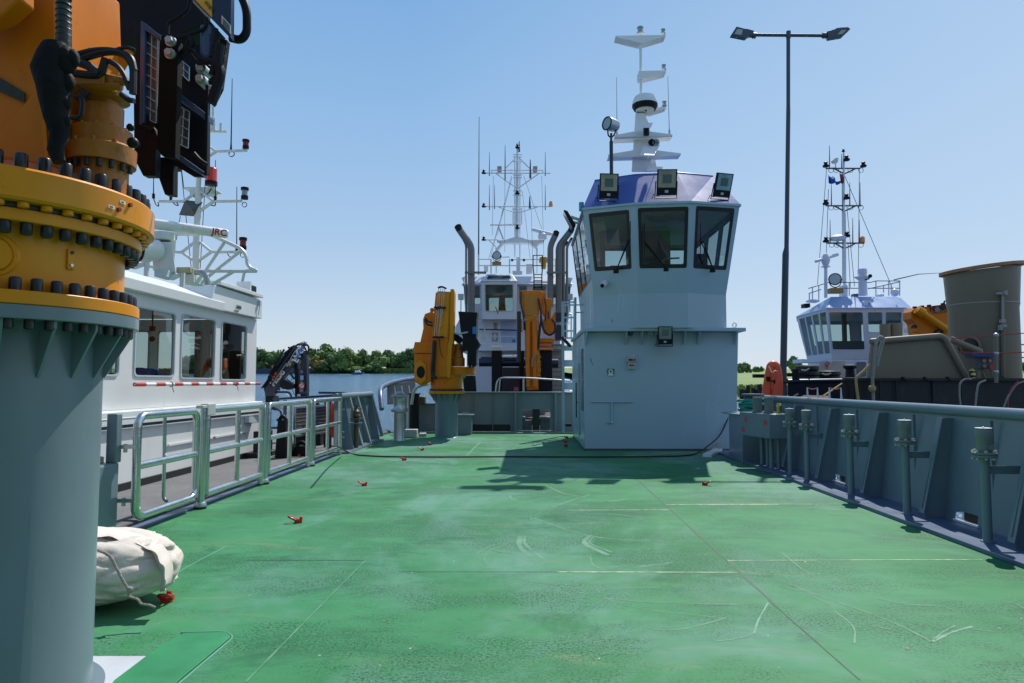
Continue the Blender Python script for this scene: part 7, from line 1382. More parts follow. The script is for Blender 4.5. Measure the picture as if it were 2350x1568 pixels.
# towing winch
wy = 31.5; t = thing('towing_winch', b1(760, 1080, wy), "dark heavy towing winch behind the far bulwark", 'winch')
for pts, m_, nm in (([(690, 740), (768, 740), (768, 1075), (690, 1075)], black_p, 'side_frame'), ([(900, 740), (940, 740), (940, 1075), (900, 1075)], black_p, 'side_frame'), ([(1060, 740), (1130, 745), (1150, 1075), (1060, 1075)], black_p, 'side_frame'), ([(768, 870), (1060, 870), (1060, 1075), (768, 1075)], black, 'base_block')): fp(B1, pts, wy, 1.2, m_, nm, par=t, bevel=.03)
M = MB()
for x0, x1, y, r_, in ((595, 950, 830, .20), (765, 900, 795, .13), (1110, 1200, 840, .22), (610, 690, 800, .07)): M.tube([b1(x0, y, wy + .4), b1(x1, y, wy + .4)], r_, 18)
link('drum', M, mat("winch_blue", (.03, .035, .07), .35, metal=.3), t)
M = MB(); M.tube([b1(772, 790, wy + .1), b1(898, 790, wy + .1)], .10, 16); link('steel_roller', M, steel, t)
for k in range(4): M = MB(); x = 700 + k * 20; M.obox(b1(x, 725, wy), (.12, .3, .22)); link('roller_block', M, cream, t, bevel=.02)
fp(B1, [(500, 930), (560, 930), (570, 1075), (480, 1075), (470, 960)], 30.5, .6, black_p, 'bollard_pair', par=t, bevel=.05)
M = MB(); M.cyl(b1(878, 1048, 29), b1(878, 1020, 29), .09, seg=10); solo('red_can', M, red, "small red object on the middle vessel's deck above the far bulwark", 'can')
# third orange crane
OY = 30.0; e3 = lambda x, y, d=OY: E3(x, y, y=d)
t = thing('knuckle_crane', e3(500, 1540), "orange crane with hanging boom in front of the middle vessel's white superstructure", 'crane')
def p3(pts, d0, dd_, m, nm, bevel=.015): M = MB(); M.prism([e3(x, y, d0) for x, y in pts], (0, dd_, 0)); return link(nm, M, m, t, bevel=bevel, smooth=0)
p3([(375, 490), (400, 478), (600, 475), (640, 500), (625, 560), (600, 640), (590, 750), (432, 750), (400, 640), (378, 560)], OY, .7, orange, 'boom_head'); p3([(430, 515), (578, 515), (580, 745), (438, 745)], OY - .05, .05, mat("orange_deep", (.50, .19, .012), .45), 'boom_plate')
p3([(445, 750), (590, 740), (598, 900), (590, 1150), (585, 1530), (465, 1535), (448, 1300), (440, 900)], OY - .1, .5, orange, 'hanging_boom'); p3([(370, 780), (415, 780), (415, 912), (370, 912)], OY - .1, .4, amber, 'side_box')
for x0, x1, r_ in ((475, 478, .10), (545, 548, .12)): M = MB(); M.tube([e3(x0, 800, OY - .2), e3(x1, 1500, OY - .2)], [r_, r_ * .8], 14); link('ram', M, orange, t)
p3([(600, 480), (665, 480), (672, 560), (735, 565), (735, 620), (720, 700), (720, 790), (650, 760), (620, 690)], OY + .3, .6, orange, 'knuckle'); p3([(640, 780), (720, 770), (765, 690), (765, 860), (720, 960), (640, 930), (630, 850)], OY + .2, .5, orange, 'swing_post')
for pts in ([(585, 985), (765, 985), (750, 1030), (588, 1030)], [(590, 1090), (740, 1092), (738, 1112), (590, 1110)], [(592, 1045), (725, 1045), (725, 1075), (592, 1072)]): p3(pts, OY + .1, 1.0, orange, 'slewing_ring')
p3([(598, 1115), (730, 1115), (735, 1540), (600, 1540)], OY + .3, .7, black_p, 'pedestal')
M = MB(); rnd = random.Random(4)
for k in range(24): M.obox(e3(588 + rnd.uniform(-10, 12), 1150 + k * 10, OY - .3), (.10, .06, .09), Matrix.Rotation(rnd.uniform(0, 3), 3, 'Y'))
link('hose_chain', M, amber, t)
for pts, r_ in (([(400, 490), (395, 620), (430, 740), (435, 900)], .04), ([(585, 560), (620, 740), (600, 900), (585, 1100)], .045), ([(610, 750), (640, 900), (700, 960), (760, 920), (770, 840), (730, 780)], .05), ([(660, 800), (670, 640), (650, 560)], .03), ([(700, 780), (690, 700)], .04), ([(378, 700), (378, 1240)], .09)): M = MB(); M.tube(rounded([e3(x, y, OY - .15) for x, y in pts], .3), r_, 8); link('hose', M, black, t)
for pts in ([(430, 800), (435, 790), (470, 795)], [(540, 745), (575, 750), (580, 900)], [(520, 1290), (520, 1200), (570, 1150)]): M = MB(); M.tube(rounded([e3(x, y, OY - .35) for x, y in pts], .1), .03, 6); link('pipe', M, rope_g, t)

# ================================================================== lamp post on the quay
LY = 18.8; l6 = lambda x, y: B6(x, y, y=LY)
t = thing('lamp_post', h(1797, 905, y=LY), "tall dark double headed lamp post standing beyond the right bulwark", 'lamp post')
lpm = mat("lamp_post_grey", (.045, .065, .085), .45, var=.1)
g_ = lambda u, v: h(u, v, y=LY); b_ = g_(1796, 905)
M = MB(); M.tube([Vector((b_.x, LY, -1.2)), g_(1796, 866), g_(1797.5, 852), g_(1803, 583), g_(1805, 568), g_(1809, 262), g_(1809, 240), g_(1809, 78)], [.111, .109, .088, .087, .061, .057, .052, .052], 20); link('pole', M, lpm, t)
M = MB(); M.tube([l6(590, 290), l6(1650, 300)], .045, 12); link('cross_arm', M, lpm, t); M = MB(); M.tube([l6(1112, 235), l6(1110, 340)], .062, 16); link('top_sleeve', M, lpm, t)
for s_, pts, lp, fin in ((1, [(205, 318), (290, 185), (400, 215), (490, 230), (560, 250), (555, 320), (490, 322), (435, 365)], [(255, 305), (300, 225), (385, 240), (365, 318)], (405, 190, 485, 225)), (-1, [(1690, 260), (1780, 240), (1830, 210), (1900, 200), (2010, 195), (2050, 222), (1930, 335), (1715, 372)], [(1845, 315), (1905, 245), (1985, 240), (1925, 300)], (1790, 205, 1905, 235))):
    M = MB(); A_ = [l6(x, y) for x, y in pts]; M.prism([p + Vector((0, -.10, 0)) for p in A_], (0, .16, 0)); hd = link('lamp_head', M, lpm, t, bevel=.01, smooth=0)
    M = MB(); M.prism([l6(x, y) + Vector((0, -.103, 0)) for x, y in lp], (0, -.006, 0)); link('led_panel', M, mat("led_lens", (.38, .38, .35), .2, var=.15), hd, smooth=0)
    M = MB(); x0, y0, x1, y1 = fin; M.prism([l6(x0, y1), l6(x0, y0), l6(x1, y0), l6(x1, y1)], (0, .06, 0)); 
    for k in range(5): xx = (310 + k * 20) if s_ == 1 else (1920 + k * 20); M.bar(l6(xx, 200), l6(xx, 225), .02, .12)
    link('driver_box', M, lpm, hd, bevel=.01); M = MB(); xc = 575 if s_ == 1 else 1665; M.tube([l6(xc - 30, 295), l6(xc + 30, 297)], .075, 10)
    for k in (-15, 15): M.tube([l6(xc + k, 315), l6(xc + k, 350)], .015, 5)
    link('clamp', M, lpm, hd)
# life-saving equipment bags strapped to the lamp post
t = thing('lifebuoy_rack', D2(430, 1440, y=18.2), "orange red horseshoe lifebuoy in a rack strapped to the lamp post's foot", 'lifebuoy'); d2 = lambda x, y, d: D2(x, y, y=d)
M = MB(); M.tube(rounded([d2(x, y, 18.1) for x, y in ((350, 1440), (380, 1250), (400, 1150), (425, 1135), (455, 1160), (475, 1300), (470, 1440))], .2), [.10] * 99 if False else .11, 12); link('horseshoe_buoy', M, redorange, t)
M = MB(); M.tube(rounded([d2(x, y, 18.0) for x, y in ((415, 1290), (440, 1180), (450, 1280), (440, 1440))], .15), .085, 10); link('inner_buoy', M, redorange, t)
M = MB(); M.bar(d2(360, 1275, 17.9), d2(560, 1300, 18.6), .03, .12); M.bar(d2(430, 1300, 17.92), d2(560, 1290, 18.6), .04, .1); link('strap', M, black_p, t); M = MB(); M.tube(rounded([d2(x, y, 17.85) for x, y in ((380, 1150), (410, 1220), (440, 1195), (458, 1200))], .1), .012, 5); link('grab_line', M, cream, t)
# ================================================================== white and blue tug on the right
TY = 30.0
g2 = lambda x, y, d=TY: D2(x, y, y=d)
g1_ = lambda x, y, d=TY: D1(x, y, y=d)
tw2 = mat("tug_white", (.62, .64, .74), .35, var=.04, scale=.8, streak=.7, dirt=(.5, .42, .33), dirt_amt=.06)
t = thing('tug', g2(1200, 1300), "white tug with light blue roof band and slanted windows behind the right bulwark", 'boat'); tug = t
dB = 33.8
E_ = [g2(655, 680, dB), g2(935, 600), g2(1305, 597), g2(1482, 598), g2(1672, 600), g2(1755, 612, 30.9), g2(1755, 612, 36), g2(655, 680, 36.5)]; ez = E_[1].z
for p in E_: p.z = ez
Bz = g2(985, 1090, 30.5).z
B_ = [g2(752, 1020, dB), g2(985, 1090, 30.5), g2(1330, 1085, 30.5), g2(1480, 1085, 30.5), g2(1650, 1080, 30.5), g2(1705, 1075, 31.4), g2(1705, 1075, 35.6), g2(752, 1020, 36)]
for p in B_: p.z = Bz
nT = 8; M = MB(); loops = []
Tq = [[B_[i], B_[(i + 1) % nT], E_[(i + 1) % nT], E_[i]] for i in range(nT)]
sp = {0: [(.04, .24, .12, .95), (.28, .48, .12, .95), (.52, .72, .12, .95), (.76, .96, .12, .95)], 1: [(.04, .93, .19, .93)], 2: [(.10, .93, .53, .93)], 3: [(.08, .92, .53, .93)], 4: [(.15, .85, .53, .93)], 6: [(.1, .45, .4, .92), (.55, .9, .4, .92)], 7: [(.1, .9, .4, .92)], 5: [(.1, .9, .4, .92)]}
for i, rects in sp.items(): loops += window_wall(M, Tq[i], rects, .07, .05)
link('wheelhouse_wall', M, tw2, t, smooth=0); add_windows(t, loops, tw2, glass, fw=.02, proud=.008, inset=.02)
Rz = g2(975, 490, 30.9).z
R_ = [g2(905, 505, 33.0), g2(975, 490, 30.9), g2(1300, 487, 30.9), g2(1480, 487, 30.9), g2(1600, 487, 30.9), g2(1645, 489, 31.5), g2(1645, 489, 35), g2(905, 505, 35.5)]
for p in R_: p.z = Rz
E2_ = [p + Vector((0, 0, .01)) + (p - quad_mid(E_)).normalized() * .06 for p in E_]
M = MB(); M.add(E2_ + R_, [(i, (i + 1) % nT, nT + (i + 1) % nT, nT + i) for i in range(nT)] + [tuple(range(nT)), tuple(range(nT, 2 * nT))]); link('roof', M, skyblue, t, smooth=0)
M = MB(); M.prism([p - Vector((0, 0, .02)) for p in E2_], (0, 0, .04)); link('eaves_strip', M, tw2, t, smooth=0)
M = MB(); c_ = quad_mid(B_); M.prism([p + (c_ - p) * .03 + Vector((0, 0, .1)) for p in B_], (0, 0, .04)); M.box(13.6, 15.5, 31.8, 32.4, Bz, Bz + .9); M.box(14.9, 15.05, 32.5, 32.7, Bz, ez); link('cabin_inside', M, inside, t, smooth=0)
M = MB(); M.loft([(p.x, p.y, Bz - 1.6) for p in B_], [(p.x, p.y, Bz - .001) for p in B_]); link('deckhouse', M, tw2, t, bevel=.03, smooth=0)
M = MB(); M.prism([g2(703, 1085, 32), g2(985, 1100, 30.2), g2(985, 1120, 30.2), g2(703, 1118, 32)], (0, 1.2, 0)); link('wing_platform', M, tw2, t, smooth=0)
def tp_(pts, d0, dd_, m, nm, bevel=0, par=None): M = MB(); M.prism([g2(x, y, d0) for x, y in pts], (0, dd_, 0)); return link(nm, M, m, par or t, bevel=bevel, smooth=0)
tp_([(1228, 1112), (1310, 1112), (1315, 1250), (1228, 1250)], 30.42, .05, inside, 'side_door'); tp_([(870, 1105), (1110, 1100), (1130, 1265), (860, 1265)], 30.4, .1, mat("stained_white", (.50, .44, .38), .6, var=.15, dirt=(.4, .2, .12), dirt_amt=.2), 'front_bulkhead')
M = MB(); M.torus(g2(937, 1135, 30.3), .07, .02, (0, 1, 0), 14, 5); M.bar(g2(937, 1140, 30.3), g2(940, 1180, 30.3), .04); link('fire_valve', M, red, t)
M = MB(); M.torus(g2(1222, 1082, 30.3), .10, .008, (0, 1, 0), 20, 5); link('ring_emblem', M, galv, t)
# dark hull with tyres
M = MB(); a = g2(560, 1300, 24); M.prism([(a.x, 24, a.z), (g2(1100, 1300, 24).x + 6, 24, a.z), (24, 38, a.z), (a.x * 1.55 + .5, 36, a.z)], (0, 0, -a.z - 1.9)); link('hull', M, mat("tug_hull", (.010, .014, .032), .35, var=.2), t, smooth=0)
M = MB(); M.tube([g2(560, 1298, 23.95), g2(1090, 1290, 23.95)], .07, 8); link('gunwale', M, navy, t)
def tyre(x0, x1, y0, y1, d, lab):
    a = g2(x0, y1, d); b = g2(x1, y0, d); r_ = (b.x - a.x) / 2; h_ = b.z - a.z; M = MB(); cc = Vector(((a.x + b.x) / 2, d + r_, a.z)); M.lathe(cc, [(r_ * .55, 0), (r_ * .9, 0), (r_, h_ * .2), (r_, h_ * .8), (r_ * .9, h_), (r_ * .55, h_), (r_ * .5, h_ * .5), (r_ * .55, 0)], 28, caps=False)
    for k in range(3): M.torus(cc + Vector((0, 0, h_ * (.3 + .2 * k))), r_, .012, (0, 0, 1), 28, 4)
    return solo('tyre_fender', M, black, lab, 'tyre', 'large tyres on the tug bow')
tyre(680, 900, 1142, 1195, 24.3, "top left tyre of the stack on the tug's bow"); tyre(672, 905, 1196, 1245, 24.3, "middle tyre of the left stack on the tug's bow"); tyre(680, 900, 1246, 1292, 24.3, "lowest tyre of the left stack on the tug's bow"); tyre(880, 1112, 1195, 1243, 24.8, "upper tyre of the right stack on the tug's bow"); tyre(890, 1105, 1244, 1290, 24.8, "lower tyre of the right stack on the tug's bow")
M = MB(); M.tube(rounded([g2(x, y, 24.2) for x, y in ((690, 1190), (730, 1200), (770, 1175))], .2), .035, 6); solo('white_rope', M, rope_g, "pale rope looped over the left stack of tyres", 'rope'); M = MB(); M.tube(rounded([g2(x, y, 24.7) for x, y in ((885, 1225), (930, 1240), (975, 1222))], .2), .035, 6); solo('white_rope', M, rope_g, "pale rope looped over the right stack of tyres", 'rope')
M = MB(); a = g2(1160, 1260, 22); M.lathe((a.x, 22, a.z), [(.16, 0), (.14, .08), (.13, .26), (.2, .3), (.2, .38), (.1, .4)], 20); solo('mooring_bitt', M, black_p, "small black mooring bitt right of the tyres", 'bollard')
for x0, x1, y0, y1, lab in ((605, 670, 1182, 1290, "black roller post left of the tyres, behind the lamp post"), (315, 370, 1230, 1265, "black roller end peeping out left of the orange lifebuoy")): M = MB(); a = g2(x0, y1, 23); b = g2(x1, y0, 23); M.cyl(((a.x + b.x) / 2, 23, a.z), ((a.x + b.x) / 2, 23, b.z), (b.x - a.x) / 2, seg=18); M.bar((a.x - .3, 23.0, (a.z + b.z) / 2), (b.x + .2, 23.0, (a.z + b.z) / 2), .12); solo('bow_roller', M, black_p, lab, 'roller')
# gear on the tug's roof
M = MB()
for pts in ([(758, 410), (955, 352), (1350, 353), (1405, 338), (1638, 338)], [(1330, 412), (1400, 400), (1638, 345)], [(762, 458), (880, 420)], [(1100, 408), (1250, 408)], [(1330, 408), (1638, 408)]): M.tube([g2(x, y, 32) for x, y in pts], .02, 6)
link('railing_top', M, navy, t)
for x, y0, y1 in ((798, 400, 530), (858, 380, 530), (768, 455, 520), (1150, 353, 480), (1405, 340, 480), (1478, 385, 450), (1528, 340, 480), (1552, 362, 440), (1632, 340, 482)): M = MB(); M.bar(g2(x, y0, 32), g2(x, y1, 32), .04); link('railing_post', M, tw2, t, smooth=0)
tp_([(720, 555), (775, 550), (778, 590), (722, 592)], 32, .4, black_p, 'side_floodlight'); tp_([(778, 515), (830, 515), (870, 528), (860, 540), (775, 530)], 32, .5, tw2, 'roof_shelf'); tp_([(1285, 540), (1300, 525), (1375, 525), (1330, 550), (1330, 590), (1290, 590)], 30.2, .4, tw2, 'lamp_bracket')
rdr = thing('radar_scanner', g2(925, 490, 32), "white radar bar on a slim post above the tug's roof", 'radar'); M = MB(); M.tube([g2(925, 500, 32), g2(925, 205, 32)], .075, 12); link('post', M, tw2, rdr); M = MB(); M.lathe((g2(925, 205, 32).x, 32, g2(925, 205, 32).z), [(.2, 0), (.2, .03), (.11, .05), (.17, .2), (.2, .3), (.2, .42), (.14, .52), (.10, .6)], 20); link('turret', M, tw2, rdr)
M = MB(); M.tube([g2(822, 152, 31.8), g2(830, 150, 31.8), g2(1030, 88, 32.3), g2(1045, 84, 32.3)], [.05, .07, .08, .06], 10); link('antenna_bar', M, tw2, rdr)
srch(g2(1015, 325, 31.2), .26, "large searchlight above the tan box on the tug's roof", ax=(-.45, -.9, .05), stand=mat("tan_box", (.32, .19, .05)))
M = MB(); a = g2(1282, 480, 31.6); M.lathe((a.x, 31.6, a.z), [(.19, 0), (.18, .8), (.18, 1.0), (.20, 1.02), (.20, 1.2), (.18, 1.24), (0, 1.26)], 24); M.lathe((a.x, 31.6, g2(0, 335, 31.6).z), [(.2, 0), (.40, .13), (.40, .16)], 4); solo('vent_funnel', M, tw2, "round white vent trunk with winged collar on the tug's roof", 'vent'); M = MB(); M.sphere(g2(1350, 290, 31.4), .09, 12); M.tube([g2(1350, 290, 31.4), g2(1335, 320, 31.4), g2(1300, 325, 31.4)], .03, 6); solo('black_ball', M, black_p, "black ball lamp beside the tug's round vent trunk", 'lamp')
for x, y, r_, lab in ((1585, 450, .19, "white dome at the right end of the tug's roof"), ): M = MB(); M.sphere(g2(x, y, 32.5), r_, 16); M.cyl(g2(x, 480, 32.5), g2(x, 455, 32.5), .12, seg=12); solo('satellite_dome', M, tw2, lab, 'dome')
for x0, y0, x1, y1, nm in ((1085, 375, 1140, 490, 'roof_cylinder'), (1200, 455, 1245, 490, 'roof_lamp'), (1435, 460, 1490, 485, 'roof_hatch')): tp_([(x0, y0), (x1, y0), (x1, y1), (x0, y1)], 32.3, .4, tw2 if 'lamp' not in nm else grey_d, nm, .05)
# tug mast
t = thing('signal_mast', g1_(632, 1340, 33), "tall thin mast with three lamp yards on the right-hand tug", 'mast'); g3_ = lambda x, y: D1(x, y, y=33)
M = MB(); M.tube([g3_(636, 1400), g3_(632, 680), g3_(626, 640), g3_(626, 150), g3_(625, 80)], [.075, .07, .055, .048, .03], 12); link('pole', M, vw, t)
for y, x0, x1 in ((240, 455, 785), (597, 455, 795), (955, 460, 822)):
    for pts, r_ in (([(x0, y), (x1, y)], .04), ([(x0 + 85, y + 5), (626, y + 50)], .035), ([(745, y), (640, y + 50)], .035)): M = MB(); M.tube([g3_(*p) for p in pts], r_, 6); link('yard', M, grey_d, t)
    for xx in (x0 + 50, x0 + 100, 690, 790): M = MB(); M.torus(g3_(xx, y + 18), .12, .014, (0, 1, 0), 12, 4); link('cable_loop', M, black, t)
M = MB()
for x0, y0, x1, y1 in ((635, 310, 1060, 1310), (462, 250, 375, 1350), (480, 440, 460, 1050), (655, 600, 730, 1370), (668, 960, 690, 1380), (610, 300, 615, 1330), (1060, 1310, 1120, 1460), (776, 250, 765, 1300)): M.tube([g3_(x0, y0), g3_(x1, y1)], .014, 4)
link('rigging', M, grey_d, t)
for x, y, lab in ((438, 240, "lamp at the left tip of the tug mast's top yard"), (795, 240, "lamp at the right tip of the tug mast's top yard"), (438, 598, "lamp at the left tip of the tug mast's middle yard"), (440, 955, "lamp at the left tip of the tug mast's bottom yard"), (636, 180, "lamp on the tug mast's pole above the top yard"), (636, 545, "lamp on the tug mast's pole above the middle yard"), (640, 905, "lamp on the tug mast's pole above the bottom yard"), (605, 95, "small lamp at the very top of the tug's mast")): lampb(g3_(x, y) + Vector((0, -.2, 0)), .13 if y > 100 else .07, lab, 'lamps on the tug mast')
M = MB(); M.lathe(g3_(568, 912), [(0, -.12), (.3, -.08), (.42, .05), (.2, .16), (0, .18)], 24); M.tube([g3_(568, 945), g3_(568, 915)], .06, 6); solo('dish_antenna', M, tw2, "flat white disc antenna on the tug mast's bottom yard", 'antenna')
M = MB(); M.prism([g3_(x, y) for x, y in ((518, 165), (545, 142), (577, 138), (570, 180), (535, 185))], (0, .2, 0)); M.tube([g3_(548, 182), g3_(548, 238)], .03, 6); solo('tv_antenna', M, cream, "cream shell-shaped antenna on the tug mast's top yard", 'antenna', smooth=0)
for x, y0, y1, lab in ((490, 235, 20, "tall whip antenna at the left of the tug mast's top yard"), (508, 590, 385, "whip antenna under the blue flag on the tug's middle yard"), (684, 590, 375, "whip antenna right of the tug's mast on the middle yard"), (782, 590, 375, "whip antenna near the right tip of the tug's middle yard"), (496, 950, 730, "left whip antenna on the tug mast's bottom yard"), (712, 948, 712, "middle whip antenna on the tug mast's bottom yard"), (775, 948, 730, "right whip antenna on the tug mast's bottom yard"), (606, 230, 100, "stub aerial left of the tug mast's top")):
    M = MB(); M.tube([g3_(x, y0), g3_(x, (y0 + y1) / 2), g3_(x, y1)], [.03, .022, .012], 5); solo('whip_antenna', M, grey_d, lab, 'antenna', 'aerials on the tug mast')
p = g3_(806, 950); M = MB(); M.lathe(p, [(.11, 0), (.11, .24), (.06, .3), (0, .31)], 12); solo('orange_beacon', M, mat("amber_lens", (.9, .25, .03)), "orange beacon at the right tip of the tug mast's bottom yard", 'beacon')
def flag(pts, m, lab): M = MB(); A_ = [g3_(x, y) for x, y in pts]; n = 8; top = [lerp(A_[0], A_[1], i / n) for i in range(n + 1)]; bot = [lerp(A_[3], A_[2], i / n) for i in range(n + 1)]; w_ = [Vector((0, .12 * math.sin(i * 1.3), .03 * math.sin(i * 1.7))) for i in range(n + 1)]; M.add([a + b for a, b in zip(top, w_)] + [a + b for a, b in zip(bot, w_)], [(i, i + 1, n + 2 + i, n + 1 + i) for i in range(n)]); o = solo('flag', M, m, lab, 'flag', smooth=80); s_ = o.modifiers.new('s', 'SOLIDIFY'); s_.thickness = .01; return o
flag([(477, 300), (585, 370), (590, 392), (482, 382)], mat("flag_blue", (.005, .09, .42), .7), "blue flag with a small white mark flying left of the tug's mast"); flag([(592, 275), (618, 330), (620, 382), (606, 375)], mat("flag_red", (.30, .03, .04), .7), "small red flag drooping against the tug's mast")
M = MB(); M.torus(g3_(507, 338) + Vector((0, -.16, 0)), .05, .02, (0, 1, 0), 10, 5); o_ = solo('flag_badge', M, white_s, "tiny white ring printed on the tug's blue flag", 'badge')

# ================================================================== taupe barge close on the right
BY = 17.0
k3 = lambda x, y, d=BY: D3(x, y, y=d)
t = thing('barge', k3(900, 1540), "dark hulled barge with taupe bulwark plate moored beyond the right bulwark", 'barge'); barge = t
M = MB(); a = k3(25, 1250); b = k3(1857, 1300); zt = a.z
M.prism([(a.x, BY, zt), (22, BY - .6, zt - .05), (22, 27, zt - .05), (a.x * 22 / 17 + .2, 22, zt)], (0, 0, -zt - 1.9)); link('hull', M, darkhull, t, smooth=0)
M = MB()
for x in (85, 130, 380, 545, 910, 1200, 1380): p = k3(x, 1300, BY - .02); M.bar((p.x, p.y - .1, zt - .03), (p.x, p.y - .1, -1.5), .02, .04)
M.bar((a.x, BY - .06, zt - .03), (20, BY - .6, zt - .06), .1, .06); link('hull_seams', M, darkhull, t, smooth=0)
pts = [(322, 890), (1050, 838), (1290, 1275), (298, 1262)]
M = MB(); M.prism([k3(x, y, BY + .15) for x, y in pts], (0, .03, 0)); bp_ = link('bulwark_plate', M, taupe, t, smooth=0)
M = MB(); M.tube(rounded([k3(x, y, BY + .1) for x, y in ((325, 882), (1045, 825), (1290, 1265))], .15), .075, 14); M.sphere(k3(325, 882, BY + .1), .075, 12); link('edge_pipe', M, taupe, t)
M = MB(); M.prism([k3(x, y, BY + .12) for x, y in ((290, 1255), (320, 1240), (355, 880), (330, 890))], (0, .1, 0)); link('corner_plate', M, taupe, t, smooth=0); M = MB(); M.tube([k3(1110, 860, BY + .6), k3(1410, 985, BY + .6), k3(1415, 1100, BY + .6)], .09, 12); link('side_brace', M, taupe, t)
for x0, x1, y0, y1, lab in ((435, 535, 706, 845, "left of two taupe drums behind the barge's bulwark"), (537, 655, 694, 838, "right one of two taupe drums, slightly taller, behind the barge's bulwark")):
    a = k3(x0, y1, 18); b = k3(x1, y0, 18); M = MB(); r_ = (b.x - a.x) / 2; M.lathe(((a.x + b.x) / 2, 18 + r_, a.z - .6), [(r_, 0), (r_, b.z - a.z + .57), (r_ * .96, b.z - a.z + .6), (0, b.z - a.z + .6)], 28); M.torus(((a.x + b.x) / 2, 18 + r_, (a.z + b.z) / 2), r_, .008, (0, 0, 1), 28, 4); solo('drum', M, taupe, lab, 'drum', 'taupe drums on the barge')
# big funnel
fy = 19.0; xl = k3(1092, 500, fy - .5).x; xr = k3(1806, 500, fy - .5).x; fr_ = (xr - xl) / 2 - .10; fx = (xl + xr) / 2 + .30
t = thing('funnel', (fx, fy, zt), "huge taupe cylinder with flared rusty rim standing on the barge", 'funnel')
zz3 = lambda y: k3(1450, y, fy - fr_).z
tilt = Matrix.Rotation(R(-2.2), 3, 'Y')
M = MB(); M.lathe((fx, fy, zt), [(fr_ * .985, 0), (fr_ * .985, zz3(520) - zt), (fr_ * 1.0, zz3(500) - zt), (fr_ * 1.07, zz3(130) - zt)], 56, caps=False); M.lathe((fx, fy, zt), [(fr_ * .93, .1), (fr_ * .93, zz3(130) - zt)], 40, caps=False); M.v = [Vector((v.x, v.y, v.z + (v.x - fx) * .10 * max(0, min(1, (v.z - zz3(400)) / .8)))) for v in M.v]; link('cylinder', M, taupe, t)
M = MB(); z = zz3(118) - .01; M.lathe((0, 0, 0), [(fr_ * .93, 0), (fr_ * 1.18, 0), (fr_ * 1.19, .01), (fr_ * 1.19, .09), (fr_ * .93, .10), (fr_ * .93, 0)], 56, caps=False); M.v = [Vector((v.x + fx, v.y + fy, v.z + z + v.x * .105)) for v in M.v]; link('rim', M, rust, t)
M = MB(); M.torus((fx, fy, zz3(480)), fr_ * .995, .018, (0, 0, 1), 56, 6); link('weld_band', M, mat("weld_band", (.34, .32, .28), .5), t)
p = k3(1315, 930, fy - fr_ * .95); M = MB(); M.torus(p, .22, .035, (-.2, -1, 0), 28, 8); hr = link('port_flange', M, taupe, t); M = MB(); M.cyl(p + Vector((0, -.03, 0)), p + Vector((0, .2, 0)), .21, seg=28); link('port_hole', M, black, hr)
M = MB(); M.tube([k3(1642, 430, fy - fr_ - .02), k3(1650, 1250, fy - fr_ - .02)], .05, 10); dp = link('drain_pipe', M, taupe, t); M = MB()
for x, y, w_, h_ in ((1610, 400, .14, .06), (1665, 395, .1, .12), (1640, 680, .12, .1), (1645, 730, .16, .08), (1620, 745, .08, .14)): M.obox(k3(x, y, fy - fr_ - .1), (w_, .1, h_))
M.bar(k3(1640, 400, fy - fr_ - .1), k3(1645, 745, fy - fr_ - .1), .04); link('valve_fittings', M, mat('weld_band', (.34, .32, .28), .5), dp, bevel=.01)
# rail, panel, hoses, ropes
t = thing('wire_rail', k3(1575, 1300, 16.6), "steel post with thin red wires on the barge's edge in front of the big funnel", 'railing')
M = MB(); M.tube([k3(1575, 1300, 16.6), k3(1575, 805, 16.6)], .045, 8); link('post', M, taupe, t)
for y in (820, 1005, 1190): M = MB(); M.sphere(k3(1575, y, 16.6), .06, 8); link('knob', M, galv, t)
for pts in ([(1120, 855), (1575, 820), (1857, 800)], [(1180, 990), (1575, 1000), (1857, 992)]): M = MB(); M.tube([k3(x, y, 16.6) for x, y in pts], .012, 5); link('red_wire', M, red, t)
for pts in ([(1815, 915), (1857, 915)], [(1815, 1043), (1857, 1045)]): M = MB(); M.tube([k3(x, y, 19) for x, y in pts], .018, 5); link('red_wire', M, grey_d, t)
t = thing('control_panel', k3(1440, 1260, 17.2), "dark control panel with red emergency button on legs aboard the barge", 'control panel')
def kp(pts, d0, dd_, m, nm, par=None, bevel=0): M = MB(); M.prism([k3(x, y, d0) for x, y in pts], (0, dd_, 0)); return link(nm, M, m, par or t, bevel=bevel, smooth=0)
kp([(1325, 1000), (1555, 1000), (1560, 1020), (1550, 1040), (1340, 1040)], 17.0, .3, mat("panel_blue", (.03, .06, .16), .4), 'hood', None, .01); kp([(1385, 1040), (1555, 1040), (1545, 1160), (1395, 1160)], 17.1, .15, grey_d, 'box', None, .01)
for x, y, r_, m_ in ((1450, 1078, .045, mat("dial_red", (.5, .2, .15), .4)), (1508, 1078, .04, mat("dial_red", (.5, .2, .15), .4)), (1525, 1140, .055, mat("button_red", (.8, .03, .03), .3)), (1452, 1130, .04, mat("dial_olive", (.25, .25, .1), .4))): M = MB(); p = k3(x, y, 17.1); M.cyl(p, p + Vector((0, -.03, 0)), r_, seg=16); link('button', M, m_, t)
for x0, x1 in ((1420, 1400), (1430, 1480), (1530, 1560)): M = MB(); M.bar(k3(x0, 1165, 17.2), k3(x1, 1275, 17.2), .05); link('leg', M, taupe, t)
M = MB(); M.lathe(k3(1340, 1265, 16.9), [(.07, 0), (.04, .05), (.07, .1), (.05, .16), (.08, .2), (.02, .26)], 14); solo('hose_coupling', M, mat("brass", (.45, .36, .12)), "brass hose coupling on the barge beside the control panel", 'coupling')
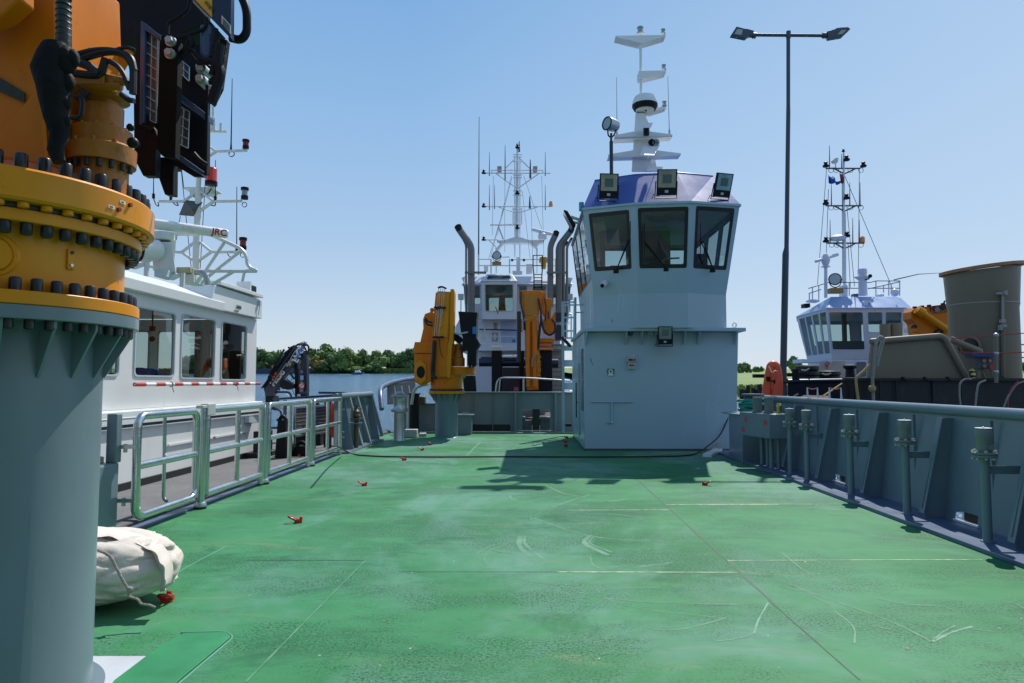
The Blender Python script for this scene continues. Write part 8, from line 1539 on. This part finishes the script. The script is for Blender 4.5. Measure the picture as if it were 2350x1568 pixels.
for pts, r_, m_, lab in (([(1330, 1262), (1260, 1258), (1212, 1300), (1205, 1400), (1222, 1560)], .022, rope_g, "left pale hose hanging over the barge's dark side"), ([(1470, 1275), (1400, 1300), (1380, 1400), (1365, 1560)], .022, rope_g, "middle pale hose hanging over the barge's dark side"), ([(1857, 1285), (1780, 1310), (1690, 1440), (1645, 1570)], .022, rope_g, "right pale hose curving over the barge's dark side"), ([(1800, 1285), (1730, 1350), (1695, 1450), (1690, 1570)], .018, red, "thin red hose hanging over the barge's dark side at the photo's right")):
    M = MB(); M.tube(rounded([k3(x, y, 16.2) for x, y in pts], .2), r_, 6); solo('hanging_hose', M, m_, lab, 'hose', None)
for pts, r_, m_, lab in (([(430, 845), (390, 845), (365, 900), (350, 1100), (330, 1250), (345, 1560)], .040, rope_g, "thick grey rope hung over the barge's bulwark corner, reaching down"), ([(395, 840), (445, 845), (430, 900), (390, 1040), (372, 1135)], .045, rope_g, "short doubled end of grey rope hanging from the barge's bulwark corner"), ([(305, 1115), (240, 1185), (165, 1245), (165, 1300), (200, 1570)], .034, rope_y, "yellow tan rope slanting down from the barge's bulwark foot")):
    M = MB(); M.tube(rounded([k3(x, y, 16.75) for x, y in pts], .12), r_, 8); solo('mooring_rope', M, m_, lab, 'rope')
M = MB(); M.sphere(k3(328, 1358, 16.7), .09, 12); solo('rope_knot', M, rope_y, "yellow knot on the grey rope against the barge's dark side", 'knot')
for x in (660, 880, 1110, 1665): M = MB(); M.prism([k3(x - 20, 1258, 16.75), k3(x + 30, 1285, 16.75), k3(x - 5, 1240, 16.75), k3(x - 18, 1238, 16.75)], (0, .1, 0)); link('fairlead_fin', M, black, barge, smooth=0)
# orange crane behind
t = thing('marine_crane', k3(900, 830, 26), "orange crane with black lettering partly hidden behind the big taupe funnel", 'crane')
kp([(720, 585), (760, 543), (1130, 498), (1130, 845), (1080, 845), (980, 700), (960, 850), (785, 830), (765, 700), (722, 655)], 26, .6, orange, 'boom', None, .02); M = MB(); M.tube([k3(800, 575, 25.8), k3(1090, 770, 25.8)], .12, 14); M.tube([k3(780, 560, 25.8), k3(840, 600, 25.8)], .17, 10); link('ram', M, amber, t)
letters('lettering', "HS", .27, k3(912, 578, 25.97), k3(1100, 558, 25.97) - k3(912, 578, 25.97), (0, 0, 1), black, t, .004, .012, xs=.86); letters('lettering', "MARINE", .27, k3(1001, 569, 25.97), k3(1100, 558, 25.97) - k3(912, 578, 25.97), (0, 0, 1), black, t, .004, .012, xs=.86); p = k3(983, 562, 25.96); M = MB(); M.cyl(p, p + Vector((0, -.01, 0)), .10, seg=16); link('blue_badge', M, mat("decal_grey", (.2, .2, .25)), t)
letters('lettering', "HK 90 HE4", .15, k3(935, 608, 25.97), k3(1060, 595, 25.97) - k3(935, 608, 25.97), (0, 0, 1), mat("faded_black", (.25, .11, .02)), t, .003)
M = MB(); M.tube(rounded([k3(x, y, 25.9) for x, y in ((725, 760), (740, 725), (770, 720), (760, 790))], .1), .05, 8); M.tube([k3(975, 800, 25.9), k3(1030, 765, 25.9)], .10, 8); link('hose', M, black, t); M = MB(); M.bar(k3(715, 770, 25.9), k3(775, 770, 25.9), .12); M.tube([k3(740, 780, 25.9), k3(750, 815, 25.9)], .05, 6); M.tube([k3(728, 820, 25.9), k3(775, 820, 25.9)], .10, 10); link('hook_block', M, orange, t)
M = MB()
for x in (755, 830, 900, 1040): M.obox(k3(x, 540 - (x - 755) * .12, 25.9), (.10, .12, .07))
M.tube(rounded([k3(1050, 505, 25.9), k3(1055, 475, 25.9), k3(1100, 465, 25.9)], .1), .03, 6); link('top_fitting', M, black_p, t)
# little things just above the near bulwark
for x0, x1, lab in ((748, 845, "left little red and white roped stool frame above the right bulwark's rail"), (958, 1070, "right little red and white roped stool frame above the right bulwark's rail")):
    t = thing('roped_stool', g2(x0, 1440, 16.4), lab, 'frame', 'two little rope frames'); M = MB()
    for x in (x0, x1): M.tube([g2(x, 1470, 16.4), g2(x, 1358, 16.4)], .014, 6); M.tube([g2(x + 12, 1470, 16.6), g2(x + 2, 1365, 16.4)], .010, 5)
    link('legs', M, white_s, t); M = MB(); M.tube(rounded([g2(x0, 1360, 16.4), g2((x0 + x1) / 2, 1378, 16.4), g2(x1, 1362, 16.4)], .1), .012, 6); link('red_rope', M, mat("faded_red", (.5, .14, .09), .7), t)
M = MB(); M.loft([g2(650, 1462, 16.5), g2(985, 1470, 16.5), g2(985, 1470, 17.0), g2(650, 1462, 17)], [g2(720, 1430, 16.6), g2(960, 1436, 16.6), g2(960, 1436, 16.9), g2(720, 1430, 16.9)]); solo('rusty_plate', M, mat("rusty_lump", (.22, .13, .10), .8, var=.4, scale=6, bump=.5), "rough rust brown lump showing just above the right bulwark's rail", 'scrap')
M = MB(); M.tube([g2(900, 1440, 16.6), g2(1080, 1320, 17)], .022, 6); M.tube([g2(615, 1445, 16.5), g2(660, 1418, 16.5)], .02, 6); solo('thin_pole', M, rope_y, "thin yellowish pole leaning against the barge's dark side", 'pole')
M = MB(); M.tube([D1(1108, 1306, y=31), D1(1340, 1252, y=29), D1(1555, 1240, y=27)], [.03, .02, .01], 5); solo('rod_aerial', M, grey_d, "long thin aerial bent almost level from the tug's roof toward the big funnel", 'antenna')
# ================================================================== added unseen block behind the viewpoint: cuts sky light, shows in reflections
M = MB(); M.box(-45, 45, -26, -11, -1.2, 12.5)
t = thing('sky_blocker', (0, -18, -1.2), "long dark slate-coloured block added unseen behind the viewpoint to cut sky light", 'light blocker'); link('wall', M, mat("sky_blocker_grey", (.14, .145, .14), .7, var=.2, scale=.8, streak=.8), t, smooth=0)
M = MB(); M.box(-45.5, 45.5, -26.5, -10.6, 12.5, 12.9); link('roof', M, grey_d, t, smooth=0)  # top slab of the same added block
M = MB()
for k in range(14): M.box(-40 + k * 6, -38.5 + k * 6, -10.99, -10.95, 6, 7.2)
link('blocker_pale_row', M, white_s, t, smooth=0)
